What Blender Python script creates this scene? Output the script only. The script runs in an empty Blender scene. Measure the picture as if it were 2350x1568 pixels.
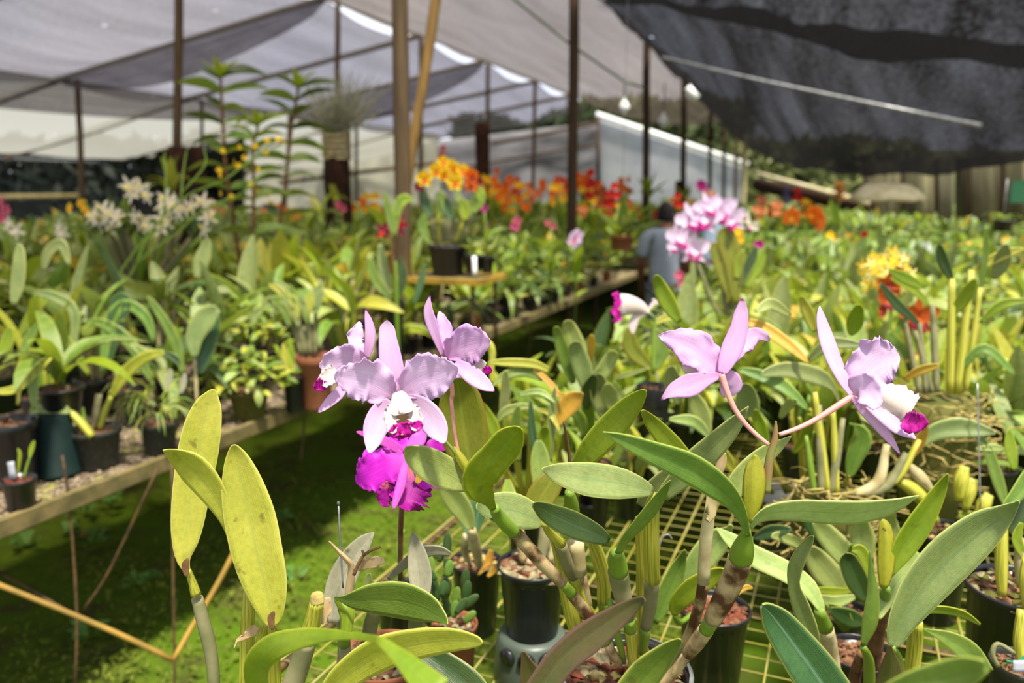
import bpy, math, random
from mathutils import Vector, Matrix, noise
D = bpy.data; SC = bpy.context.scene; COL = SC.collection
R = random.Random(11)
F = 1828.0; H = 1.72; PIT = math.atan(344 / F); CP = math.cos(PIT); SP = math.sin(PIT)
BENCH = 0.76

# ---------------------------------------------------------------- camera, sky, sun, exposure
cd = D.cameras.new('camera'); cam = D.objects.new('camera', cd); COL.objects.link(cam)
cam.location = (0, 0, H); cam.rotation_euler = (math.pi / 2 - PIT, 0, 0)
cd.sensor_width = 36; cd.lens = 28.0; cd.clip_start = 0.02; cd.clip_end = 300
cd.dof.use_dof = True; cd.dof.focus_distance = 0.98; cd.dof.aperture_fstop = 3.4
SC.camera = cam
w = D.worlds.new('sky'); SC.world = w; w.use_nodes = True
wn = w.node_tree; bg = wn.nodes['Background']
tc = wn.nodes.new('ShaderNodeTexCoord'); ns = wn.nodes.new('ShaderNodeTexNoise'); ns.inputs['Scale'].default_value = 2.2
ns.inputs['Detail'].default_value = 5
rp = wn.nodes.new('ShaderNodeValToRGB'); rp.color_ramp.elements[0].position = .35; rp.color_ramp.elements[1].position = .65
rp.color_ramp.elements[0].color = (.74, .80, .95, 1); rp.color_ramp.elements[1].color = (1, 1, 1, 1)
wn.links.new(tc.outputs['Generated'], ns.inputs['Vector']); wn.links.new(ns.outputs[0], rp.inputs[0]); wn.links.new(rp.outputs[0], bg.inputs[0])
bg.inputs[1].default_value = 1.1
sd = D.lights.new('sun', 'SUN'); sun = D.objects.new('sun', sd); COL.objects.link(sun)
sd.energy = 6.9; sd.angle = math.radians(6); sd.color = (1, .94, .82)
sun.rotation_euler = Vector((.13, -.32, .93)).to_track_quat('Z', 'Y').to_euler()
VS = SC.view_settings; VS.view_transform = 'Standard'; VS.look = 'None'; VS.gamma = 1; VS.use_curve_mapping = False
VS.exposure = 0.45

# ---------------------------------------------------------------- helpers
def P(px, py, Z):
    b = (py - 784) / F
    return Vector(((px - 1175) / F * Z, Z * (CP - b * SP), H - Z * (SP + b * CP)))
def ON(px, py, h):
    b = (py - 784) / F
    return P(px, py, (H - h) / (SP + b * CP))
def proj(v):
    Z = v.y * CP - (v.z - H) * SP
    u = v.y * SP + (v.z - H) * CP
    return (1175 + F * v.x / Z, 784 - F * u / Z, Z) if Z > .05 else (-9999, -9999, Z)
OFF = {}
def off(o): return OFF.get(o.name, Vector((0, 0, 0))) if o else Vector((0, 0, 0))
def tag(o, label, cat=None, group=None, kind=None):
    if label: o['label'] = label
    if cat: o['category'] = cat
    if group: o['group'] = group
    if kind: o['kind'] = kind
    return o
def thing(name, label, cat, loc=(0, 0, 0), group=None):
    o = D.objects.new(name, None); COL.objects.link(o); o.location = loc; OFF[o.name] = Vector(loc)
    o.empty_display_size = .05
    return tag(o, label, cat, group)
def mesh(name, verts, faces, mats, uvs=None, smooth=True, midx=None):
    me = D.meshes.new(name); me.from_pydata([tuple(v) for v in verts], [], faces)
    for m in (mats if isinstance(mats, (list, tuple)) else [mats]): me.materials.append(m)
    if smooth: me.polygons.foreach_set('use_smooth', [True] * len(me.polygons))
    if midx: me.polygons.foreach_set('material_index', midx)
    if uvs:
        uv = me.uv_layers.new(name='UVMap'); d = []
        for p in me.polygons:
            for v in p.vertices: d += uvs[v]
        uv.data.foreach_set('uv', d)
    me.update(); return me
def obj(name, verts, faces, mats, parent=None, uvs=None, smooth=True, midx=None, label=None, kind=None):
    if parent is not None:
        o0 = off(parent); loc = None
    else:
        n = len(verts); o0 = Vector((sum(v[0] for v in verts) / n, sum(v[1] for v in verts) / n, min(v[2] for v in verts)))
    me = mesh(name, [Vector(v) - o0 for v in verts], faces, mats, uvs, smooth, midx)
    o = D.objects.new(name, me); COL.objects.link(o)
    if parent is not None: o.parent = parent
    else: o.location = o0
    OFF[o.name] = o0
    if label: o['label'] = label
    if kind: o['kind'] = kind
    return o
def inst(name, me, M, parent=None):
    o = D.objects.new(name, me); COL.objects.link(o)
    if parent is not None:
        o.parent = parent; M = Matrix.Translation(-off(parent)) @ M
    o.matrix_local = M
    return o
def cr(a, b, c, d, t):
    return .5 * (2 * b + (c - a) * t + (2 * a - 5 * b + 4 * c - d) * t * t + (3 * b - a - 3 * c + d) * t ** 3)
def crs(L, t):
    k = min(int(t * (len(L) - 1)), len(L) - 2); f = t * (len(L) - 1) - k
    p = lambda i: L[max(0, min(len(L) - 1, i))]
    A, B, C_, E = p(k - 1), p(k), p(k + 1), p(k + 2)
    if k == 0: A = tuple(2 * B[i] - C_[i] for i in range(len(B)))
    if k == len(L) - 2: E = tuple(2 * C_[i] - B[i] for i in range(len(B)))
    return [cr(A[i], B[i], C_[i], E[i], f) for i in range(len(B))]
def sheet(name, st, Z, mat, parent=None, n=16, m=8, fold=0., cup=0., tilt=0., ruf=0., rf=8., rnd=True, thick=.0011, label=None, curl=0., seed=None):
    """a leaf or petal: stations along its spine (x, y, half width [, depth offset])"""
    Z0, Z1 = Z if isinstance(Z, tuple) else (Z, Z)
    S = []
    for i, s in enumerate(st):
        t = i / (len(st) - 1); z = Z0 + (Z1 - Z0) * t + (s[3] if len(s) > 3 else 0)
        S.append((s[0], s[1], s[2] ** 2 if rnd else s[2], z))
    rr = random.Random(seed if seed is not None else int(st[0][0] * 7 + st[0][1])); ph = rr.uniform(0, 6.28)
    V = []; U = []
    for k in range(n + 1):
        t = .5 - .5 * math.cos(math.pi * k / n)
        t = .35 * t + .65 * (k / n)
        x, y, w_, z = crs(S, t); x2, y2, _, _ = crs(S, min(1, t + .01)); x1, y1, _, _ = crs(S, max(0, t - .01))
        w_ = math.sqrt(max(w_, 0.2)) if rnd else max(w_, .4)
        dx, dy = x2 - x1, y2 - y1; L = math.hypot(dx, dy) or 1; nx, ny = -dy / L, dx / L
        wm = w_ * z / F
        for j in range(m + 1):
            s = -1 + 2 * j / m; a = abs(s)
            e = 3.2 * a ** 4 * noise.noise(Vector((t * rf * 2.2 + ph * 9, s * 1.3, ph))) + 1.8 * a ** 6 * noise.noise(Vector((t * rf * 6 + ph * 5, s * 2, 4)))
            ww = w_ * (1 + ruf * .28 * e)
            zz = z + wm * (tilt * s + fold * (1 - a) - cup * s * s) + ruf * wm * 2.6 * a ** 3 * noise.noise(Vector((t * rf * 1.5 + ph * 3, s * 1.5, 9))) - curl * wm * (t ** 3)
            V.append(P(x + nx * ww * s, y + ny * ww * s, zz)); U.append((j / m, t))
    Fc = [(k * (m + 1) + j, k * (m + 1) + j + 1, (k + 1) * (m + 1) + j + 1, (k + 1) * (m + 1) + j) for k in range(n) for j in range(m)]
    o = obj(name, V, Fc, mat, parent, U, label=label)
    if thick:
        md = o.modifiers.new('thickness', 'SOLIDIFY'); md.thickness = thick; md.offset = 0
    return o
def tubev(pts, rad, n=10, cap=True):
    V = []; Fc = []; U = []; N = len(pts); prev = None
    for i in range(N):
        t = (pts[min(i + 1, N - 1)] - pts[max(i - 1, 0)]).normalized()
        ref = prev if prev is not None else (Vector((1, 0, 0)) if abs(t.x) < .9 else Vector((0, 1, 0)))
        a = (ref - t * ref.dot(t)).normalized(); prev = a; b = t.cross(a)
        for k in range(n):
            an = 2 * math.pi * k / n
            V.append(pts[i] + (a * math.cos(an) + b * math.sin(an)) * rad[i]); U.append((k / n, i / max(1, N - 1)))
    for i in range(N - 1):
        for k in range(n): Fc.append((i * n + k, i * n + (k + 1) % n, (i + 1) * n + (k + 1) % n, (i + 1) * n + k))
    if cap: Fc.append(tuple(range(n))[::-1]); Fc.append(tuple((N - 1) * n + k for k in range(n)))
    return V, Fc, U
def tube(name, pts, rad, mat, parent=None, n=10, label=None, kind=None):
    if not isinstance(rad, (list, tuple)): rad = [rad] * len(pts)
    V, Fc, U = tubev([Vector(p) for p in pts], rad, n)
    return obj(name, V, Fc, mat, parent, U, label=label, kind=kind)
def stem(name, st, Z, mat, parent=None, sub=4, n=10, label=None):
    """a round stem given by stations (x, y, half width [, depth offset])"""
    Z0, Z1 = Z if isinstance(Z, tuple) else (Z, Z)
    S = [(s[0], s[1], s[2], Z0 + (Z1 - Z0) * i / (len(st) - 1) + (s[3] if len(s) > 3 else 0)) for i, s in enumerate(st)]
    N = (len(st) - 1) * sub; pts = []; rad = []
    for k in range(N + 1):
        x, y, w_, z = crs(S, k / N); pts.append(P(x, y, z)); rad.append(max(w_, .5) * z / F)
    return tube(name, pts, rad, mat, parent, n, label)
class MB:
    def __init__(s): s.v = []; s.f = []; s.u = []; s.mi = []
    def add(s, V, Fc, U=None, mi=0):
        b = len(s.v); s.v += V; s.f += [tuple(i + b for i in f) for f in Fc]; s.u += (U or [(0, 0)] * len(V)); s.mi += [mi] * len(Fc)
    def box(s, c, hx, hy, hz, X=Vector((1, 0, 0)), Y=Vector((0, 1, 0)), Zv=Vector((0, 0, 1)), mi=0):
        c = Vector(c)
        V = [c + X * (hx * i) + Y * (hy * j) + Zv * (hz * k) for i in (-1, 1) for j in (-1, 1) for k in (-1, 1)]
        s.add(V, [(0, 1, 3, 2), (4, 6, 7, 5), (0, 4, 5, 1), (2, 3, 7, 6), (0, 2, 6, 4), (1, 5, 7, 3)], None, mi)
    def bar(s, a, b, r, n=6, mi=0):
        V, Fc, U = tubev([Vector(a), Vector(b)], [r, r], n); s.add(V, Fc, U, mi)
    def tube(s, pts, rad, n=6, mi=0):
        V, Fc, U = tubev([Vector(p) for p in pts], rad if isinstance(rad, (list, tuple)) else [rad] * len(pts), n); s.add(V, Fc, U, mi)
    def done(s, name, mat, parent=None, smooth=True, label=None, kind=None):
        return obj(name, s.v, s.f, mat, parent, s.u, smooth, s.mi if isinstance(mat, (list, tuple)) else None, label, kind)
def lathe(prof, n=28, c=(0, 0, 0)):
    V = []; Fc = []; U = []; cx, cy, cz = c
    for i, (r, z) in enumerate(prof):
        for k in range(n):
            a = 2 * math.pi * k / n; V.append(Vector((cx + r * math.cos(a), cy + r * math.sin(a), cz + z))); U.append((k / n, i / len(prof)))
    for i in range(len(prof) - 1):
        for k in range(n): Fc.append((i * n + k, i * n + (k + 1) % n, (i + 1) * n + (k + 1) % n, (i + 1) * n + k))
    Fc.append(tuple(range(n))[::-1])
    return V, Fc, U

# ---------------------------------------------------------------- materials
def lin(c):
    return tuple((x / 255 / 12.92 if x / 255 <= .04045 else ((x / 255 + .055) / 1.055) ** 2.4) for x in c) + (1,)
class NT:
    def __init__(s, name):
        s.m = D.materials.new(name); s.m.use_nodes = True; s.t = s.m.node_tree; s.t.nodes.clear(); s.out = s.t.nodes.new('ShaderNodeOutputMaterial')
    def n(s, typ, **kw):
        nd = s.t.nodes.new('ShaderNode' + typ)
        for k, v in kw.items():
            if k[0] == '_': setattr(nd, k[1:], v)
            else:
                key = k.replace('__', ' ')
                key = int(key[1:]) if key[0] == 'i' and key[1:].isdigit() else key
                if hasattr(v, 'is_output') or isinstance(v, bpy.types.NodeSocket): s.t.links.new(v, nd.inputs[key])
                else: nd.inputs[key].default_value = v
        return nd
    def math(s, op, a, b=0., c=None, clamp=False):
        nd = s.n('Math', _operation=op, _use_clamp=clamp, i0=a, i1=b)
        if c is not None:
            if isinstance(c, bpy.types.NodeSocket): s.t.links.new(c, nd.inputs[2])
            else: nd.inputs[2].default_value = c
        return nd.outputs[0]
    def mix(s, f, a, b, blend='MIX'):
        nd = s.n('Mix', _data_type='RGBA', _blend_type=blend)
        for i, v in ((0, f), (6, a), (7, b)):
            if isinstance(v, bpy.types.NodeSocket): s.t.links.new(v, nd.inputs[i])
            else: nd.inputs[i].default_value = v
        return nd.outputs[2]
    def ramp(s, f, a, b): return s.n('MapRange', _clamp=True, i0=f, i1=a, i2=b).outputs[0]
    def fin(s, sh): s.t.links.new(sh, s.out.inputs[0]); return s.m
def bsdf(T, col, rough=.5, spec=.4, bump=None, bs=.3, trans=None, tf=.0, metal=0):
    kw = {}
    p = T.n('BsdfPrincipled', Roughness=rough, Metallic=metal)
    p.inputs['Specular IOR Level'].default_value = spec
    if isinstance(col, bpy.types.NodeSocket): T.t.links.new(col, p.inputs['Base Color'])
    else: p.inputs['Base Color'].default_value = col
    if bump is not None:
        b = T.n('Bump', Strength=bs, Distance=.002, Height=bump); T.t.links.new(b.outputs[0], p.inputs['Normal'])
    sh = p.outputs[0]
    if tf > 0:
        t = T.n('BsdfTranslucent')
        if isinstance(trans, bpy.types.NodeSocket): T.t.links.new(trans, t.inputs[0])
        else: t.inputs[0].default_value = trans
        mx = T.n('MixShader', i0=tf, i1=sh, i2=t.outputs[0]); sh = mx.outputs[0]
    return sh
def leafmat(name, base, alt, edge=(205, 205, 90), rib=(150, 170, 90), spots=0., tf=.3, rough=.36, var=.05, edgew=.9):
    T = NT(name); uv = T.n('UVMap'); sx = T.n('SeparateXYZ', i0=uv.outputs[0])
    u = T.math('MULTIPLY', T.math('ABSOLUTE', T.math('SUBTRACT', sx.outputs[0], .5)), 2.)
    obc = T.n('TexCoord').outputs['Object']; oi = T.n('ObjectInfo')
    add = T.n('VectorMath', _operation='ADD', i0=obc, i1=oi.outputs['Random'])
    nz = T.n('TexNoise', Vector=add.outputs[0], Scale=14., Detail=4.)
    st = T.n('Mapping', Vector=uv.outputs[0]); st.inputs['Scale'].default_value = (34, 1.6, 1)
    sn = T.n('TexNoise', Vector=st.outputs[0], Scale=1.5, Detail=3.)
    f = T.ramp(nz.outputs[0], .36, .64)
    f = T.math('ADD', T.math('MULTIPLY', f, .7), T.math('MULTIPLY', sn.outputs[0], .35), clamp=True)
    c = T.mix(f, lin(base), lin(alt))
    gr = T.n('TexNoise', Vector=add.outputs[0], Scale=160., Detail=3.)
    c = T.mix(T.math('MULTIPLY', T.ramp(gr.outputs[0], .4, .7), .22), c, lin(tuple(int(q * .6) for q in base)))
    c = T.mix(T.math('MULTIPLY', T.ramp(u, .1, .0), .55), c, lin(rib))
    c = T.mix(T.math('MULTIPLY', T.ramp(u, edgew, 1.), .7), c, lin(edge))
    if spots > 0:
        n2 = T.n('TexNoise', Vector=add.outputs[0], Scale=45., Detail=3.)
        c = T.mix(T.math('MULTIPLY', T.ramp(n2.outputs[0], .66, .72), spots), c, lin((70, 45, 20)))
    hs = T.n('HueSaturation', Color=c)
    T.t.links.new(T.math('MULTIPLY_ADD', oi.outputs['Random'], var, .5 - var / 2), hs.inputs['Hue'])
    T.t.links.new(T.math('MULTIPLY_ADD', oi.outputs['Random'], var * 6, 1 - var * 3), hs.inputs['Value'])
    c = hs.outputs[0]
    tcol = T.mix(.45, c, (.5, .6, .05, 1))
    fine = T.n('TexNoise', Vector=obc, Scale=900., Detail=1.)
    bh = T.math('ADD', T.math('MULTIPLY', sn.outputs[0], .6), T.math('MULTIPLY', fine.outputs[0], .25))
    return T.fin(bsdf(T, c, rough, .5, bh, .5, tcol, tf))
def petalmat(name, base, alt, edge, throat=None, tip=None, tipat=.75, tf=.35, yellow=None):
    T = NT(name); uv = T.n('UVMap'); sx = T.n('SeparateXYZ', i0=uv.outputs[0])
    u = T.math('MULTIPLY', T.math('ABSOLUTE', T.math('SUBTRACT', sx.outputs[0], .5)), 2.)
    st = T.n('Mapping', Vector=uv.outputs[0]); st.inputs['Scale'].default_value = (30, 2.2, 1)
    sn = T.n('TexNoise', Vector=st.outputs[0], Scale=1.6, Detail=4.)
    obc = T.n('TexCoord').outputs['Object']
    nz = T.n('TexNoise', Vector=obc, Scale=30., Detail=3.)
    c = T.mix(T.ramp(nz.outputs[0], .35, .65), lin(base), lin(alt))
    c = T.mix(T.math('MULTIPLY', T.ramp(sn.outputs[0], .45, .7), .35), c, lin(edge))
    c = T.mix(T.math('MULTIPLY', T.ramp(u, .6, 1.), .45), c, lin(edge))
    if throat: c = T.mix(T.math('MULTIPLY', T.ramp(sx.outputs[1], .3, .0), .7), c, lin(throat))
    if yellow: c = T.mix(T.math('MULTIPLY', T.ramp(u, .55, .2), T.ramp(sx.outputs[1], .15, .45)), c, lin(yellow))
    if tip:
        e = T.math('ADD', sx.outputs[1], T.math('MULTIPLY', T.math('SUBTRACT', sn.outputs[0], .5), .14))
        c = T.mix(T.ramp(e, tipat - .015, tipat + .015), c, lin(tip))
    return T.fin(bsdf(T, c, .5, .25, sn.outputs[0], .22, c, tf))
def plain(name, a, b=None, scale=8., rough=.6, spec=.3, bump=.3, dim=None, tf=0., sharp=(.35, .65), metal=0, det=4., stretch=None, coord='Object'):
    T = NT(name); v = T.n('TexCoord').outputs[coord]
    if stretch:
        mp = T.n('Mapping', Vector=v); mp.inputs['Scale'].default_value = stretch; v = mp.outputs[0]
    nz = T.n('TexNoise', Vector=v, Scale=scale, Detail=det)
    c = T.mix(T.ramp(nz.outputs[0], *sharp), lin(a), lin(b or a))
    return T.fin(bsdf(T, c, rough, spec, nz.outputs[0], bump, c, tf, metal))
def netmat(name, open_, col, seed=0., var=.12, stripes=7., tl=.35, along=1):
    T = NT(name); uv = T.n('UVMap'); obc = T.n('TexCoord').outputs['Object']
    mp = T.n('Mapping', Vector=uv.outputs[0]); mp.inputs['Scale'].default_value = (stripes, .8, 1) if along else (.8, stripes, 1); mp.inputs['Location'].default_value = (seed, seed, 0)
    big = T.n('TexNoise', Vector=mp.outputs[0], Scale=1.6, Detail=3.)
    gr = T.n('TexNoise', Vector=obc, Scale=24., Detail=2.)
    b = T.math('MULTIPLY', T.math('SUBTRACT', big.outputs[0], .5), var * 4)
    g = T.math('MULTIPLY', T.math('SUBTRACT', gr.outputs[0], .5), var * 2.4)
    hole = T.n('TexVoronoi', Vector=obc, Scale=1.3); h = T.ramp(hole.outputs['Distance'], .06, .045)
    op = T.math('ADD', T.math('ADD', b, g), open_, clamp=True)
    op = T.math('MAXIMUM', op, h)
    tr = T.n('BsdfTransparent'); tr.inputs[0].default_value = col[0]
    df = T.n('BsdfDiffuse'); df.inputs[0].default_value = col[1]; tn = T.n('BsdfTranslucent'); tn.inputs[0].default_value = col[1]
    m1 = T.n('MixShader', i0=tl, i1=df.outputs[0], i2=tn.outputs[0])
    m2 = T.n('MixShader', i0=op, i1=m1.outputs[0], i2=tr.outputs[0])
    return T.fin(m2.outputs[0])
M = {}
M['yg'] = leafmat('leaf yellow green', (160, 164, 46), (190, 186, 70), (214, 208, 110), (150, 160, 70), .5, .3, var=.02)
M['ygm'] = leafmat('leaf bright green', (112, 138, 18), (144, 160, 36), (205, 205, 60), (120, 150, 60), .3, .34, var=.02)
M['mid'] = leafmat('leaf mid green', (88, 118, 36), (122, 146, 58), (190, 196, 90), (70, 110, 45), .35, .26, var=.03)
M['grey'] = leafmat('leaf grey green', (108, 124, 66), (138, 148, 84), (196, 196, 110), (96, 122, 76), .3, .2, .42, var=.03)
M['pale'] = leafmat('leaf pale green', (140, 158, 78), (170, 184, 108), (212, 206, 130), (120, 150, 80), .2, .28, .3, var=.03)
M['dark'] = leafmat('leaf dark green', (38, 62, 22), (60, 86, 36), (150, 160, 70), (50, 90, 60), .2, .16, .34, var=.03)
M['blue'] = leafmat('leaf deep bluish green', (44, 76, 40), (66, 100, 54), (150, 150, 70), (110, 140, 120), .1, .14, .32, var=.02)
M['olive'] = leafmat('leaf olive with brown spots', (104, 116, 22), (132, 132, 34), (160, 96, 30), (140, 150, 50), .9, .34, var=.02)
M['purp'] = leafmat('leaf green flushed purple', (70, 82, 30), (90, 72, 44), (112, 70, 74), (80, 92, 40), .2, .16, .36, var=.02, edgew=.75)
M['scurf'] = leafmat('leaf dusty grey', (138, 136, 108), (160, 156, 130), (170, 160, 140), (120, 118, 90), .7, .16, .6, var=.02)
M['yel'] = leafmat('leaf yellowing', (206, 168, 60), (214, 156, 54), (230, 205, 130), (200, 180, 80), .3, .35, var=.02)
M['sheathg'] = leafmat('sheath yellow olive', (152, 156, 30), (170, 166, 50), (120, 70, 30), (150, 150, 40), 1., .25, var=.0, edgew=.8)
M['dry'] = plain('dry tan sheath', (176, 146, 100), (204, 182, 142), 30, .7, .2, .5, tf=.25, sharp=(.3, .7))
M['twig'] = plain('dry brown twig', (72, 48, 30), (110, 80, 50), 40, .8, .2, .6)
M['caneg'] = plain('green cane', (84, 118, 26), (116, 140, 40), 20, .38, .45, .3, sharp=(.3, .7), stretch=(30, 1, 1), coord='UV')
M['caney'] = plain('yellow green ridged cane', (128, 134, 24), (180, 172, 66), 1.4, .42, .4, .9, sharp=(.4, .6), stretch=(16, 1, 1), coord='UV')
M['canet'] = plain('papery tan cane sheath', (182, 172, 130), (146, 130, 88), 26, .6, .25, .4, sharp=(.35, .62))
M['caneb'] = plain('brown stained cane sheath', (162, 142, 100), (72, 42, 20), 34, .55, .3, .4, sharp=(.42, .62))
M['caneo'] = plain('grey green old cane', (128, 122, 88), (96, 100, 60), 24, .6, .25, .4)
M['pink'] = plain('pinkish flower stalk', (202, 142, 128), (190, 126, 120), 60, .4, .4, .1)
M['stalk'] = plain('green flower stalk', (110, 116, 50), (126, 100, 60), 50, .45, .4, .2)
M['lilac'] = petalmat('lilac petal', (212, 180, 212), (220, 194, 220), (188, 146, 204), (208, 156, 198))
M['lilac2'] = petalmat('lilac petal back', (210, 168, 206), (216, 182, 214), (184, 126, 198), (198, 120, 184))
M['lilact'] = petalmat('lilac sepal with magenta tip', (212, 172, 208), (218, 184, 214), (186, 122, 192), (204, 136, 192), (160, 56, 130), .93)
M['lipw'] = petalmat('white lip with magenta skirt', (206, 194, 172), (208, 196, 168), (204, 184, 180), None, (160, 8, 118), .8, .2, (214, 176, 60))
M['liph'] = petalmat('white lip hood', (204, 192, 188), (206, 190, 174), (200, 176, 188), None, None, tf=.25)
M['lipm'] = petalmat('magenta lip edge', (178, 8, 136), (160, 6, 120), (196, 20, 160), tf=.25)
M['mag'] = petalmat('magenta petal', (196, 34, 190), (178, 14, 172), (206, 70, 206), (226, 110, 210), tf=.35)
M['magd'] = petalmat('dark magenta lip', (150, 8, 130), (130, 4, 110), (176, 30, 160), (210, 120, 50), tf=.25)
M['magp'] = petalmat('pink magenta sepal', (232, 120, 214), (222, 90, 206), (214, 60, 196), tf=.35)
M['black'] = plain('black plastic', (20, 20, 22), (28, 28, 30), 30, .32, .5, .05)
M['grim'] = plain('black plastic with algae', (38, 40, 38), (64, 68, 36), 9, .55, .4, .2, sharp=(.5, .75))
M['gpot'] = plain('dark green plastic', (8, 26, 24), (12, 32, 28), 20, .7, .15, .05)
M['terra'] = plain('terracotta', (140, 84, 56), (120, 74, 50), 12, .8, .2, .2)
M['olivep'] = plain('mossy olive pot', (92, 88, 38), (70, 74, 26), 12, .8, .2, .3)
M['bark'] = plain('bark chips', (70, 44, 30), (124, 88, 62), 60, .85, .2, 1., sharp=(.4, .6))
M['chipw'] = plain('pale stone chips', (150, 140, 106), (98, 86, 62), 50, .85, .2, .8)
M['chipr'] = plain('red lava chips', (120, 64, 44), (78, 42, 32), 60, .9, .2, .8)
M['root'] = plain('dry mossy roots', (176, 160, 96), (112, 96, 48), 40, .85, .2, .8)
M['wood'] = plain('weathered wood', (120, 104, 66), (86, 80, 48), 6, .8, .2, .5, stretch=(3, 3, 3))
M['woody'] = plain('yellowed board', (160, 128, 44), (124, 98, 38), 10, .7, .2, .4)
M['pole'] = plain('brown timber pole', (90, 72, 48), (66, 52, 34), 3, .75, .25, .5, stretch=(14, 14, 1))
M['poled'] = plain('dark timber pole', (70, 52, 34), (46, 34, 22), 3, .8, .2, .5, stretch=(14, 14, 1))
M['bamboo'] = plain('yellow bamboo', (134, 102, 46), (104, 78, 34), 3, .5, .4, .3, stretch=(14, 14, 1))
M['log'] = plain('tree fern log', (30, 20, 14), (58, 38, 28), 10, .95, .1, 1., stretch=(3, 3, 1))
M['rod'] = plain('rusty rod', (88, 66, 34), (58, 44, 26), 40, .7, .3, .3)
M['rody'] = plain('yellowed pipe', (156, 122, 48), (120, 96, 40), 10, .6, .3, .3)
M['wire'] = plain('yellow coated wire', (136, 128, 40), (150, 142, 86), 14, .55, .4, .1)
M['steel'] = plain('grey wire', (150, 150, 150), (110, 110, 110), 30, .4, .5, .1, metal=.5)
M['white'] = plain('white', (235, 235, 230), (220, 220, 215), 10, .4, .4, .05)
M['tagw'] = plain('grey plant tag', (150, 152, 160), None, 10, .5, .4, .0)
# ---------------------------------------------------------------- the setting
DB = Vector((.3827, .9239, 0)); NB = Vector((.9239, -.3827, 0)); UP = Vector((0, 0, 1))
A0 = Vector((-1.25, 2.81, 0)); B0 = Vector((-.176, 2.24, 0))
def PY(px, py, Y):
    b = (py - 784) / F
    return P(px, py, Y / (CP - b * SP))
# mossy ground
def ground():
    V = []; Fc = []; n = 150
    for j in range(n + 1):
        y = -3 + 48 * (j / n) ** 2.0
        for i in range(n + 1):
            x = -14 + 32 * i / n + (y * .3)
            z = noise.noise(Vector((x * 1.3, y * 1.3, 0))) * .05 + noise.noise(Vector((x * 6, y * 6, 3))) * .02 if y < 14 else 0
            V.append((x, y, z - .03))
    for j in range(n):
        for i in range(n): Fc.append((j * (n + 1) + i, j * (n + 1) + i + 1, (j + 1) * (n + 1) + i + 1, (j + 1) * (n + 1) + i))
    T = NT('moss ground'); v = T.n('TexCoord').outputs['Object']
    a = T.n('TexNoise', Vector=v, Scale=1.7, Detail=5.); b = T.n('TexNoise', Vector=v, Scale=26., Detail=5.); d = T.n('TexNoise', Vector=v, Scale=5., Detail=3.)
    c = T.mix(T.ramp(b.outputs[0], .35, .65), lin((46, 58, 14)), lin((84, 96, 26)))
    c = T.mix(T.ramp(a.outputs[0], .38, .62), c, lin((70, 94, 14)))
    c = T.mix(T.math('MULTIPLY', T.ramp(d.outputs[0], .56, .7), .75), c, lin((66, 58, 34)))
    return obj('floor', V, Fc, T.fin(bsdf(T, c, .95, .1, b.outputs[0], 1.)), None, label='mossy green ground of the aisle and under the benches', kind='structure')
FLOOR = ground()
# moss tufts and small weeds in the aisle
def tufts():
    mb = MB(); r = random.Random(3)
    for _ in range(15000):
        a = r.uniform(-2.5, 9) ; b = r.uniform(-.6, 1.9)
        if r.random() < .45: a = r.uniform(-2.2, 1.6); b = r.uniform(-.9, 1.8)
        p = A0 + DB * a + NB * b; x, y, Z = proj(p)
        if Z < .6 or x < -60 or x > 2400 or y > 1650: continue
        s = r.uniform(.008, .028) * (1 if r.random() < .92 else 1.9); an = r.uniform(0, 6.28); t = Vector((math.cos(an), math.sin(an), 0)); n_ = Vector((-t.y, t.x, 0))
        h = Vector((0, 0, r.uniform(.2, 1.1) * s)); p = p + Vector((0, 0, noise.noise(Vector((p.x * 1.3, p.y * 1.3, 0))) * .05 - .012))
        mb.add([p, p + t * s * .5 + n_ * s * .3 + h, p + t * s * 1.1 + h * .6, p + t * s * .5 - n_ * s * .3 + h], [(0, 1, 2, 3)])
    o = mb.done('moss_tufts', plain('moss tuft', (76, 98, 18), (124, 130, 48), 3, .8, .2, 0, tf=.3), None, False, 'short moss and tiny weeds covering the aisle', 'stuff')
tufts()
wd = MB(); r = random.Random(5)
for cx, cy in ((190, 1180), (150, 1225), (215, 1245), (320, 1340), (205, 1460), (60, 1255), (255, 1160), (680, 1330), (420, 1150), (640, 1200)):
    c0 = ON(cx, cy, .0)
    for k in range(9):
        an = r.uniform(0, 6.28); t = Vector((math.cos(an), math.sin(an), 0)); n_ = Vector((-t.y, t.x, 0)); s = r.uniform(.04, .08); h = Vector((0, 0, r.uniform(.02, .07)))
        p = c0 + t * .02
        wd.add([p, p + t * s * .5 + n_ * s * .32 + h, p + t * s + h * .8, p + t * s * .5 - n_ * s * .32 + h], [(0, 1, 2, 3)])
wd.done('broad_weeds', plain('weed leaf', (110, 150, 70), (80, 120, 40), 10, .6, .3, 0, tf=.3), None, False, 'pale broad-leaved weeds on the moss below the left bench', 'stuff')

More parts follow.
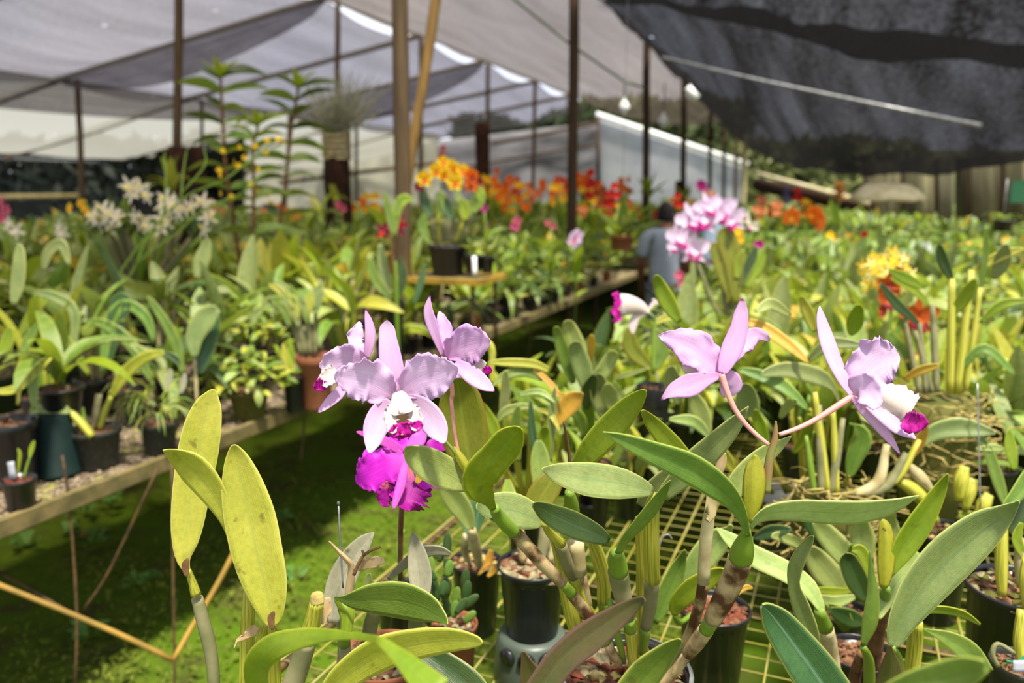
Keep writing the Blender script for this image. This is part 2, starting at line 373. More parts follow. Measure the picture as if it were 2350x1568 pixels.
# left bench: gravel-topped board with a wooden edge, thin rod legs
LBw = 1.12
def benchgrid(p0, a0, a1, b0, b1, z, na, nb, amp):
    V = []; Fc = []
    for i in range(na + 1):
        for j in range(nb + 1):
            p = p0 + DB * (a0 + (a1 - a0) * i / na) + NB * (b0 + (b1 - b0) * j / nb)
            V.append((p.x, p.y, z + amp * noise.noise(Vector((p.x * 30, p.y * 30, 0)))))
    for i in range(na):
        for j in range(nb): Fc.append((i * (nb + 1) + j, i * (nb + 1) + j + 1, (i + 1) * (nb + 1) + j + 1, (i + 1) * (nb + 1) + j))
    return V, Fc
lb = thing('plant_bench', 'long left bench with a gravel-covered top and weathered wooden edge board', 'bench', A0 + Vector((0, 0, 0)))
T = NT('gravel'); v = T.n('TexCoord').outputs['Object']
vo = T.n('TexVoronoi', Vector=v, Scale=70.); nz = T.n('TexNoise', Vector=v, Scale=9., Detail=4.)
c = T.mix(T.ramp(vo.outputs['Color'], .2, .8), lin((104, 88, 72)), lin((176, 156, 134)))
c = T.mix(T.math('MULTIPLY', T.ramp(vo.outputs['Distance'], .25, .6), .7), c, lin((50, 42, 30)))
c = T.mix(T.math('MULTIPLY', T.ramp(nz.outputs[0], .52, .62), .6), c, lin((140, 140, 60)))
M['gravel'] = T.fin(bsdf(T, c, .9, .15, vo.outputs['Distance'], 1.))
V, Fc = benchgrid(A0, -2.2, 7.5, -LBw, -.03, BENCH, 120, 24, .006)
obj('bench_top', V, Fc, M['gravel'], lb)
sl = MB(); sl.box(A0 + DB * 2.6 + NB * (-LBw / 2) + UP * (BENCH - .03), LBw / 2, 4.9, .018, NB, DB, UP); sl.done('bench_base', M['wood'], lb, False)
pb = MB(); r = random.Random(8); OC = [Vector(v) for v in ((1, 0, 0), (-1, 0, 0), (0, 1, 0), (0, -1, 0), (0, 0, 1), (0, 0, -1))]
OF = [(0, 2, 4), (2, 1, 4), (1, 3, 4), (3, 0, 4), (2, 0, 5), (1, 2, 5), (3, 1, 5), (0, 3, 5)]
for _ in range(7000):
    a = -1.4 + 4.6 * r.random() ** 1.4; b = -1.1 * r.random() ** 1.2
    p = A0 + DB * a + NB * b + UP * (BENCH + .004); s = r.uniform(.004, .010)
    Q = Matrix.Rotation(r.uniform(0, 6.28), 3, 'Z')
    pb.add([p + Q @ Vector((q.x * s * 1.4, q.y * s, q.z * s * .6)) for q in OC], OF)
pb.done('gravel_stones', plain('gravel stone', (150, 130, 110), (110, 100, 66), 25, .85, .2, .3), lb, True, None, 'stuff')
eb = MB(); eb.box(A0 + DB * 3.2 + UP * (BENCH - .012), .014, 5.4, .026, NB, DB, UP); eb.done('edge_board', M['wood'], lb, False)
eb = MB(); eb.box(A0 + DB * 3.2 + NB * -.3 + UP * (BENCH - .06), .014, 5.4, .012, NB, DB, UP); eb.done('bearer', M['rod'], lb, False)
for st in ([(143, 1045), (160, 1170), (176, 1400), (172, 1600)], [(362, 1075), (290, 1230), (240, 1330), (190, 1402)], [(395, 1060), (397, 1300), (400, 1500), (401, 1600)], [(-10, 1310), (80, 1360), (170, 1412), (180, 1420)],
           [(716, 905), (700, 960), (695, 1010), (690, 1060)], [(1222, 735), (1216, 790), (1210, 830), (1208, 860)]):
    Zb = 2.55 if st[0][0] < 500 else (3.7 if st[0][0] < 900 else 6.6)
    stem('leg_rod', [(x, y, 3.5 * 2.5 / Zb) for x, y in st], (Zb, Zb + .02), M['rod'], lb, 3, 8)
for st in ([(-10, 1340), (130, 1396), (270, 1455), (398, 1515)], [(398, 1515), (440, 1440), (500, 1340), (560, 1220)]):
    stem('brace_pipe', [(x, y, 6.5) for x, y in st], (2.3, 2.45), M['rody'], lb, 3, 8)
for px, py, yb, Y, r_ in ((1305, 690, 800, 7.6, .05), (1367, 665, 800, 8.4, .022), (1330, 700, 770, 7.9, .012)):
    a = PY(px, py, Y); b = Vector((a.x, a.y, 0)); tube('bench_leg', [b, (a.x, a.y, BENCH - .03)], r_, M['poled'], lb, 8)

slab_later = True
# right bench: yellow coated wire mesh on a tube frame
rb = thing('wire_mesh_bench', 'right foreground bench topped with yellow coated wire mesh', 'bench', B0)
wm = MB()
for k in range(0, 66):
    a = -2.0 + k * .055
    wm.bar(B0 + DB * a + UP * BENCH, B0 + DB * a + NB * 2.9 + UP * BENCH, .0017, 5)
for k in range(0, 53):
    b = k * .055
    wm.bar(B0 + DB * -2.0 + NB * b + UP * (BENCH + .003), B0 + DB * 1.6 + NB * b + UP * (BENCH + .003), .0023 if k % 3 else .0034, 5)
wm.done('wire_mesh', M['wire'], rb, True, None, 'stuff')
fr = MB()
fr.bar(B0 + DB * -2 + UP * (BENCH - .012), B0 + DB * 8 + UP * (BENCH - .012), .011, 8)
for k in (-2, -.2, 1.6, 3.4, 5.2): fr.bar(B0 + DB * k + UP * (BENCH - .02), B0 + DB * k + NB * 2.9 + UP * (BENCH - .02), .010, 8)
fr.done('frame_tube', M['rod'], rb)
for a_, b_ in ((-.2, .02), (1.6, .02), (3.4, .02), (-.2, 1.5), (1.6, 1.5), (5.2, .02)):
    p = B0 + DB * a_ + NB * b_; tube('leg', [p, p + UP * (BENCH - .02)], .014, M['rod'], rb, 8)
V, Fc = benchgrid(B0, 1.6, 9.2, 0, 3.2, BENCH - .005, 34, 14, .004); obj('bench_top', V, Fc, M['gravel'], rb)

# raised staging behind both benches, out to the back of the shade house
def slab(name, label, c, hx, hy, z, th=.03):
    t = thing(name, label, 'bench', (c[0], c[1], 0))
    m = MB(); m.box(Vector((c[0], c[1], z)), hx, hy, th, NB, DB, UP); m.done('bench_top', M['gravel'], t, False)
    for i in (-.8, .8):
        for j in (-.9, 0, .9):
            p = Vector((c[0], c[1], 0)) + NB * hx * i + DB * hy * j; tube('leg', [p, p + UP * z], .03, M['poled'], t, 8)
c = A0 + DB * 2.6 + NB * -3.95; slab('staging', 'second left bench behind a narrow gap, crowded with leafy plants', c, 2.05, 4.9, BENCH)
c = A0 + DB * 16 + NB * -4; slab('staging', 'far staging bench behind the left bench, packed with leafy plants', c, 4, 7.8, BENCH)
c = B0 + DB * 17 + NB * 4.5; slab('staging', 'far staging bench at the right, packed with leafy plants', c, 4.2, 8, BENCH)
c = B0 + DB * 3.3 + NB * 5.2; slab('staging', 'right side staging bench past the mesh bench', c, 2, 5, BENCH)

# posts
def post(name, pt, pb_, Y, wpx, mat, label, top=None, group=None):
    a = PY(pt[0], pt[1], Y); b = PY(pb_[0], pb_[1], Y); d = (b - a).normalized()
    b = a + d * ((0 - a.z) / d.z)
    if top: a = b + d * ((top - 0) / d.z)
    r_ = wpx / 2 * Y / F; L = (a - b).length; rr = random.Random(int(pt[0])); N = 9
    pts = [b + (a - b) * (k / N) + Vector((rr.uniform(-1, 1), 0, 0)) * r_ * .12 for k in range(N + 1)]
    t = tube(name, [p - b for p in pts], [r_ * (1.04 - .1 * k / N + rr.uniform(-.03, .03)) for k in range(N + 1)], mat, None, 12)
    t.data.transform(Matrix.Translation(t.location)); t.location = b
    tag(t, label, 'post', group); OFF[t.name] = b; return t
post('timber_post', (918, 0), (926, 600), 4.75, 38, M['pole'], 'thick brown timber post left of the yellow flowers', 3.95)
post('bamboo_pole', (1000, 0), (948, 330), 5.3, 24, M['bamboo'], 'yellow bamboo pole leaning against the thick timber post', 3.95)
post('timber_post', (1318, 0), (1312, 490), 8.3, 23, M['poled'], 'dark timber post right of centre, in front of the orange flowers', 3.9)
for i, (x, yt, Y, wp, lab) in enumerate(((1484, 120, 11.8, 17, 'dark post just left of the second hanging bulb'), (1570, 185, 15.2, 13, 'dark post beside the white tube lamp'),
        (1631, 235, 19, 9, 'thin dark post right of the tube lamp, in front of the pale blue wall'), (1663, 255, 22, 8, 'thin dark post near the right end of the pale blue wall'), (1690, 280, 25.4, 9, 'thin dark post at the right corner of the pale blue wall'))):
    post('timber_post', (x, yt), (x - 2, 440), Y, wp, M['poled'], lab, 3.84)
post('pale_post', (1711, 310), (1706, 440), 23, 13, M['canet'], 'short pale weathered post at the end of the dark net', 3.3)
for i, (x, yt, Y, wp, xb, lab) in enumerate(((412, -60, 7.6, 19, 406, 'brown post rising from the tree fern logs at the left'), (775, 28, 10, 12, 772, 'slim post behind the wispy grey air plant'),
        (966, 100, 12.3, 11, 966, 'slim post just behind the leaning bamboo pole'), (1120, 155, 14.6, 10, 1118, 'slim post above the dark log left of the orange flowers'), (1228, 200, 17.2, 9, 1224, 'slim post left of the dark post among the orange flowers'))):
    post('timber_post', (x, yt), (xb, 400), Y, wp, M['pole'], lab, 3.96)
for i, (x, yt, Y, wp, xb, lab) in enumerate(((178, 190, 11.9, 13, 188, 'brown eave post at the far left'), (463, 262, 14.3, 8, 463, 'thin eave post right of the paired tree fern logs'),
        (664, 285, 16.7, 8, 656, 'thin eave post behind the tall leafy stems'), (818, 298, 19.1, 8, 818, 'thin eave post left of the thick timber post'))):
    post('timber_post', (x, yt), (xb, 440), Y, wp, M['pole'] if i == 0 else M['poled'], lab, 3.3)
# roof lines
def rowpt(X0, Y, h):
    return Vector((X0 + .379 * Y, Y, h))
rf = thing('roof_frame', 'timber purlins carrying the shade nets on the left', 'roof frame', (-6, 12, 0)); rf['kind'] = 'structure'
RT = {1: (-2.5, 3.84), 2: (-6, 3.97), 3: (-11, 3.3), 4: (-15.6, 2.35)}
Y2 = [5.2, 7.6, 10, 12.3, 14.6, 17.2, 19.6]; Y3 = [7.1, 9.5, 11.9, 14.3, 16.7, 19.1, 21.5]; Y4 = [8.4, 10.8, 13.2, 15.6, 18, 20.4, 22.8]
for a, b, c in zip(Y2, Y3, Y4):
    q2, q3, q4 = rowpt(*((RT[2][0], a, RT[2][1]))), rowpt(RT[3][0], b, RT[3][1]), rowpt(RT[4][0], c, RT[4][1])
    m = MB(); m.bar(q2, q3, .04, 8); m.done('purlin', M['pole'], rf); m = MB(); m.bar(q3, q4, .055, 8); m.done('purlin', M['pole'], rf)
for k, (ya, yb) in {2: (3, 22), 3: (5, 24), 4: (7, 26)}.items():
    m = MB(); m.bar(rowpt(RT[k][0], ya, RT[k][1]), rowpt(RT[k][0], yb, RT[k][1]), .018, 6); m.done('ridge_wire', M['steel'], rf)
# shade nets
M['netA'] = netmat('pale lavender shade net', .45, (lin((206, 200, 204)), lin((78, 76, 76))), 0, .13)
M['netA'].node_tree.nodes
M['netB'] = netmat('brown grey shade net', .31, (lin((232, 218, 206)), lin((84, 76, 70))), 3, .10)
M['netC'] = netmat('dark double shade net', .045, (lin((225, 225, 232)), lin((34, 33, 33))), 5, .06, stripes=9)
M['plas'] = netmat('translucent roof plastic', .16, (lin((225, 230, 225)), lin((176, 174, 164))), 9, .05, 3)
def strip(name, a, b, y0, y1, sag, mat, label, ns=16, yk=None, s1=1.0):
    (Xa, ha), (Xb, hb) = RT[a], RT[b]; V = []; U = []; N = 84
    for i in range(N + 1):
        y = y0 + (y1 - y0) * i / N; 
        for j in range(ns + 1):
            s = s1 * j / ns; ya = y; ybb = y + (1.9 if a == 2 else 1.3 if a == 3 else 1.25) * s
            p = rowpt(Xa, ya, ha).lerp(rowpt(Xb, ybb, hb), s)
            p.x = (Xa + .379 * ya) * (1 - s) + (Xb + .379 * (ya + (1.9 if a == 2 else 1.3))) * s if a > 1 else (Xa + .379 * y) * (1 - s) + (Xb + .379 * y) * s
            p.y = ya + (1.9 if a == 2 else 1.3) * s if a > 1 else y
            ph = (y - (yk or 0)) / 2.4
            p.z -= sag * abs(math.sin(math.pi * ph)) ** .8 + (.22 * math.sin(math.pi * s) if a == 1 else .05 * math.sin(math.pi * s)) + .03 * noise.noise(Vector((p.x, p.y, 2)))
            V.append(p); U.append((s, i / N * 6))
    Fc = [(i * (ns + 1) + j, i * (ns + 1) + j + 1, (i + 1) * (ns + 1) + j + 1, (i + 1) * (ns + 1) + j) for i in range(N) for j in range(ns)]
    o = obj(name, V, Fc, mat, None, U); return tag(o, label, 'shade net', None, 'structure')
strip('ceiling', 2, 3, 2.8, 22, .16, M['netA'], 'pale lavender shade net over the left benches', yk=7.6)
strip('ceiling', 1, 2, -4, 24, .06, M['netB'], 'brownish grey shade net over the middle of the house', yk=8)
strip('ceiling', 3, 4, 5, 24, .03, M['plas'], 'greyish translucent plastic roof at the far left', yk=9.5, s1=.9)
# folded overlap hanging below purlins and valley
def ribbonnet(label, A, B, drop, mat, n=24):
    V = []; U = []
    for i in range(n + 1):
        p = A.lerp(B, i / n); d = drop * math.sin(math.pi * i / n) ** .6
        for k in range(4): V.append(p - UP * (d * k / 3) + Vector((0, .08 * math.sin(k * 1.3 + i * .4), 0))); U.append((k / 3, i / n * 4))
    Fc = [(i * 4 + k, i * 4 + k + 1, (i + 1) * 4 + k + 1, (i + 1) * 4 + k) for i in range(n) for k in range(3)]
    o = obj('ceiling', V, Fc, mat, None, U); tag(o, label, 'shade net', None, 'structure')
ribbonnet('dark fold of net hanging under the upper left purlin', rowpt(-11, 11.9, 3.28), rowpt(-6, 10, 3.95), .42, M['netA'])
ribbonnet('dark net fold along the left eave line', rowpt(-11, 5.5, 3.32), rowpt(-11, 16.5, 3.3), .5, M['netA'], 30)
ribbonnet('dark fold of net hanging behind the air plant', rowpt(-11, 16.9, 3.28), rowpt(-6, 14.6, 3.95), .5, M['netA'])
def patch(name, rows, mat, label, sub=9, crease=.05, uvs=1.):
    nr, nc = len(rows), len(rows[0]); V = []; U = []; NR, NC = (nr - 1) * sub, (nc - 1) * sub * 2
    for i in range(NR + 1):
        cols = [crs([rows[a][b] for a in range(nr)], i / NR) for b in range(nc)]
        for j in range(NC + 1):
            x, y, z = crs([tuple(c) for c in cols], j / NC); p = P(x, y, z)
            p.z += crease * noise.noise(Vector((p.x * 2.2, p.y * .8, 1))) + crease * .4 * noise.noise(Vector((p.x * 9, p.y * 1.4, 7)))
            V.append(p); U.append((j / NC * uvs, i / NR * uvs))
    Fc = [(i * (NC + 1) + j, i * (NC + 1) + j + 1, (i + 1) * (NC + 1) + j + 1, (i + 1) * (NC + 1) + j) for i in range(NR) for j in range(NC)]
    o = obj(name, V, Fc, mat, None, U); return tag(o, label, 'shade net', None, 'structure')
patch('ceiling', [[(1300, -330, 6.5), (1700, -330, 5.2), (2100, -280, 4.6), (2600, -260, 4.2)], [(1378, -80, 8), (1640, -60, 6.2), (2000, -40, 5.2), (2600, -20, 4.6)],
      [(1392, 5, 8.6), (1620, 34, 6.6), (1950, 120, 5.6), (2600, 172, 5.0)]], M['netC'], 'dark shade net sagging across the top right corner')
patch('ceiling', [[(1366, -10, 8.8), (1640, 10, 8.4), (1950, 60, 8.0), (2600, 120, 7.4)], [(1440, 60, 10), (1690, 110, 9.3), (2000, 170, 8.5), (2600, 240, 7.8)],
      [(1560, 185, 13.5), (1740, 250, 10.8), (2040, 290, 9.5), (2600, 330, 8.5)], [(1712, 338, 24), (1830, 382, 12), (2080, 402, 10), (2600, 352, 9)]],
      M['netC'], 'dark shade net belly hanging low over the right benches', 11, .07)
m = MB(); m.tube([P(1520, 132, 8.6), P(1750, 186, 8.0), P(2000, 238, 7.5), P(2252, 288, 7.0)], .018, 8)
tag(m.done('conduit_pipe', M['steel']), 'thin grey pipe running below the dark net belly', 'pipe')
m = MB(); m.tube([P(1170, -10, 7.4), P(1300, 95, 7.9), P(1433, 187, 8.4), P(1490, 205, 11.6)], .014, 6)
tag(m.done('cable', plain('green cable', (104, 116, 100), None, 10, .6)), 'grey-green cable slanting down to the hanging bulb', 'cable')

# back of the house: pale blue end wall, grey curtain, plastic tunnel, fence and trees
def quadwall(name, pts, mat, label, cat=None, kind='structure', n=10, bulge=.0, th=.04):
    a, b, c, d = pts; V = []; U = []
    for i in range(n + 1):
        for j in range(n + 1):
            u, v = i / n, j / n; p = a.lerp(b, u).lerp(d.lerp(c, u), v); p.y += bulge * math.sin(u * 9) * math.sin(v * 3.1); V.append(p); U.append((u, v))
    Fc = [(i * (n + 1) + j, (i + 1) * (n + 1) + j, (i + 1) * (n + 1) + j + 1, i * (n + 1) + j + 1) for i in range(n) for j in range(n)]
    o = obj(name, V, Fc, mat, None, U)
    if th: md = o.modifiers.new('thickness', 'SOLIDIFY'); md.thickness = th
    return tag(o, label, cat, None, kind)
blue = plain('pale blue sheet', (206, 206, 208), (186, 188, 194), 1.2, .6, .3, .1, tf=.75)
quadwall('wall_back', [PY(1372, 272, 30), PY(1712, 378, 30), PY(1712, 560, 30), PY(1372, 560, 30)], blue, 'pale blue gable end wall of the shade house', n=12, bulge=.08)
m = MB(); m.bar(PY(1368, 262, 29.8), PY(1716, 378, 29.8), .1, 8); tag(m.done('trim_1', M['white']), 'cream roof edge on top of the pale blue wall', None, None, 'structure')
gw = plain('grey end curtain', (176, 174, 176), (120, 116, 118), 1., .8, .2, .1, tf=.7, stretch=(.6, .6, 3))
quadwall('wall_back', [PY(985, 325, 27), PY(1374, 280, 29), PY(1374, 560, 29), PY(985, 560, 27)], gw, 'grey fabric curtain left of the pale blue wall', n=14, bulge=.15)
m = MB(); m.bar(PY(1372, 268, 29), PY(1374, 430, 29), .07, 8); m.bar(PY(1020, 392, 26.8), PY(1372, 330, 28.8), .045, 6); m.bar(PY(1130, 330, 27), PY(1372, 282, 28.8), .06, 6); tag(m.done('trim_2', M['poled']), 'dark frame of the grey end curtain', None, None, 'structure')
pw = plain('cream tunnel plastic', (206, 202, 184), (176, 174, 160), 1.5, .7, .2, .1, tf=.6)
quadwall('wall_back', [PY(520, 330, 24), PY(1000, 305, 26), PY(1020, 560, 26), PY(520, 560, 24)], pw, 'pale plastic tunnel sheet seen behind the left posts', n=14, bulge=.2)
m = MB(); m.bar(PY(560, 395, 23.6), PY(1010, 320, 25.6), .045, 6); m.bar(PY(640, 420, 23.6), PY(1010, 372, 25.6), .07, 6); m.bar(PY(500, 330, 23.6), PY(760, 250, 25), .045, 6); tag(m.done('trim_3', M['pole']), 'thin battens on the plastic tunnel sheet', None, None, 'structure')
quadwall('wall_left', [PY(-2600, 405, 19), PY(560, 412, 24), PY(560, 600, 24), PY(-2600, 600, 19)], plain('dark side net', (22, 24, 22), (10, 12, 10), 2, .95, .1, .1), 'dark side net behind the far left plants', n=6)
m = MB(); m.bar(PY(-60, 452, 17), PY(190, 450, 17.5), .06, 6); tag(m.done('rail', M['wood']), 'pale rail in front of the dark side net', 'rail')
fw = [(112, 106, 78), (138, 132, 98), (96, 92, 66), (146, 140, 104), (120, 116, 90), (84, 80, 56)]
wr = thing('wall_right', 'olive plastic sheet wall closing the right side', None, PY(2200, 500, 14)); wr['kind'] = 'structure'
xs = [1985, 2030, 2072, 2105, 2150, 2190, 2226, 2262, 2300, 2345, 2400, 2470, 2560]
for i in range(len(xs) - 1):
    ya, yb = 17 - 6 * i / 12, 17 - 6 * (i + 1) / 12
    a, b = PY(xs[i], 372 - 2 * i, ya), PY(xs[i + 1], 372 - 2 * i, yb); c, d = PY(xs[i + 1], 600, yb), PY(xs[i], 600, ya)
    V = []; n = 5
    for u in range(n + 1):
        for v in range(2): p = (a if v == 0 else d).lerp(b if v == 0 else c, u / n); p.y += .06 * math.sin(u * 2.1 + i); V.append(p)
    o = obj('wall_panel', V, [(2 * u, 2 * u + 1, 2 * u + 3, 2 * u + 2) for u in range(n)], D.materials.get('wall sheet %d' % (i % 6)) or plain('wall sheet %d' % (i % 6), fw[i % 6], tuple(int(q * .8) for q in fw[i % 6]), 1.5, .8, .2, .1, tf=.35, stretch=(3, 3, .6)), wr)
    md = o.modifiers.new('thickness', 'SOLIDIFY'); md.thickness = .02
    if i % 2 == 0: m = MB(); m.bar(a, d, .05, 8); m.done('wall_post', M['poled'], wr)
m = MB(); c = PY(2337, 440, 9.5); m.box(c, .09, .012, .13); tag(m.done('sign', plain('green sign', (60, 128, 84), (70, 140, 96), 5, .5), None, False), 'small green sign on the right wall', 'sign')
m = MB(); m.bar(PY(1728, 396, 20), PY(1995, 466, 15), .05, 8); tag(m.done('rail', plain('cream rail', (206, 196, 160), (186, 170, 130), 4, .6)), 'cream rail slanting down toward the olive wall', 'rail')
m = MB(); m.bar(PY(1740, 425, 20), PY(1990, 475, 15.5), .16, 8); tag(m.done('log_edge', M['log']), 'dark log edge below the slanting cream rail', 'log')
# thatch-like cream cover on thin poles
V, Fc, U = lathe([(.0, .12), (.12, .16), (.26, .14), (.36, .06), (.42, -.02), (.38, -.05), (.2, -.02), (.0, -.02)], 20)
tc_ = thing('cream_cover', 'cream lumpy cover on thin poles by the olive wall', 'cover', tuple(PY(2035, 455, 9.5).xy) + (0,)); b = off(tc_)
obj('cover', [Vector((v.x + b.x, v.y + b.y, v.z + 1.66 + .03 * noise.noise(v * 6))) for v in V], Fc, plain('cream cloth', (226, 214, 176), (200, 184, 140), 9, .8, .2, .6), tc_)
for dx in (-.18, -.05, .12): tube('pole', [(b.x + dx, b.y, 0), (b.x + dx, b.y, 1.66)], .012, M['canet'], tc_, 8)
# trees beyond
def treemass(name, label, x0, x1, y0, y1, Y, n, s, cols, cat='trees', seed=1, thick=2.):
    r = random.Random(seed); mb = MB()
    for _ in range(n):
        px = r.uniform(x0, x1); t = (px - x0) / (x1 - x0)
        top = y0 + 30 * noise.noise(Vector((px * .012, seed, 0))); py = r.uniform(top, y1); p = PY(px, py, Y + r.uniform(0, thick))
        a = Vector((r.gauss(0, 1), r.gauss(0, .6), r.gauss(0, 1))).normalized(); b = a.cross(Vector((r.gauss(0, 1), r.gauss(0, 1), r.gauss(0, 1)))).normalized(); q = s * r.uniform(.5, 1.3)
        mb.add([p - a * q, p + b * q * .4, p + a * q, p - b * q * .4], [(0, 1, 2, 3)])
    o = mb.done(name, plain(name + label[:12], cols[0], cols[1], .5, .7, .3, 0, tf=.3), None, False, label, 'stuff'); return o
treemass('tree_foliage', 'dark hedge foliage beyond the far left eave', -420, 560, 322, 455, 17.6, 3600, .24, ((16, 20, 14), (44, 50, 40)), seed=2)
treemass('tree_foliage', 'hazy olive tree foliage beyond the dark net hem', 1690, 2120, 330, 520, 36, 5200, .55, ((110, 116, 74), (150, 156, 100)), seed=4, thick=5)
treemass('tree_foliage', 'tree foliage above the pale blue wall', 1300, 1720, 235, 400, 38, 5200, .5, ((72, 84, 50), (112, 122, 80)), seed=6, thick=4)
treemass('tree_foliage', 'dark foliage between the net edge and grey curtain', 1040, 1400, 270, 350, 31, 1600, .3, ((30, 40, 24), (56, 68, 40)), seed=9, thick=1)
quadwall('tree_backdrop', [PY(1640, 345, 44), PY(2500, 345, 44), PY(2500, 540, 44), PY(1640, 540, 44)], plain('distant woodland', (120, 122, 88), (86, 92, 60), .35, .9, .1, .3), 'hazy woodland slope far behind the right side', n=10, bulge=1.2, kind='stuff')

# lamps
def bulb(px, py, Z, label, cordtop):
    p = P(px, py, Z); t = thing('hanging_bulb', label, 'lamp', tuple(p))
    V, Fc, U = lathe([(.012, .0), (.014, .03), (.05, .075), (.075, .13), (.07, .17), (.02, .2), (.018, .24), (0, .25)][::-1], 18); k = Z / F * 34 / .17
    obj('glass', [Vector((p.x + v.x * .75 * k, p.y + v.y * .75 * k, p.z + (.12 - v.z if False else (v.z * -1 + .16)) * .75 * k)) if False else Vector((p.x + v.x * k * .8, p.y + v.y * k * .8, p.z + (.1 - v.z) * k * .8)) for v in V], Fc, M['white'], t)
    tube('cord', [p + UP * .07 * k, p + UP * cordtop], .008, M['black'], t, 6)
bulb(1433, 240, 8.4, 'white glass bulb hanging from the slanting cable', .26)
bulb(1523, 272, 11.6, 'smaller white bulb hanging right of the nearer bulb', .5)
m = MB(); m.tube([P(1578, 200, 8.6), P(1600, 226, 8.6)], .04, 12)
tag(m.done('tube_lamp', M['white']), 'short white tube lamp beside the dark post', 'lamp')
# tree fern logs, wooden planter and air plant
def log(px, y0, y1, Y, wp, label, mat=None):
    a = PY(px, y0, Y); r_ = wp / 2 * Y / F; zt = a.z; V = []; n = 20; rr = random.Random(px); N = 14
    for i in range(N + 1):
        z = zt * i / N
        for k in range(n): an = 6.283 * k / n; q = r_ * (1 + .18 * noise.noise(Vector((math.cos(an) * 2, math.sin(an) * 2, z * 3 + px)))); V.append(Vector((a.x + q * math.cos(an), a.y + q * math.sin(an), z)))
    Fc = [(i * n + k, i * n + (k + 1) % n, (i + 1) * n + (k + 1) % n, (i + 1) * n + k) for i in range(N) for k in range(n)] + [tuple(N * n + k for k in range(n))]
    tag(obj('tree_fern_log', V, Fc, mat or M['log']), label, 'log')
log(407, 336, 0, 7.5, 40, 'dark tree fern log below the brown post at the left')
log(450, 336, 0, 8.1, 32, 'reddish tree fern log just right of the log under the brown post')
log(772, 362, 0, 8.6, 58, 'dark stump under the slatted wooden planter')
log(1107, 282, 0, 11.5, 33, 'tall dark log standing left of the orange flowers')
log(1560, 415, 0, 14, 18, 'small mossy log below the post beside the tube lamp')
c = PY(773, 335, 8.6); k = 8.6 / F
wp_ = thing('slatted_planter', 'slatted wooden planter holding the grey air plant', 'planter', tuple(c - UP * 30 * k))
for lv in range(5):
    for sx in (-1, 1):
        m = MB(); m.box(c + Vector((0, sx * 24 * k, (lv * 12 - 26) * k)), 27 * k, 3 * k, 4 * k); m.done('slat', M['canet'], wp_, False)
        m = MB(); m.box(c + Vector((sx * 24 * k, 0, (lv * 12 - 20) * k)), 3 * k, 27 * k, 4 * k); m.done('slat', M['canet'], wp_, False)
m = MB(); m.box(c, 20 * k, 20 * k, 26 * k); m.done('planter_core', M['bark'], wp_, False)
mb = MB(); r = random.Random(4)
for _ in range(240):
    a = c + Vector((r.uniform(-20, 20), r.uniform(-15, 15), 24)) * k; d = Vector((r.gauss(.1, .55), r.gauss(0, .5), r.uniform(.3, 1.5)))
    pts = [a + d * (q * 95 * k / 4) + Vector((r.gauss(0, 3), 0, r.gauss(0, 3))) * k for q in range(5)]
    mb.tube(pts, [1.5 * k * .7] * 4 + [.3 * k], 3)
tag(mb.done('air_plant', plain('grey wisps', (140, 142, 120), (176, 176, 150), 9, .8, .2, 0)), 'wispy grey air plant spilling over the wooden planter', 'air plant')
# ---------------------------------------------------------------- pots
def potmesh(r, h, mat, name='pot', parent=None, c=(0, 0, 0), rim=.012, holes=False):
    rb_ = r * .74
    prof = [(rb_ * .96, 0), (rb_, .004), (r * .93, h - rim), (r * .935, h - rim), (r, h - rim + .001), (r * 1.01, h - .002), (r * .985, h), (r * .95, h - .002), (r * .93, h - .014), (r * .90, h - .03), (0.001, h - .03)]
    V, Fc, U = lathe(prof, 32, c); return obj(name, V, Fc, mat, parent, U)
def chips(parent, c, r, z, mats, n=90, s=.011, seed=1, name='potting_mix'):
    rr = random.Random(seed); mb = MB()
    V, Fc, U = lathe([(r, z - .012), (r * .8, z - .006), (r * .3, z), (.001, z)], 20, c); mb.add(V, Fc[:-1], U, 0)
    for _ in range(n):
        a = rr.uniform(0, 6.28); q = r * .93 * math.sqrt(rr.random()); p = Vector(c) + Vector((q * math.cos(a), q * math.sin(a), z + rr.uniform(-.003, .006)))
        Q = Matrix.Rotation(rr.uniform(0, 6.28), 3, 'Z') @ Matrix.Rotation(rr.uniform(-1, 1), 3, 'X'); k = s * rr.uniform(.5, 1.3)
        mb.add([p + Q @ Vector((o_.x * k * 1.3, o_.y * k, o_.z * k * .6)) for o_ in OC], OF, None, rr.randrange(len(mats)))
    return mb.done(name, mats, parent, False, None, 'stuff')
def pot_at(t, px, py, Z, hw, h, mat, mixm, bottom=None, nm='pot', seed=1, n=90):
    """px, py: centre of the rim; hw: rim half width in px"""
    c = P(px, py, Z); r = hw * Z / F; zb = c.z - h if bottom is None else bottom; h = c.z - zb
    potmesh(r, h, mat, nm, t, (c.x, c.y, zb)); chips(t, (c.x, c.y, zb), r * .92, h - .012, mixm, n, r * .13, seed); return c, r
def pbase(px, py, Z):
    p = P(px, py, Z); return Vector((p.x, p.y, BENCH + .004))
PB = BENCH + .006
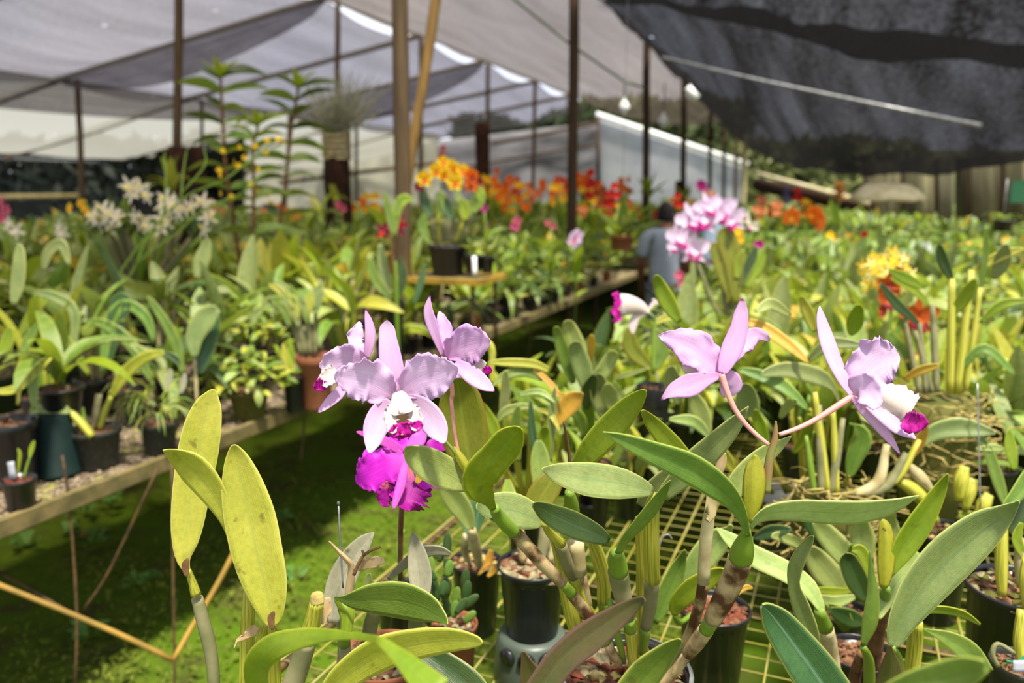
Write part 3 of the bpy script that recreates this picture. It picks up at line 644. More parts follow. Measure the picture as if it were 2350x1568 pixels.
# ---------------------------------------------------------------- main plant with the lilac flowers, centre foreground
T1 = thing('potted_orchid', 'large orchid carrying five pale lilac flowers, in round black pot at bottom centre', 'orchid', pbase(1430, 1545, 1.2))
pc, pr = pot_at(T1, 1432, 1548, 1.2, 152, .2, M['black'], [M['bark'], M['chipw'], M['root'], M['chipr']], PB, n=240, seed=3)
V, Fc, U = lathe([(pr * .97, .0), (pr * 1.03, .003), (pr * 1.03, .012), (pr * .97, .014)], 32, (pc.x, pc.y, pc.z - .004)); obj('pot_ring', V, Fc[:-1], M['steel'], T1, U)
def L(par, st, Z, mt, **k): 
    k.setdefault('fold', .22); return sheet('leaf', st, Z, M[mt], par, **k)
def CANE(par, st, Z, segs):
    """segs: list of (first station, last station, material)"""
    Z0, Z1 = Z; S = [(s[0], s[1], s[2], Z0 + (Z1 - Z0) * i / (len(st) - 1)) for i, s in enumerate(st)]
    for a, b, m in segs:
        q = S[a:b + 1]; stem('cane_joint', [(x, y, w, z - q[0][3]) for x, y, w, z in q], q[0][3], M[m], par, 4, 12)
# canes
CANE(T1, [(1135, 1166, 11), (1140, 1178, 14), (1160, 1203, 16), (1180, 1222, 15.5), (1183, 1224, 16), (1235, 1283, 15.5), (1292, 1340, 13.5), (1291, 1339, 12), (1313, 1364, 12), (1311, 1362, 13.5), (1340, 1400, 14), (1375, 1455, 12), (1374, 1454, 10), (1392, 1476, 11), (1421, 1524, 11)],
     (.95, 1.18), [(0, 3, 'caneg'), (3, 6, 'caneb'), (7, 8, 'caneg'), (9, 11, 'caneb'), (12, 13, 'caneg'), (13, 14, 'caneb')])
CANE(T1, [(1248, 1200, 7), (1262, 1222, 11), (1288, 1248, 13), (1286, 1246, 14), (1300, 1290, 15), (1316, 1325, 12), (1345, 1390, 11), (1390, 1470, 10)], (1.0, 1.2), [(0, 2, 'caney'), (3, 5, 'caneo'), (5, 7, 'caney')])
CANE(T1, [(1306, 1128, 10), (1310, 1150, 16), (1312, 1172, 18), (1314, 1200, 17), (1320, 1243, 20), (1330, 1317, 17), (1331, 1319, 15), (1342, 1370, 14), (1350, 1408, 13), (1385, 1480, 11)], (1.06, 1.2), [(0, 3, 'caneg'), (4, 5, 'canet'), (6, 8, 'caneb'), (8, 9, 'caneo')])
CANE(T1, [(1356, 1235, 11), (1366, 1256, 15), (1376, 1290, 17), (1385, 1330, 16), (1386, 1378, 16), (1390, 1420, 13), (1400, 1490, 9)], (1.05, 1.2), [(0, 4, 'caney'), (4, 6, 'caneg')])
CANE(T1, [(1416, 1268, 12), (1415, 1280, 20), (1420, 1312, 23), (1418, 1310, 24), (1425, 1350, 22), (1441, 1420, 16), (1442, 1422, 15), (1447, 1445, 15), (1446, 1443, 15), (1450, 1500, 12), (1452, 1530, 10)], (.98, 1.19), [(0, 2, 'caneg'), (3, 5, 'caneo'), (6, 7, 'caneg'), (8, 10, 'caney')])
CANE(T1, [(1466, 1190, 9), (1468, 1240, 10), (1470, 1310, 10), (1470, 1350, 11), (1472, 1425, 9), (1465, 1520, 8)], (1.12, 1.22), [(0, 5, 'caney')])
CANE(T1, [(1502, 1138, 10), (1497, 1160, 16), (1494, 1200, 19), (1495, 1280, 19), (1498, 1332, 18), (1496, 1334, 18), (1492, 1390, 16), (1482, 1440, 13), (1476, 1500, 10)], (1.0, 1.2), [(0, 4, 'caney'), (5, 7, 'caneo'), (7, 8, 'caneg')])
CANE(T1, [(1262, 1210, 8), (1280, 1260, 13), (1295, 1330, 16), (1310, 1400, 18), (1322, 1440, 18), (1350, 1500, 10)], (1.1, 1.22), [(0, 5, 'caney')])
CANE(T1, [(1400, 1380, 7), (1412, 1440, 9), (1425, 1490, 8), (1432, 1520, 6)], (1.08, 1.2), [(0, 3, 'caneg')])
CANE(T1, [(1714, 1218, 9), (1711, 1232, 15), (1706, 1258, 25), (1700, 1280, 28), (1699, 1283, 28.5), (1684, 1325, 27), (1655, 1385, 24), (1634, 1425, 20), (1633, 1427, 17.5), (1620, 1447, 17), (1621, 1445, 18), (1597, 1478, 18), (1578, 1503, 14), (1577, 1504, 12), (1545, 1545, 12), (1500, 1590, 13)],
     (.92, 1.12), [(0, 3, 'caneg'), (4, 7, 'caneb'), (8, 9, 'caneg'), (10, 12, 'caneb'), (13, 15, 'caneb')])
CANE(T1, [(1642, 1100, 2), (1636, 1140, 8), (1628, 1180, 13), (1620, 1240, 15), (1614, 1338, 14.5), (1613, 1339, 13), (1606, 1385, 13), (1588, 1440, 12), (1572, 1475, 11), (1555, 1505, 11), (1520, 1560, 9)], (.98, 1.14), [(1, 4, 'canet'), (5, 8, 'caneb'), (8, 10, 'caneo')])
# leaves
L(T1, [(1716, 1232, 6), (1703, 1186, 13), (1678, 1145, 23), (1640, 1112, 32), (1580, 1074, 35), (1500, 1040, 26), (1430, 1011, 15), (1384, 992, 1)], (.92, .80), 'mid', fold=.25, tilt=-.3, rnd=False, n=24)
L(T1, [(1722, 1212, 5), (1737, 1193, 9), (1770, 1177, 18), (1830, 1172, 24), (1900, 1176, 27), (1970, 1176, 26), (2045, 1163, 17), (2109, 1138, 1)], (.92, .88), 'pale', fold=.1, tilt=.8, rnd=False, n=24)
L(T1, [(1520, 1138, 16), (1560, 1100, 26), (1600, 1060, 32), (1645, 1018, 28), (1685, 975, 19), (1718, 933, 1)], (1.0, .93), 'grey', fold=.22, rnd=False)
L(T1, [(1575, 1058, 20), (1538, 1018, 24), (1505, 980, 19), (1484, 955, 11), (1473, 942, 2)], (1.08, 1.0), 'ygm', tilt=.3)
L(T1, [(1322, 1076, 14), (1358, 1032, 30), (1400, 985, 34), (1440, 940, 28), (1470, 908, 14), (1481, 895, 2)], (1.12, 1.0), 'ygm', fold=.12, tilt=-.3)
L(T1, [(1672, 1140, 20), (1708, 1094, 28), (1750, 1050, 23), (1785, 1025, 14), (1817, 1001, 1)], (1.02, 1.0), 'pale', fold=.2, rnd=False)
L(T1, [(1095, 1130, 14), (1078, 1060, 42), (1063, 980, 56), (1056, 915, 48), (1050, 880, 26), (1047, 868, 3)], (1.10, 1.06), 'olive', fold=.25, n=20)
L(T1, [(1133, 1170, 7), (1120, 1147, 17), (1100, 1116, 38), (1108, 1085, 41), (1138, 1050, 38), (1168, 1014, 36), (1188, 990, 18), (1194, 982, 3)], (.95, .85), 'ygm', fold=-.25, tilt=.15, cup=.25, n=22)
L(T1, [(1080, 1122, 6), (1060, 1108, 24), (1025, 1088, 38), (985, 1066, 39), (952, 1045, 28), (937, 1032, 13), (932, 1026, 2)], (.98, .90), 'pale', fold=.18, tilt=.35)
L(T1, [(1500, 1130, 5), (1465, 1119, 25), (1410, 1108, 38), (1350, 1100, 39), (1290, 1088, 27), (1258, 1080, 12), (1244, 1077, 1)], (1.0, .88), 'grey', fold=.2, tilt=.6)
L(T1, [(1398, 1242, 6), (1362, 1225, 25), (1310, 1203, 32), (1262, 1180, 25), (1236, 1164, 14), (1222, 1157, 2)], (.97, .86), 'dark', fold=.2, tilt=.5)
L(T1, [(1248, 1203, 7), (1212, 1184, 34), (1170, 1170, 41), (1130, 1164, 32), (1104, 1163, 17), (1093, 1163, 2)], (1.02, .96), 'grey', fold=.12, tilt=.5)
L(T1, [(1262, 1208, 8), (1232, 1180, 22), (1240, 1145, 34), (1262, 1110, 30), (1272, 1085, 16), (1276, 1076, 3)], (1.04, 1.06), 'olive', fold=.1)
L(T1, [(1418, 1272, 8), (1434, 1240, 10), (1465, 1205, 14), (1500, 1163, 15), (1525, 1125, 9), (1539, 1103, 1)], (.98, .88), 'mid', fold=-.2, tilt=.8, rnd=False)
L(T1, [(1475, 1165, 18), (1500, 1130, 26), (1540, 1090, 22), (1575, 1050, 10)], (1.09, 1.05), 'grey')
L(T1, [(1228, 1600, 34), (1285, 1520, 36), (1345, 1468, 38), (1400, 1427, 30), (1445, 1395, 19), (1470, 1380, 11), (1481, 1378, 2)], (.86, .80), 'purp', fold=.3, tilt=-.35, n=22)
L(T1, [(1222, 1610, 30), (1220, 1560, 27), (1208, 1520, 13), (1199, 1495, 2)], (.90, .88), 'purp', fold=.3)
L(T1, [(1430, 1620, 40), (1478, 1552, 38), (1520, 1508, 27), (1550, 1480, 14), (1564, 1470, 3)], (.84, .80), 'mid', fold=.2, tilt=.3)
L(T1, [(1548, 1414, 4), (1556, 1385, 20), (1590, 1352, 26), (1635, 1325, 20), (1665, 1310, 5)], (1.2, 1.15), 'ygm', fold=.2)
# bracts and twigs
sheet('sheath', [(1042, 1025, 1), (1052, 1045, 10), (1065, 1068, 12.5), (1076, 1094, 7)], (.955, .96), M['sheathg'], T1, rnd=False, fold=-.7, n=12)
sheet('sheath', [(1718, 1200, 6), (1727, 1152, 23), (1731, 1110, 27), (1732, 1075, 22), (1734, 1056, 12), (1733, 1044, 1)], (.915, .90), M['sheathg'], T1, fold=-.6, n=16, label='yellow-green flower sheath with brown edges')
sheet('dry_sheath', [(1643, 1100, 6), (1652, 1075, 11), (1660, 1052, 8), (1665, 1040, 1)], (1.0, .99), M['dry'], T1, fold=-.5, rnd=False, n=8)
stem('dry_twig', [(1308, 1068, 4), (1305, 1030, 3.6), (1299, 995, 3), (1293, 968, 2)], (1.05, 1.02), M['twig'], T1)
sheet('dry_sheath', [(1636, 1100, 10), (1630, 1180, 14), (1622, 1185, 10)], (.975, .975), M['canet'], T1, n=6)
stem('flower_stalk', [(1758, 1130, 11), (1762, 1085, 10.5), (1768, 1045, 9.5), (1778, 1012, 8), (1780, 985, 5), (1781, 966, 1.5)], (.925, .91), M['stalk'], T1, 5, 12)
stem('flower_stalk', [(1066, 1080, 5), (1048, 1045, 4.5), (1030, 1022, 4), (1012, 1003, 4)], (.96, .95), M['stalk'], T1)
def flower(par, label): return label
def fl(par, px, py, Z, w, label):
    """a flower: the column is its own mesh, petals, sepals and lip hang on it"""
    o = stem('flower', [(px, py, w * .3), (px + 1, py + w * .5, w * .5), (px + 1, py + w, w * .35)], (Z + .008, Z), M['pink'], par, 3, 10, label); return o
PT = dict(thick=.0007, fold=.12)
# flower facing the camera
f = fl(T1, 911, 908, .915, 8, 'open lilac flower facing forward with white lip and magenta skirt')
sheet('sepal', [(909, 910, 7), (904, 882, 20), (899, 848, 28), (894, 810, 25), (890, 780, 21), (888, 755, 18), (888, 741, 8), (888, 736, 1)], (.93, .925), M['lilac'], f, tilt=.1, n=22, m=10, **PT)
sheet('petal', [(902, 908, 8), (884, 896, 36), (858, 880, 54), (832, 873, 52), (806, 868, 38), (786, 865, 26), (774, 863, 14), (767, 862, 1)], (.92, .885), M['lilac'], f, ruf=.30, rf=9, n=34, m=14, tilt=-.2, **PT)
sheet('petal', [(915, 906, 8), (936, 888, 36), (962, 872, 52), (990, 862, 52), (1014, 856, 42), (1034, 850, 26), (1046, 847, 12), (1052, 846, 1)], (.92, .885), M['lilac'], f, ruf=.26, rf=8, n=34, m=14, tilt=.2, **PT)
sheet('sepal', [(896, 920, 10), (876, 948, 27), (863, 978, 29), (856, 1008, 22), (851, 1028, 12), (848, 1040, 1)], (.92, .90), M['lilac'], f, tilt=-.25, n=22, m=10, **PT)
sheet('sepal', [(933, 914, 12), (964, 938, 29), (988, 963, 31), (1004, 988, 26), (1014, 1006, 14), (1018, 1018, 1)], (.92, .90), M['lilac'], f, tilt=.25, n=22, m=10, **PT)
sheet('lip', [(922, 935, 20), (926, 952, 33), (928, 970, 37), (929, 985, 33), (930, 997, 26), (933, 1003, 12)], (.90, .868), M['lipw'], f, ruf=.5, rf=11, cup=.35, n=26, m=14, thick=.0008, fold=0)
sheet('lip', [(895, 984, 4), (905, 990, 13), (920, 982, 12), (932, 986, 16), (948, 984, 15), (958, 976, 10), (964, 966, 4)], (.866, .866), M['lipm'], f, ruf=.7, rf=9, n=26, m=10, thick=.0008)
sheet('lip', [(912, 900, 10), (916, 912, 20), (920, 928, 26), (923, 942, 27), (925, 950, 20)], (.905, .868), M['liph'], f, ruf=.1, rf=5, cup=-.5, n=14, m=10, thick=.0008)
sheet('lip', [(902, 925, 8), (898, 945, 14), (898, 965, 16), (902, 985, 12), (908, 992, 3)], (.89, .862), M['liph'], f, ruf=.6, rf=12, cup=.3, n=18, m=8, thick=.0008)
sheet('lip', [(944, 930, 8), (951, 948, 15), (954, 965, 16), (952, 980, 12), (948, 988, 3)], (.89, .862), M['liph'], f, ruf=.6, rf=12, cup=.3, n=18, m=8, thick=.0008)
stem('column', [(918, 938, 5), (921, 944, 7), (922, 950, 4)], (.872, .868), M['liph'], f, 3, 8)
# flower behind it at the left, in profile
f = fl(T1, 838, 825, .985, 7, 'lilac flower in profile facing left')
sheet('sepal', [(840, 824, 5), (848, 792, 11), (850, 764, 12), (846, 738, 9), (841, 720, 4), (839, 711, 1)], (.985, .98), M['lilact'], f, tilt=.5, n=16, **PT)
sheet('petal', [(831, 824, 8), (823, 798, 17), (816, 778, 21), (822, 752, 11), (825, 738, 1)], (.985, 1.0), M['lilac'], f, ruf=.4, rf=9, n=20, tilt=.3, **PT)
sheet('petal', [(842, 832, 14), (812, 830, 34), (785, 829, 36), (760, 833, 27), (742, 838, 14), (733, 838, 2)], (.965, .955), M['lilac'], f, ruf=.3, rf=8, n=26, m=12, tilt=-.35, **PT)
sheet('lip', [(772, 850, 18), (757, 862, 20), (746, 875, 17), (740, 886, 9)], (.95, .94), M['liph'], f, ruf=.3, rf=7, cup=.4, n=14, thick=.0008)
sheet('lip', [(752, 886, 7), (738, 885, 14), (728, 884, 13), (721, 882, 4)], (.945, .93), M['lipm'], f, ruf=.8, rf=10, n=14, thick=.0008)
sheet('sepal', [(800, 874, 8), (778, 902, 13), (758, 921, 12), (740, 938, 7), (728, 948, 1)], (.965, .95), M['lilact'], f, tilt=.4, n=16, rnd=False, **PT)
# flower behind at the right
f = fl(T1, 1022, 820, .97, 7, 'lilac flower facing away to the right')
sheet('sepal', [(1018, 818, 5), (1004, 782, 9), (991, 745, 13), (983, 715, 11), (984, 692, 5), (987, 679, 1)], (.97, .965), M['lilact'], f, tilt=-.4, n=18, **PT)
sheet('petal', [(1021, 817, 5), (1020, 788, 13), (1021, 762, 18), (1014, 738, 14), (1010, 722, 7), (1008, 715, 1)], (.975, .99), M['lilac2'], f, ruf=.35, rf=8, n=20, **PT)
sheet('petal', [(1024, 820, 7), (1045, 802, 35), (1072, 792, 46), (1098, 787, 38), (1114, 786, 22), (1125, 786, 3)], (.965, .935), M['lilac2'], f, ruf=.26, rf=9, n=28, m=12, tilt=.2, **PT)
sheet('sepal', [(1045, 832, 8), (1066, 848, 18), (1090, 866, 21), (1112, 882, 16), (1128, 893, 7), (1134, 899, 1)], (.96, .94), M['lilact'], f, tilt=-.2, n=18, **PT)
sheet('lip', [(1072, 836, 6), (1092, 838, 15), (1106, 840, 14), (1114, 842, 9)], (.965, .955), M['liph'], f, ruf=.2, n=12, thick=.0008)
sheet('lip', [(1108, 853, 5), (1116, 851, 9), (1124, 848, 8), (1128, 846, 3)], (.955, .95), M['lipm'], f, ruf=.4, n=10, thick=.0008)
sheet('petal', [(1030, 850, 4), (1040, 858, 9), (1052, 862, 6), (1058, 862, 1)], (.94, .93), M['lilac'], f, ruf=.3, n=10, thick=.0007)
stem('pedicel', [(1036, 880, 5), (1038, 905, 5), (1036, 925, 4.5), (1046, 1010, 4), (1062, 1075, 4)], (.985, 1.0), M['pink'], T1)
# right pair
f = fl(T1, 1656, 858, .93, 7, 'lilac flower seen from behind on the left of the right pair')
sheet('sepal', [(1656, 858, 9), (1668, 828, 20), (1682, 795, 25), (1695, 758, 21), (1701, 722, 17), (1703, 700, 10), (1702, 685, 1)], (.93, .925), M['lilact'], f, tilt=-.2, n=22, m=10, **PT)
sheet('petal', [(1655, 856, 7), (1630, 832, 34), (1600, 806, 44), (1568, 788, 36), (1538, 777, 20), (1518, 772, 8), (1510, 771, 1)], (.935, .96), M['lilac2'], f, ruf=.28, rf=8, n=30, m=12, **PT)
sheet('petal', [(1682, 830, 8), (1694, 805, 16), (1712, 783, 23), (1735, 769, 17), (1753, 772, 11), (1766, 782, 1)], (.94, .98), M['lilac2'], f, ruf=.35, rf=8, n=22, m=10, **PT)
sheet('sepal', [(1656, 861, 4), (1622, 870, 16), (1585, 884, 27), (1552, 894, 20), (1530, 907, 9), (1517, 919, 1)], (.93, .95), M['lilact'], f, tilt=.2, n=20, m=10, **PT)
sheet('sepal', [(1660, 860, 8), (1676, 871, 22), (1684, 886, 20), (1680, 900, 11), (1675, 910, 1)], (.935, .95), M['lilac2'], f, n=14, **PT)
sheet('sepal', [(1657, 870, 4), (1657, 890, 6), (1660, 905, 5), (1662, 913, 1)], (.94, .95), M['lilac2'], f, n=8, **PT)
sheet('lip', [(1610, 853, 4), (1590, 847, 11), (1574, 846, 9), (1566, 845, 2)], (.95, .96), M['liph'], f, n=10, thick=.0008)
stem('pedicel', [(1656, 860, 7.5), (1664, 885, 7.2), (1673, 910, 6.6), (1688, 942, 6), (1710, 972, 5.6), (1738, 1000, 5.2), (1764, 1021, 5)], (.925, .915), M['pink'], T1, 5, 12)
f = fl(T1, 1956, 908, .92, 8, 'lilac flower turned right with white tube lip and magenta tip')
sheet('sepal', [(1956, 908, 6), (1936, 872, 13), (1914, 825, 17), (1896, 775, 17), (1884, 728, 10), (1881, 702, 1)], (.92, .93), M['lilac'], f, tilt=.3, rnd=False, n=22, **PT)
sheet('petal', [(1957, 905, 8), (1972, 878, 38), (1994, 850, 58), (2018, 830, 58), (2038, 822, 48), (2054, 817, 28), (2063, 814, 3)], (.925, .95), M['lilac'], f, ruf=.26, rf=9, n=32, m=14, tilt=.2, **PT)
sheet('lip', [(1978, 892, 14), (2010, 900, 28), (2045, 918, 38), (2075, 934, 40), (2092, 944, 36)], (.90, .89), M['liph'], f, ruf=.28, rf=8, cup=-.6, n=22, m=12, thick=.0008)
sheet('lip', [(2074, 962, 16), (2082, 966, 22), (2094, 970, 25), (2106, 970, 22), (2116, 968, 17), (2126, 962, 11)], (.885, .875), M['lipm'], f, ruf=.5, rf=9, cup=.2, rnd=False, n=20, thick=.0008)
sheet('petal', [(1956, 900, 10), (1970, 890, 32), (1990, 898, 36), (2004, 918, 25), (2012, 938, 10)], (.895, .87), M['lilac'], f, ruf=.2, rf=6, n=22, m=12, tilt=.3, **PT)
sheet('sepal', [(1990, 928, 8), (2024, 945, 20), (2052, 968, 22), (2076, 988, 15), (2092, 1000, 7), (2102, 1007, 1)], (.90, .89), M['lilac'], f, tilt=-.3, n=18, ruf=.1, **PT)
sheet('sepal', [(1957, 912, 6), (1980, 938, 12), (2008, 966, 14), (2036, 1000, 11), (2056, 1028, 5), (2067, 1046, 1)], (.91, .90), M['lilact'], f, tilt=.5, rnd=False, n=18, **PT)
stem('pedicel', [(1955, 911, 8), (1935, 924, 8), (1905, 943, 7.2), (1867, 966, 6.2), (1826, 985, 5.4), (1788, 998, 5)], (.92, .912), M['pink'], T1, 5, 12)

# ---------------------------------------------------------------- magenta flower behind and below
TM = thing('potted_orchid', 'orchid with one deep magenta flower hanging below the forward-facing lilac flower', 'orchid', pbase(918, 1300, 1.75))
stem('flower_stalk', [(919, 1330, 6), (919, 1240, 6), (922, 1165, 6), (928, 1070, 5), (932, 1045, 5)], (1.25, 1.14), M['twig'], TM)
f = fl(TM, 930, 1042, 1.13, 6, 'deep magenta flower with ruffled petals')
for st, z, m, k in (([(928, 1046, 12), (900, 1064, 42), (872, 1080, 54), (846, 1092, 44), (828, 1100, 24), (816, 1104, 4)], (1.13, 1.09), 'mag', dict(ruf=.4, rf=9, n=30, m=12)),
        ([(926, 1040, 12), (912, 1022, 30), (904, 1008, 26), (900, 1000, 8)], (1.15, 1.18), 'mag', dict(ruf=.2)),
        ([(926, 1040, 8), (900, 1022, 12), (870, 1008, 11), (840, 998, 7), (818, 991, 1)], (1.13, 1.10), 'magp', {}),
        ([(940, 1032, 12), (956, 1014, 18), (964, 998, 16), (962, 985, 6)], (1.13, 1.14), 'magp', {}),
        ([(975, 1032, 10), (1000, 1022, 16), (1018, 1024, 14), (1030, 1034, 3)], (1.14, 1.14), 'mag', dict(ruf=.4)),
        ([(985, 1090, 8), (998, 1106, 14), (1004, 1118, 8), (1006, 1124, 1)], (1.13, 1.13), 'magp', {}),
        ([(945, 1065, 14), (948, 1095, 32), (944, 1120, 44), (934, 1142, 46), (925, 1158, 30), (920, 1166, 5)], (1.12, 1.07), 'magd', dict(ruf=.6, rf=10, n=30, m=12)),
        ([(898, 1110, 14), (888, 1130, 20), (884, 1148, 16), (886, 1164, 5)], (1.10, 1.10), 'magd', dict(ruf=.6, rf=8)),
        ([(932, 1050, 6), (926, 1085, 10), (918, 1120, 11), (909, 1148, 8), (903, 1170, 1)], (1.075, 1.065), 'magp', dict(fold=-.6)),
        ([(960, 1060, 14), (975, 1080, 26), (972, 1105, 22), (962, 1118, 6)], (1.09, 1.10), 'mag', dict(ruf=.3))):
    kk = dict(thick=.0008); kk.update(k); sheet('petal' if m != 'magd' else 'lip', st, z, M[m], f, **kk)
sheet('throat', [(957, 1080, 3), (962, 1096, 8), (956, 1110, 4)], (1.055, 1.055), M['yel'], f, n=8)
c0 = P(918, 1300, 1.72); potmesh(.06, .1, M['black'], 'pot', TM, (c0.x, c0.y, PB)); chips(TM, (c0.x, c0.y, PB), .055, .09, [M['bark']], 40, .008)
stem('cane', [(925, 1330, 6), (915, 1260, 7), (925, 1215, 5)], (1.5, 1.5), M['caneg'], TM)

# ---------------------------------------------------------------- yellow-green plant at the left
T2 = thing('potted_orchid', 'tall yellow-green orchid with three broad leaves at the left foreground', 'orchid', pbase(560, 1700, 1.05))
L(T2, [(431, 1316, 3), (420, 1280, 18), (426, 1228, 34), (433, 1172, 41), (441, 1110, 44), (452, 1050, 47), (464, 985, 44), (477, 935, 33), (486, 908, 17), (492, 894, 2)], (.98, .99), 'yg', fold=.2, tilt=.1, n=26)
L(T2, [(538, 1262, 4), (518, 1190, 16), (483, 1124, 32), (442, 1076, 35), (408, 1052, 22), (388, 1040, 10), (374, 1034, 1)], (.95, .88), 'yg', fold=.22, tilt=-.3, rnd=False, n=22)
L(T2, [(624, 1440, 5), (620, 1395, 35), (607, 1335, 52), (590, 1270, 59), (573, 1190, 60), (557, 1120, 50), (545, 1062, 32), (539, 1035, 17), (536, 1021, 2)], (.94, .92), 'yg', fold=.25, n=26, tilt=.05)
CANE(T2, [(431, 1308, 7), (441, 1335, 9), (450, 1365, 12), (452, 1372, 13), (466, 1425, 15), (480, 1480, 15), (488, 1530, 14), (492, 1600, 14)], (.98, 1.02), [(0, 2, 'caney'), (3, 7, 'caneo')])
CANE(T2, [(568, 1355, 9), (570, 1400, 15), (568, 1440, 16), (567, 1480, 17), (566, 1600, 17)], (1.0, 1.02), [(0, 4, 'caney')])
CANE(T2, [(622, 1440, 8), (628, 1470, 13), (632, 1600, 15)], (.95, 1.0), [(0, 2, 'caney')])
CANE(T2, [(612, 1425, 9), (598, 1480, 13), (575, 1600, 15)], (.98, 1.0), [(0, 2, 'caney')])
CANE(T2, [(728, 1378, 16), (718, 1425, 19), (706, 1470, 21), (690, 1520, 23), (662, 1600, 26)], (.90, .95), [(0, 2, 'caney'), (2, 4, 'caneo')])
V, Fc, U = lathe([(.0035, .004), (.0060, .006), (.0078, .003), (.0085, -.003)], 14, P(728, 1374, .90)); obj('cut_tip', V, Fc, M['root'], T2, U)
sheet('dry_sheath', [(590, 1440, 6), (576, 1452, 12), (562, 1462, 8), (545, 1470, 3), (537, 1490, 1)], (.97, .97), M['dry'], T2, ruf=.5, n=12)
sheet('dry_sheath', [(748, 1372, 8), (752, 1395, 10), (745, 1420, 7), (738, 1432, 2)], (.92, .92), M['dry'], T2, ruf=.6, n=12)
for x, y, z in ((428, 1310, .965), (625, 1432, .925)):
    sheet('leaf_scar', [(x, y + 14, 2), (x - 2, y, 7), (x - 3, y - 14, 8), (x + 4, y - 28, 2)], z, M['twig'], T2, n=8)
c0 = P(590, 1750, 1.05); potmesh(.09, .12, M['black'], 'pot', T2, (c0.x, c0.y, PB)); chips(T2, (c0.x, c0.y, PB), .08, .11, [M['chipw'], M['bark']], 50)
# pot-bound plant at bottom left with folded leaf
T3 = thing('potted_orchid', 'orchid at bottom left with one folded arching leaf and one broad flat leaf', 'orchid', pbase(760, 1700, 1.1))
L(T3, [(600, 1610, 20), (588, 1560, 27), (594, 1518, 31), (632, 1484, 31), (690, 1466, 24), (750, 1458, 15), (810, 1460, 9), (850, 1466, 9), (876, 1474, 11), (930, 1520, 22), (1000, 1590, 40)], (.86, .58), 'ygm', fold=-.12, tilt=-.6, n=34)
L(T3, [(730, 1620, 14), (790, 1555, 33), (865, 1505, 40), (950, 1480, 36), (1030, 1470, 28), (1082, 1472, 17), (1107, 1476, 2)], (.92, .84), 'yg', fold=.15, tilt=.45, n=24)
L(T3, [(940, 1475, 8), (1000, 1515, 30), (1070, 1570, 38), (1130, 1630, 20)], (1.02, .98), 'dark', fold=.2)
c0 = P(800, 1760, 1.1); potmesh(.09, .12, M['black'], 'pot', T3, (c0.x, c0.y, PB)); stem('cane', [(705, 1580, 10), (740, 1700, 12), (790, 1790, 12)], (.93, 1.05), M['caney'], T3)
stem('cane', [(860, 1600, 10), (850, 1700, 12), (820, 1790, 12)], (1.0, 1.08), M['caney'], T3)
# dusty plant with the apple green leaf
T4 = thing('potted_orchid', 'orchid with dusty grey upright leaves, dry tan sheath and one apple green leaf', 'orchid', pbase(850, 1500, 1.25))
L(T4, [(768, 1372, 3), (790, 1376, 10), (815, 1377, 22), (862, 1374, 36), (920, 1378, 42), (972, 1394, 35), (1004, 1412, 20), (1020, 1425, 9), (1026, 1434, 1)], (1.0, .92), 'mid', fold=.12, tilt=.5, n=26)
sheet('leaf', [(770, 1374, 4), (785, 1385, 14), (795, 1402, 18), (797, 1425, 15), (795, 1450, 13)], (1.01, 1.0), M['ygm'], T4, fold=-.6)
CANE(T4, [(796, 1400, 14), (795, 1430, 14), (790, 1480, 13), (800, 1600, 12)], (1.02, 1.15), [(0, 2, 'caneg'), (2, 3, 'caneo')])
L(T4, [(762, 1430, 14), (768, 1385, 27), (785, 1330, 32), (810, 1280, 27), (835, 1246, 18), (850, 1230, 8), (858, 1222, 1)], (1.08, 1.10), 'scurf', fold=.2)
L(T4, [(968, 1370, 18), (964, 1320, 27), (958, 1275, 22), (951, 1240, 11), (947, 1222, 2)], (1.10, 1.12), 'scurf', fold=.25)
L(T4, [(890, 1330, 4), (925, 1298, 10), (965, 1270, 14), (1005, 1264, 11), (1036, 1272, 1)], (1.14, 1.14), 'scurf', fold=.1, tilt=.5)
L(T4, [(820, 1385, 5), (845, 1352, 14), (845, 1330, 10), (848, 1316, 1)], (1.1, 1.1), 'pale')
for st in ([(786, 1540, 14), (790, 1480, 15), (783, 1420, 12), (775, 1390, 9)], [(838, 1520, 11), (850, 1440, 17), (862, 1395, 15)], [(940, 1490, 10), (958, 1410, 18), (966, 1365, 15)]):
    stem('cane', st, (1.18, 1.1), M['caneo'], T4)
sheet('dry_sheath', [(800, 1372, 9), (805, 1330, 9), (806, 1300, 7), (797, 1286, 6), (775, 1264, 4), (755, 1242, 1)], (1.02, .99), M['dry'], T4, fold=-.8, rnd=False, n=16, label='pointed tan dry sheath')
sheet('dry_sheath', [(812, 1310, 3), (836, 1296, 12), (862, 1290, 13), (882, 1286, 5)], (1.0, .985), M['dry'], T4, ruf=.4, n=12)
stem('dry_twig', [(812, 1320, 4), (822, 1296, 4), (836, 1274, 3.6), (856, 1262, 3), (872, 1256, 3.5)], (.99, .985), M['twig'], T4)
stem('dry_twig', [(836, 1274, 2.5), (832, 1266, 3), (831, 1262, 1)], (.985, .985), M['twig'], T4)
cX, rX = pot_at(T4, 880, 1500, 1.3, 105, .14, M['terra'], [M['chipr'], M['chipw'], M['bark']], PB, n=160, seed=9)
t = stem('stake_wire', [(787, 1350, 2.2), (783, 1280, 2.2), (780, 1230, 2.4), (777, 1162, 2.2)], (1.03, 1.02), M['steel'])
tag(t, 'thin grey wire stake with a knob, standing by the dusty leaves', 'stake'); V, Fc, U = lathe([(.0012, 0), (.0024, .003), (.0012, .006)], 10, P(777, 1160, 1.02)); obj('knob', V, Fc, M['steel'], t, U)

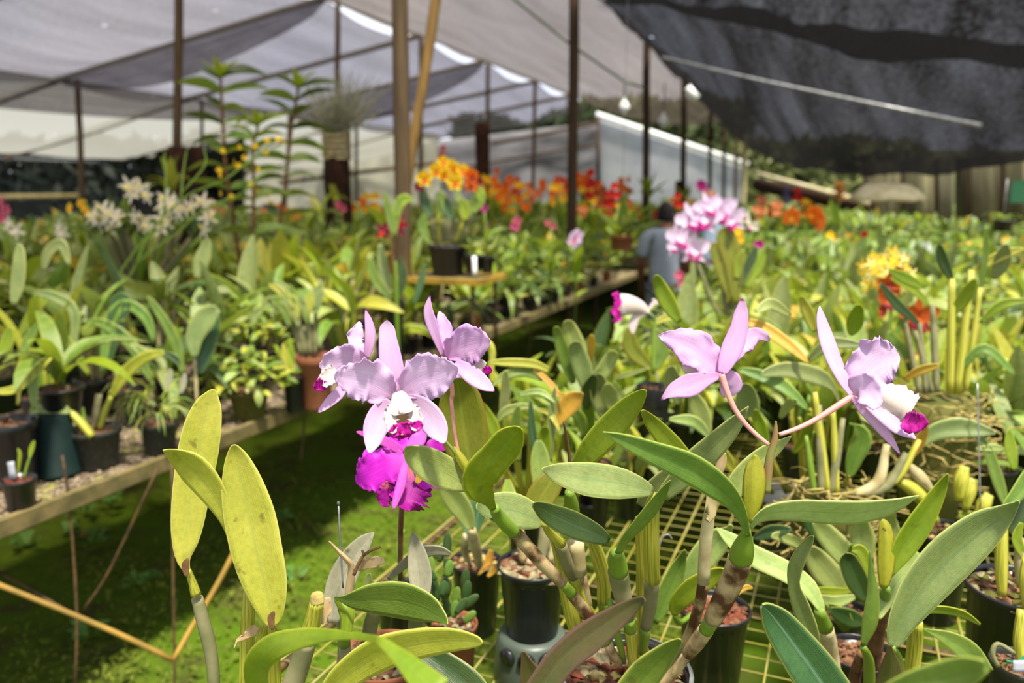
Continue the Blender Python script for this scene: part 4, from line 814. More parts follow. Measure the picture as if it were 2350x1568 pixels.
# small fleshy plant in a terracotta pot
T5 = thing('potted_succulent', 'small plant with stubby dark green fleshy leaves in a terracotta pot', 'succulent', pbase(1030, 1420, 1.5))
r = random.Random(12)
for k in range(26):
    x = 985 + r.uniform(0, 88); y = 1450 - r.uniform(0, 150) - (1 - abs(x - 1030) / 60) * 30; a = r.uniform(-.5, .5) + (x - 1025) * .012; ln = r.uniform(34, 56)
    sheet('leaf', [(x, y, 4), (x + math.sin(a) * ln * .5, y - math.cos(a) * ln * .5, 9.5), (x + math.sin(a) * ln * .85, y - math.cos(a) * ln * .85, 7), (x + math.sin(a) * ln, y - math.cos(a) * ln, 1)], 1.42 + r.uniform(-.05, .06), M['dark'] if k % 3 else M['mid'], T5, n=8, m=4, fold=-.3, thick=.004)
pot_at(T5, 1040, 1428, 1.5, 56, .11, M['terra'], [M['chipw'], M['chipr']], PB, n=80)

# ---------------------------------------------------------------- pots standing on the mesh in the middle
T6 = thing('potted_orchid', 'small orchid with one split pale leaf, in a black pot left of the glossy pot', 'orchid', pbase(1093, 1300, 1.73))
pot_at(T6, 1093, 1285, 1.73, 60, .13, M['black'], [M['bark'], M['chipw'], M['root']], PB, n=110, seed=4)
L(T6, [(1082, 1218, 5), (1066, 1180, 22), (1042, 1145, 26), (1020, 1118, 16), (1008, 1100, 3)], (1.55, 1.5), 'pale', fold=.3)
L(T6, [(1088, 1225, 5), (1095, 1190, 18), (1100, 1150, 22), (1090, 1120, 10)], (1.58, 1.6), 'blue', fold=.2)
L(T6, [(1080, 1232, 4), (1062, 1195, 10), (1050, 1160, 6)], (1.58, 1.6), 'blue')
stem('cane', [(1100, 1312, 4), (1097, 1280, 10), (1088, 1245, 14), (1084, 1216, 9)], (1.7, 1.55), M['canet'], T6)
stem('cane', [(1080, 1300, 4), (1066, 1265, 9), (1070, 1230, 9)], (1.7, 1.62), M['canet'], T6)
for st in ([(1110, 1310, 3), (1122, 1285, 9), (1127, 1262, 4)], [(1118, 1325, 3), (1138, 1305, 8), (1150, 1290, 2)], [(1096, 1320, 3), (1120, 1300, 5), (1140, 1296, 1)]): L(T6, st, 1.66, 'yel', n=8, m=4)
T7 = thing('potted_orchid', 'glossy black pot of pale stone chips standing on an upturned grey-green pot', 'orchid', pbase(1225, 1400, 1.6))
cA = P(1222, 1292, 1.56); rA = 82 * 1.56 / F; zb = cA.z - .145
potmesh(rA, .145, M['black'], 'pot', T7, (cA.x, cA.y, zb)); chips(T7, (cA.x, cA.y, zb), rA * .92, .133, [M['chipw'], M['chipw'], M['bark'], M['chipr']], 150, .012, 5)
for st, m in (([(1240, 1290, 12), (1250, 1230, 14), (1250, 1180, 10)], 'caneo'), ([(1200, 1290, 9), (1196, 1240, 12), (1190, 1200, 8)], 'caneb'), ([(1262, 1290, 8), (1275, 1240, 11), (1270, 1190, 8)], 'canet')): stem('cane', st, 1.56, M[m], T7)
L(T7, [(1250, 1182, 5), (1245, 1120, 20), (1240, 1060, 22), (1236, 1010, 5)], (1.56, 1.6), 'mid'); L(T7, [(1190, 1202, 5), (1170, 1150, 18), (1165, 1100, 5)], (1.56, 1.6), 'ygm')
up = thing('upturned_pot', 'upturned grey-green pot with round holes under the glossy black pot', 'pot', (cA.x, cA.y, PB))
V, Fc, U = lathe([(rA * 1.1, 0), (rA * 1.12, .004), (rA * 1.03, zb - PB - .03), (rA * .98, zb - PB - .01), (rA * .9, zb - PB - .001), (rA * .3, zb - PB - .001)], 32, (cA.x, cA.y, PB)); obj('pot_wall', V, Fc, plain('grey green plastic', (62, 72, 62), (78, 88, 76), 10, .4, .4, .1), up, U)
for an in (-2.3, -1.75, -1.2, -.6):
    p = Vector((cA.x + rA * 1.07 * math.cos(an), cA.y + rA * 1.07 * math.sin(an), PB + .07)); d = Vector((math.cos(an), math.sin(an), 0))
    V, Fc, U = tubev([p - d * .004, p + d * .003], [.017, .017], 14); obj('drain_hole', V, Fc, M['black'], up, U)
T8 = thing('potted_orchid', 'black pot of red lava chips behind the thick brown-stained cane', 'orchid', pbase(1640, 1400, 1.6))
pot_at(T8, 1640, 1392, 1.52, 82, .16, M['black'], [M['chipr'], M['chipr'], M['bark']], PB, n=150, seed=8)
L(T8, [(1640, 1400, 4), (1705, 1352, 7), (1728, 1350, 1)], 1.4, 'yel', n=8, m=4)
L(T8, [(1578, 1345, 10), (1600, 1300, 30), (1640, 1248, 32), (1668, 1222, 14), (1680, 1205, 2)], (1.35, 1.3), 'pale', fold=.2)
L(T8, [(1500, 1430, 10), (1528, 1370, 23), (1552, 1315, 20), (1566, 1280, 10), (1572, 1262, 1)], (1.34, 1.3), 'mid', fold=.2)
stem('cane', [(1600, 1400, 5), (1560, 1430, 6), (1545, 1410, 5)], (1.5, 1.36), M['caneg'], T8)
stem('hook_wire', [(1512, 1290, 2), (1513, 1255, 2), (1522, 1232, 2), (1535, 1228, 2), (1542, 1238, 2)], 1.32, M['steel'], T8)
# ---------------------------------------------------------------- right foreground
T9 = thing('potted_orchid', 'broad-leaved orchid at the right foreground, its largest leaf purple at the rim', 'orchid', pbase(2060, 1560, 1.25))
L(T9, [(2047, 1490, 5), (2072, 1425, 34), (2118, 1352, 52), (2180, 1282, 58), (2250, 1222, 49), (2302, 1184, 27), (2326, 1164, 12), (2340, 1151, 1)], (1.02, .95), 'grey', fold=.3, n=26, tilt=.1)
L(T9, [(2032, 1604, 32), (2044, 1545, 28), (2043, 1505, 13), (2040, 1480, 2)], (1.05, 1.0), 'purp', fold=-.3)
L(T9, [(2262, 1550, 22), (2225, 1500, 26), (2180, 1468, 18), (2120, 1444, 1)], (1.2, 1.2), 'mid', rnd=False)
L(T9, [(2120, 1404, 4), (2160, 1400, 9), (2210, 1410, 8), (2250, 1434, 2)], (1.2, 1.2), 'ygm', tilt=.6)
stem('cane', [(2104, 1430, 14), (2100, 1480, 17), (2085, 1600, 17)], (1.12, 1.2), M['caney'], T9); stem('cane', [(2048, 1486, 7), (2060, 1520, 13), (2066, 1620, 14)], (1.02, 1.12), M['caneg'], T9)
pot_at(T9, 2085, 1660, 1.22, 100, .12, M['black'], [M['bark']], PB)
L(T9, [(2030, 1590, 16), (2120, 1566, 36), (2200, 1548, 40), (2262, 1530, 14)], (.55, .50), 'mid', label='blurred leaf tip nearest the camera')
TA = thing('potted_orchid', 'orchid with a bright upright folded leaf and a speckled yellow sheath, right foreground', 'orchid', pbase(2010, 1500, 1.45))
L(TA, [(2040, 1322, 8), (2073, 1262, 27), (2110, 1205, 30), (2143, 1150, 22), (2165, 1110, 12), (2176, 1087, 1)], (1.2, 1.15), 'ygm', fold=.3, rnd=False)
sheet('sheath', [(2028, 1350, 7), (2033, 1300, 20), (2034, 1250, 20), (2031, 1215, 16), (2026, 1192, 2)], (1.2, 1.19), M['sheathg'], TA, fold=-.5, label='speckled yellow sheath')
L(TA, [(2015, 1420, 6), (2030, 1380, 20), (2070, 1320, 28), (2110, 1270, 12)], (1.24, 1.26), 'pale')
CANE(TA, [(2035, 1350, 8), (2030, 1380, 14), (2015, 1440, 17), (2000, 1560, 15)], (1.21, 1.4), [(0, 1, 'caneg'), (1, 3, 'twig')])
L(TA, [(1990, 1380, 5), (1968, 1335, 26), (1948, 1290, 22), (1940, 1270, 3)], (1.3, 1.28), 'dark', fold=.3)
L(TA, [(1996, 1330, 3), (1990, 1295, 12), (1975, 1265, 14), (1955, 1262, 5)], (1.3, 1.3), 'ygm')
L(TA, [(1980, 1484, 5), (1996, 1430, 18), (2003, 1365, 14), (1999, 1310, 7), (1995, 1262, 1)], (1.14, 1.12), 'mid', fold=-.4, rnd=False)
CANE(TA, [(1980, 1484, 7), (1994, 1520, 12), (1995, 1600, 14)], (1.14, 1.25), [(0, 2, 'caneg')]); stem('cane', [(1977, 1500, 9), (1965, 1540, 13), (1955, 1600, 14)], (1.2, 1.3), M['twig'], TA)
pot_at(TA, 1975, 1495, 1.42, 78, .15, M['black'], [M['bark']], PB, n=60)
TB = thing('potted_orchid', 'orchid at bottom right with one thick grooved deep green leaf and a curling grey-green leaf', 'orchid', pbase(1880, 1640, 1.15))
L(TB, [(1930, 1640, 58), (1872, 1548, 54), (1822, 1480, 46), (1785, 1430, 36), (1762, 1402, 20), (1748, 1390, 3)], (.98, .95), 'blue', fold=.35, n=24, thick=.003)
L(TB, [(1878, 1484, 3), (1856, 1440, 20), (1838, 1393, 20), (1822, 1345, 14), (1826, 1300, 18), (1846, 1260, 15), (1860, 1238, 8), (1866, 1230, 1)], (1.12, 1.05), 'grey', fold=.2, tilt=-.4, n=26)
CANE(TB, [(1880, 1400, 12), (1893, 1440, 19), (1905, 1490, 18), (1922, 1600, 15)], (1.2, 1.3), [(0, 1, 'caneg'), (1, 3, 'canet')])
L(TB, [(1888, 1402, 8), (1855, 1348, 20), (1800, 1310, 24), (1730, 1276, 24), (1680, 1240, 16), (1644, 1212, 2)], (1.2, 1.25), 'pale', fold=.15, tilt=.3, rnd=False, n=22)
pot_at(TB, 1905, 1700, 1.2, 110, .12, M['black'], [M['bark']], PB, n=40)
TC = thing('potted_orchid', 'cluster of pale broad glossy leaves under the long horizontal leaf at the right', 'orchid', pbase(1930, 1370, 1.75))
for st, m in (([(1935, 1290, 6), (1895, 1240, 26), (1862, 1200, 18), (1840, 1180, 3)], 'blue'), ([(1985, 1320, 6), (1935, 1270, 28), (1895, 1225, 24), (1868, 1195, 4)], 'pale'), ([(1940, 1365, 6), (1905, 1325, 32), (1872, 1282, 26), (1858, 1255, 5)], 'pale'),
        ([(1985, 1300, 8), (1980, 1245, 30), (1975, 1205, 22), (1972, 1188, 4)], 'pale'), ([(1962, 1370, 5), (1915, 1382, 15), (1875, 1370, 4)], 'pale'), ([(1955, 1356, 5), (1910, 1358, 10), (1862, 1352, 2)], 'ygm'), ([(1730, 1235, 4), (1770, 1222, 17), (1815, 1215, 4)], 'blue'),
        ([(1860, 1290, 4), (1835, 1250, 13), (1790, 1232, 12), (1770, 1232, 2)], 'pale'), ([(1985, 1430, 5), (1950, 1420, 22), (1905, 1400, 6)], 'dark'), ([(1940, 1450, 5), (1935, 1420, 20), (1900, 1388, 4)], 'mid'), ([(2070, 1250, 5), (2040, 1200, 20), (2050, 1170, 4)], 'pale'),
        ([(1940, 1330, 6), (1960, 1290, 22), (1965, 1250, 14)], 'mid')): L(TC, st, (1.55, 1.5), m, n=12, m=6)
pot_at(TC, 1935, 1400, 1.72, 60, .14, M['black'], [M['bark']], PB, n=50)
TD = thing('potted_orchid', 'large dark pot cut by the right edge of the frame, with yellow-green canes', 'orchid', pbase(2345, 1400, 1.42))
pot_at(TD, 2345, 1345, 1.38, 116, .2, M['black'], [M['bark'], M['chipw'], M['olivep']], PB, n=140, seed=11)
for st, m, z in (([(2300, 1370, 9), (2298, 1300, 14), (2300, 1220, 12), (2305, 1160, 6)], 'caney', 1.36), ([(2345, 1350, 10), (2345, 1290, 16), (2340, 1235, 8)], 'canet', 1.36), ([(2360, 1400, 12), (2352, 1330, 12), (2355, 1280, 8)], 'caney', 1.3)): stem('cane', st, z, M[m], TD)
L(TD, [(2304, 1165, 5), (2330, 1140, 16), (2370, 1090, 22), (2400, 1050, 5)], 1.36, 'mid'); L(TD, [(2340, 1240, 5), (2330, 1205, 16), (2350, 1150, 22), (2380, 1110, 5)], 1.4, 'dark'); L(TD, [(2358, 1290, 5), (2335, 1240, 12), (2345, 1200, 5)], 1.35, 'ygm')
TE = thing('potted_orchid', 'small pot in the bottom right corner tied with green wire and a grey tag', 'orchid', pbase(2340, 1560, 1.25))
pot_at(TE, 2345, 1520, 1.24, 66, .13, M['grim'], [M['bark'], M['olivep']], PB, n=70, seed=13)
stem('cane', [(2290, 1530, 5), (2278, 1500, 6), (2290, 1478, 5), (2330, 1500, 5)], 1.2, M['caneo'], TE); stem('tie_wire', [(2310, 1518, 3), (2335, 1520, 3), (2355, 1505, 3)], 1.15, plain('green tie', (20, 120, 84), None, 10, .4), TE)
stem('cane', [(2345, 1530, 10), (2338, 1470, 12), (2345, 1400, 10)], 1.2, M['caney'], TE)
sheet('tag', [(2325, 1530, 14), (2345, 1530, 14), (2365, 1528, 14)], 1.14, M['tagw'], TE, n=4, m=3, rnd=False)
# ---------------------------------------------------------------- leaves just behind the lilac plant
TG = thing('potted_orchid', 'orchid with pale upright leaves in front of the mossy aisle, left of the white flower', 'orchid', pbase(1360, 1050, 2.3))
for st, m in (([(1345, 868, 8), (1325, 800, 21), (1306, 752, 17), (1298, 736, 3)], 'pale'), ([(1316, 880, 6), (1296, 820, 15), (1280, 765, 11), (1274, 750, 2)], 'mid'), ([(1350, 905, 6), (1338, 850, 22), (1322, 800, 18), (1316, 784, 3)], 'grey'), ([(1352, 885, 5), (1380, 858, 17), (1405, 818, 15), (1412, 806, 2)], 'pale'),
        ([(1392, 965, 8), (1382, 915, 26), (1374, 875, 18), (1370, 858, 3)], 'grey'), ([(1356, 830, 3), (1358, 790, 9), (1357, 768, 2)], 'yel'), ([(1345, 940, 5), (1350, 900, 18), (1365, 860, 5)], 'dark'), ([(1420, 960, 4), (1400, 910, 20), (1395, 880, 4)], 'pale'), ([(1420, 1000, 5), (1440, 940, 22), (1452, 900, 5)], 'mid'),
        ([(1405, 870, 3), (1440, 860, 6), (1490, 845, 1)], 'pale'), ([(1340, 1000, 5), (1330, 960, 14), (1300, 930, 3)], 'mid')): L(TG, st, (2.0, 1.95), m, n=14, m=6)
for x in (1345, 1360, 1392, 1352, 1420): stem('cane', [(x, 865 if x < 1380 else 960, 5), (x - 2, 960, 8), (1365, 1060, 6)], (2.0, 2.2), M['caneg'], TG)
pot_at(TG, 1365, 1060, 2.25, 40, .13, M['black'], [M['bark']], PB, n=30)
TH = thing('potted_orchid', 'orchid with drooping yellow-green leaves and one orange-yellow leaf behind the large olive spotted leaf', 'orchid', pbase(1210, 1150, 2.1))
for st, m in (([(1265, 985, 5), (1288, 950, 20), (1312, 922, 24), (1330, 908, 11), (1338, 903, 1)], 'yel'), ([(1260, 850, 6), (1225, 836, 10), (1170, 832, 10), (1120, 832, 2)], 'yg'), ([(1246, 872, 4), (1200, 853, 12), (1155, 864, 9), (1130, 888, 1)], 'mid'), ([(1225, 846, 5), (1262, 880, 7), (1280, 905, 7), (1298, 906, 1)], 'yel'),
        ([(1140, 970, 3), (1160, 945, 11), (1205, 933, 8), (1240, 940, 1)], 'pale'), ([(1245, 1095, 5), (1224, 1010, 10), (1217, 915, 1)], 'blue'), ([(1236, 1075, 6), (1246, 1030, 18), (1250, 992, 12), (1252, 978, 2)], 'ygm'), ([(1262, 1060, 5), (1266, 970, 10), (1274, 885, 1)], 'grey'),
        ([(1145, 1030, 5), (1132, 980, 14), (1112, 938, 8), (1105, 925, 1)], 'ygm'), ([(1190, 1060, 5), (1182, 990, 14), (1190, 930, 4)], 'mid'), ([(1150, 960, 5), (1160, 900, 12), (1160, 850, 3)], 'grey'), ([(1230, 940, 3), (1262, 950, 7), (1285, 990, 2)], 'yg'), ([(1190, 905, 4), (1240, 900, 8), (1275, 925, 1)], 'pale')):
    L(TH, st, (1.75, 1.72), m, n=14, m=6, rnd=st[0][2] > 4)
sheet('seed_pod', [(1112, 790, 4), (1122, 790, 9), (1130, 810, 8), (1128, 850, 6), (1130, 880, 4)], (1.8, 1.8), M['yg'], TH, fold=-.7)
for x in (1150, 1185, 1215, 1245): stem('cane', [(x, 960, 5), (x + 2, 1060, 8), (1205, 1160, 6)], (1.75, 2.05), M['caney'], TH)
pot_at(TH, 1205, 1160, 2.05, 44, .12, M['black'], [M['bark']], PB, n=30)
TI = thing('potted_orchid', 'leafy orchid in the gap between the right pair of lilac flowers, with striped arching leaves', 'orchid', pbase(1800, 1120, 1.9))
for st, m in (([(1928, 930, 2), (1912, 890, 8), (1880, 866, 20), (1820, 850, 20), (1775, 852, 14), (1745, 862, 1)], 'grey'), ([(1695, 848, 4), (1745, 862, 14), (1800, 888, 15), (1856, 942, 1)], 'mid'), ([(1716, 738, 8), (1755, 754, 15), (1808, 790, 13), (1856, 832, 2)], 'yel'),
        ([(1952, 770, 4), (1962, 740, 20), (1970, 712, 14), (1974, 700, 2)], 'ygm'), ([(1870, 762, 5), (1856, 722, 15), (1842, 690, 8), (1838, 680, 1)], 'yg'), ([(1815, 724, 4), (1770, 698, 14), (1735, 716, 2)], 'pale'), ([(1855, 828, 4), (1905, 790, 15), (1980, 792, 3)], 'grey'),
        ([(1720, 965, 18), (1716, 930, 28), (1712, 900, 22), (1710, 880, 4)], 'grey'), ([(1757, 1030, 8), (1746, 985, 16), (1736, 950, 8), (1733, 940, 1)], 'ygm'), ([(1628, 1000, 5), (1606, 945, 22), (1590, 905, 10), (1586, 893, 2)], 'pale'), ([(1630, 1005, 3), (1592, 968, 14), (1536, 962, 3)], 'pale'),
        ([(1948, 1098, 4), (1962, 1050, 20), (1978, 1008, 24), (1966, 980, 8), (1950, 972, 1)], 'mid'), ([(2092, 1050, 4), (2110, 1016, 14), (2125, 984, 6), (2128, 975, 1)], 'yel'), ([(2100, 1030, 4), (2145, 993, 20), (2205, 982, 24), (2262, 990, 12), (2285, 994, 2)], 'grey'),
        ([(1560, 740, 6), (1530, 690, 20), (1510, 645, 12), (1504, 632, 2)], 'ygm'), ([(2076, 870, 4), (2112, 851, 11), (2155, 838, 3)], 'yel'), ([(1820, 1040, 5), (1850, 1000, 14), (1860, 950, 5)], 'ygm'), ([(1900, 1100, 5), (1880, 1040, 14), (1870, 990, 4)], 'mid'), ([(1790, 960, 4), (1810, 930, 12), (1830, 920, 2)], 'pale'),
        ([(1690, 1090, 5), (1665, 1050, 14), (1645, 1020, 3)], 'yg'), ([(1560, 930, 5), (1545, 880, 20), (1540, 840, 5)], 'grey'), ([(1600, 880, 4), (1575, 830, 16), (1570, 800, 3)], 'ygm')): L(TI, st, (1.75, 1.7), m, n=14, m=6)
for x, y in ((1870, 900), (1860, 940), (1720, 960), (1757, 1020), (1948, 1090), (1628, 1000), (2095, 1040), (1905, 950), (1835, 960)): stem('cane', [(x, y, 4), (x * .7 + 1850 * .3, y + 70, 7), (1850 + (x - 1850) * .35, 1130, 6)], (1.75, 1.95), M['caney'], TI)
c0 = P(1850, 1140, 2.0)
potmesh(.12, max(.08, c0.z - PB), M['grim'], 'pot', TI, (c0.x, c0.y, PB))
# mossy root basket and rooty clump
def rootball(label, px, py, Z, rx, ry, n, seed, mats):
    c = P(px, py, Z); t = thing('root_basket', label, 'orchid', (c.x, c.y, PB)); k = Z / F; r = random.Random(seed); h = max(.04, c.z - PB)
    V, Fc, U = lathe([(rx * k * .5, 0), (rx * k * .8, h * .4), (rx * k, h * .85), (rx * k * .9, h), (.001, h * 1.05)], 24, (c.x, c.y, PB)); obj('basket', [v + Vector((noise.noise(v * 14), noise.noise(v * 15), 0)) * .015 for v in V], Fc, M['olivep'], t, U)
    mb = MB()
    for _ in range(n):
        a = r.uniform(0, 6.28); q = rx * k * (.6 + .5 * r.random()); p = Vector((c.x + q * math.cos(a), c.y + q * math.sin(a), PB + h * r.uniform(.5, 1.1))); d = Vector((-math.sin(a), math.cos(a), 0)); pts = []
        for s in range(6): pts.append(p.copy()); p = p + (d * .022 + Vector((r.gauss(0, .009), r.gauss(0, .009), r.gauss(-.002, .008)))); d = Matrix.Rotation(r.uniform(-.5, .7), 3, 'Z') @ d
        mb.tube(pts, r.uniform(.0012, .003), 4)
    mb.done('roots', mats, t, True, None, 'stuff'); return t, c
TJ, cJ = rootball('hanging mossy basket tangled with pale roots, right of the right-facing lilac flower', 2155, 920, 2.2, 95, 40, 170, 3, M['root'])
for x0, x1, y1, w_ in ((2110, 2075, 730, 5), (2125, 2110, 740, 5), (2150, 2140, 700, 6), (2180, 2185, 640, 7), (2195, 2230, 620, 7), (2215, 2250, 660, 5), (2140, 2100, 760, 5)):
    stem('cane', [(x0, 905, w_ + 1), ((x0 + x1) / 2, (905 + y1) / 2, w_ + 2), (x1, y1, w_)], 2.15, M['caney'] if x1 > 2150 else M['caneo'], TJ)
for st, m in (([(2185, 645, 5), (2165, 600, 14), (2155, 560, 4)], 'dark'), ([(2190, 720, 5), (2215, 680, 17), (2240, 640, 4)], 'ygm'), ([(2230, 625, 4), (2290, 590, 12), (2350, 570, 3)], 'yg'), ([(2250, 740, 4), (2300, 700, 12), (2360, 690, 4)], 'ygm'), ([(2250, 665, 4), (2262, 580, 8), (2262, 520, 2)], 'mid'), ([(2110, 745, 4), (2060, 700, 12), (2020, 650, 3)], 'dark'),
        ([(2120, 660, 4), (2080, 640, 14), (2040, 620, 3)], 'ygm'), ([(2280, 640, 4), (2300, 600, 20), (2310, 560, 4)], 'grey'), ([(2200, 850, 4), (2260, 800, 12), (2330, 860, 3)], 'mid')): L(TJ, st, (2.15, 2.1), m, n=12, m=5)
TK, cK = rootball('rooty orchid clump in a low basket, below the right pair of lilac flowers', 1900, 1135, 1.75, 82, 30, 150, 6, M['root'])
for x0, x1, y1, w_, m in ((1900, 1870, 900, 8, 'caney'), (1885, 1880, 930, 8, 'caneo'), (1920, 1912, 940, 7, 'caney'), (1905, 1935, 960, 8, 'caneo'), (1950, 2080, 1040, 10, 'caneo'), (1960, 2110, 1010, 8, 'caney'), (1870, 1850, 1000, 6, 'caneg'), (1955, 2035, 1020, 11, 'canet')):
    stem('cane', [(x0, 1140, w_), ((x0 + x1) / 2 + (20 if x1 > 2000 else 0), (1140 + y1) / 2 + (26 if x1 > 2000 else 0), w_ + 2), (x1, y1, w_ * .7)], 1.7, M[m], TK)
# plump yellow canes clump
TL = thing('potted_orchid', 'clump of plump yellow and tan canes in a dark pot above the purple-rimmed leaf', 'orchid', pbase(2180, 1200, 1.75))
for st, m in (([(2150, 1200, 8), (2120, 1150, 16), (2090, 1120, 16), (2060, 1105, 9)], 'caney'), ([(2140, 1130, 6), (2115, 1100, 15), (2090, 1075, 11), (2078, 1062, 4)], 'canet'), ([(2200, 1150, 8), (2205, 1105, 17), (2214, 1070, 10)], 'caney'), ([(2215, 1170, 8), (2222, 1130, 17), (2232, 1098, 11)], 'caney'), ([(2240, 1190, 6), (2256, 1160, 16), (2270, 1135, 10)], 'caney')):
    stem('cane', st, 1.72, M[m], TL)
pot_at(TL, 2160, 1215, 1.78, 70, .15, M['black'], [M['bark'], M['root']], PB, n=60)
stem('support_wire', [(2243, 880, 1.6), (2246, 1000, 1.6), (2250, 1180, 1.6)], 1.7, M['steel'], TL)
for st, m in (([(2310, 1165, 4), (2290, 1100, 14), (2262, 1020, 10), (2240, 1010, 2)], 'mid'), ([(2240, 1030, 2), (2280, 1028, 9), (2305, 1030, 2)], 'pale'), ([(2330, 1080, 4), (2320, 1030, 14), (2315, 985, 2)], 'ygm'), ([(2200, 1180, 4), (2240, 1190, 14), (2235, 1210, 3)], 'ygm')): L(TL, st, 1.72, m, n=12, m=5)
# ---------------------------------------------------------------- shared meshes for the plants farther back
def leafmesh(m, arch, fold, wf, twist=0., n=7, k=4):
    V = []; U = []
    for i in range(n + 1):
        t = i / n; w_ = wf * (math.sin(math.pi * min(1, t * .93 + .05) ** .85)) ** .75 * .5; a = arch * t
        x = (math.sin(a) / arch if abs(arch) > .01 else t); z = -((1 - math.cos(a)) / arch if abs(arch) > .01 else 0); tw = twist * t
        for j in range(k + 1):
            s = -1 + 2 * j / k; y = w_ * s; dz = fold * w_ * abs(s)
            V.append((x, y * math.cos(tw) - dz * math.sin(tw), z + y * math.sin(tw) + dz * math.cos(tw))); U.append((j / k, t))
    Fc = [(i * (k + 1) + j, i * (k + 1) + j + 1, (i + 1) * (k + 1) + j + 1, (i + 1) * (k + 1) + j) for i in range(n) for j in range(k)]
    return mesh('leaf', V, Fc, M[m], U)
SHAPES = [(.3, .5, .27, 0), (.8, .35, .24, .3), (1.5, .3, .22, -.4), (-.2, .6, .3, .2), (1.1, .5, .28, .7), (2.1, .3, .17, .3), (1.6, .25, .12, 0), (2.4, .3, .11, .4)]
LM = {}
def lm(m, s):
    if (m, s) not in LM: LM[(m, s)] = leafmesh(m, *SHAPES[s][:4])
    return LM[(m, s)]
CM = {}
def cm(m):
    if m not in CM:
        pts = [Vector((0, 0, z)) for z in (0, .2, .5, .8, 1)]; V, Fc, U = tubev(pts, [.025, .05, .062, .055, .03], 7); CM[m] = mesh('cane', V, Fc, M[m], U)
    return CM[m]
PM = {}
def pm(m):
    if m not in PM:
        V, Fc, U = lathe([(.72, 0), (.74, .03), (.92, .86), (1, .87), (1.01, .99), (.96, 1), (.92, .9), (.001, .9)], 20); PM[m] = mesh('pot', V, Fc, M[m], U)
    return PM[m]
MM = {}
def mixm(m):
    if m not in MM:
        rr = random.Random(2); mb = MB(); V, Fc, U = lathe([(.9, .88), (.5, .93), (.001, .94)], 14); mb.add(V, Fc[:-1], U)
        for _ in range(22):
            a = rr.uniform(0, 6.28); q = .8 * math.sqrt(rr.random()); p = Vector((q * math.cos(a), q * math.sin(a), .93)); mb.add([p + Vector((o_.x * .16, o_.y * .12, o_.z * .07)) for o_ in OC], OF)
        MM[m] = mesh('potting_mix', mb.v, mb.f, M[m], mb.u)
    return MM[m]
def Mx(p, az, el, roll=0., s=(1, 1, 1)):
    return Matrix.Translation(p) @ Matrix.Rotation(az, 4, 'Z') @ Matrix.Rotation(-el, 4, 'Y') @ Matrix.Rotation(roll, 4, 'X') @ Matrix.Diagonal((*s, 1))
def blossom(name, mp, ml, style='c', seed=1):
    """joined blossom facing -Y, about 1 across"""
    mb = MB(); rr = random.Random(seed)
    def tepal(ang, ln, wd, fwd, mi, cupv=.25, ruf=0., n=6, k=6):
        V = []; U = []; d = Vector((math.sin(ang), 0, math.cos(ang))); sd = Vector((math.cos(ang), 0, -math.sin(ang)))
        for i in range(n + 1):
            t = i / n; w_ = wd * math.sin(math.pi * min(1, .06 + t * .92) ** .9) ** .65 * .5
            for j in range(k + 1):
                s = -1 + 2 * j / k
                q = d * (ln * t) + sd * (w_ * s * (1 + ruf * .2 * math.sin(t * 20 + s * 3))) + Vector((0, -fwd * math.sin(t * 1.6) * ln - cupv * w_ * s * s + ruf * .05 * math.sin(t * 17 + ang) * abs(s), 0)); V.append(q); U.append((j / k, t))
        mb.add(V, [(i * (k + 1) + j, i * (k + 1) + j + 1, (i + 1) * (k + 1) + j + 1, (i + 1) * (k + 1) + j) for i in range(n) for j in range(k)], U, mi)
    if style == 'c':
        tepal(0, .5, .2, -.05, 0); tepal(2.4, .48, .2, .0, 0); tepal(-2.4, .48, .2, .0, 0)
        tepal(1.2, .52, .42, .1, 0, .2, 1); tepal(-1.2, .52, .42, .1, 0, .2, 1); tepal(math.pi, .38, .34, .75, 1, -.6, 1); tepal(math.pi, .2, .22, 1.3, 0, -.7)
    elif style == 's':
        for a in (0, 1.26, -1.26, 2.5, -2.5): tepal(a, .5, .16, .05, 0)
        tepal(math.pi, .3, .2, .7, 1, -.4)
    else:
        for a in (0, 1.2, -1.2, 2.3, -2.3): tepal(a, .5, .46, .15, 0, .4, .6)
        tepal(math.pi, .25, .25, .8, 1, -.5)
    return mesh('flower', mb.v, mb.f, [M[mp], M[ml]], mb.u, True, mb.mi)
for nm, c1, c2, e in (('f_white', (236, 230, 208), (224, 214, 184), (240, 236, 222)), ('f_cream', (240, 226, 150), (236, 216, 110), (246, 236, 180)), ('f_yel', (250, 216, 40), (246, 196, 24), (252, 224, 80)), ('f_or', (240, 130, 30), (232, 100, 24), (246, 150, 50)),
        ('f_red', (214, 40, 30), (190, 24, 40), (226, 70, 50)), ('f_dred', (140, 16, 62), (120, 12, 50), (160, 30, 80)), ('f_rust', (186, 84, 26), (160, 66, 22), (206, 104, 40)), ('f_lil', (232, 208, 230), (226, 196, 224), (238, 216, 238)), ('f_mag', (184, 30, 130), (168, 16, 116), (200, 60, 150)),
        ('f_pink', (220, 110, 140), (206, 90, 120), (230, 140, 160)), ('f_peach', (240, 160, 110), (230, 140, 90), (246, 180, 140))):
    M[nm] = petalmat(nm.replace('f_', 'blossom '), c1, c2, e, tf=.4)
BL = {}
def bl(a, b, s='c'):
    if (a, b, s) not in BL: BL[(a, b, s)] = blossom('flower', a, b, s)
    return BL[(a, b, s)]
RG = random.Random(21)
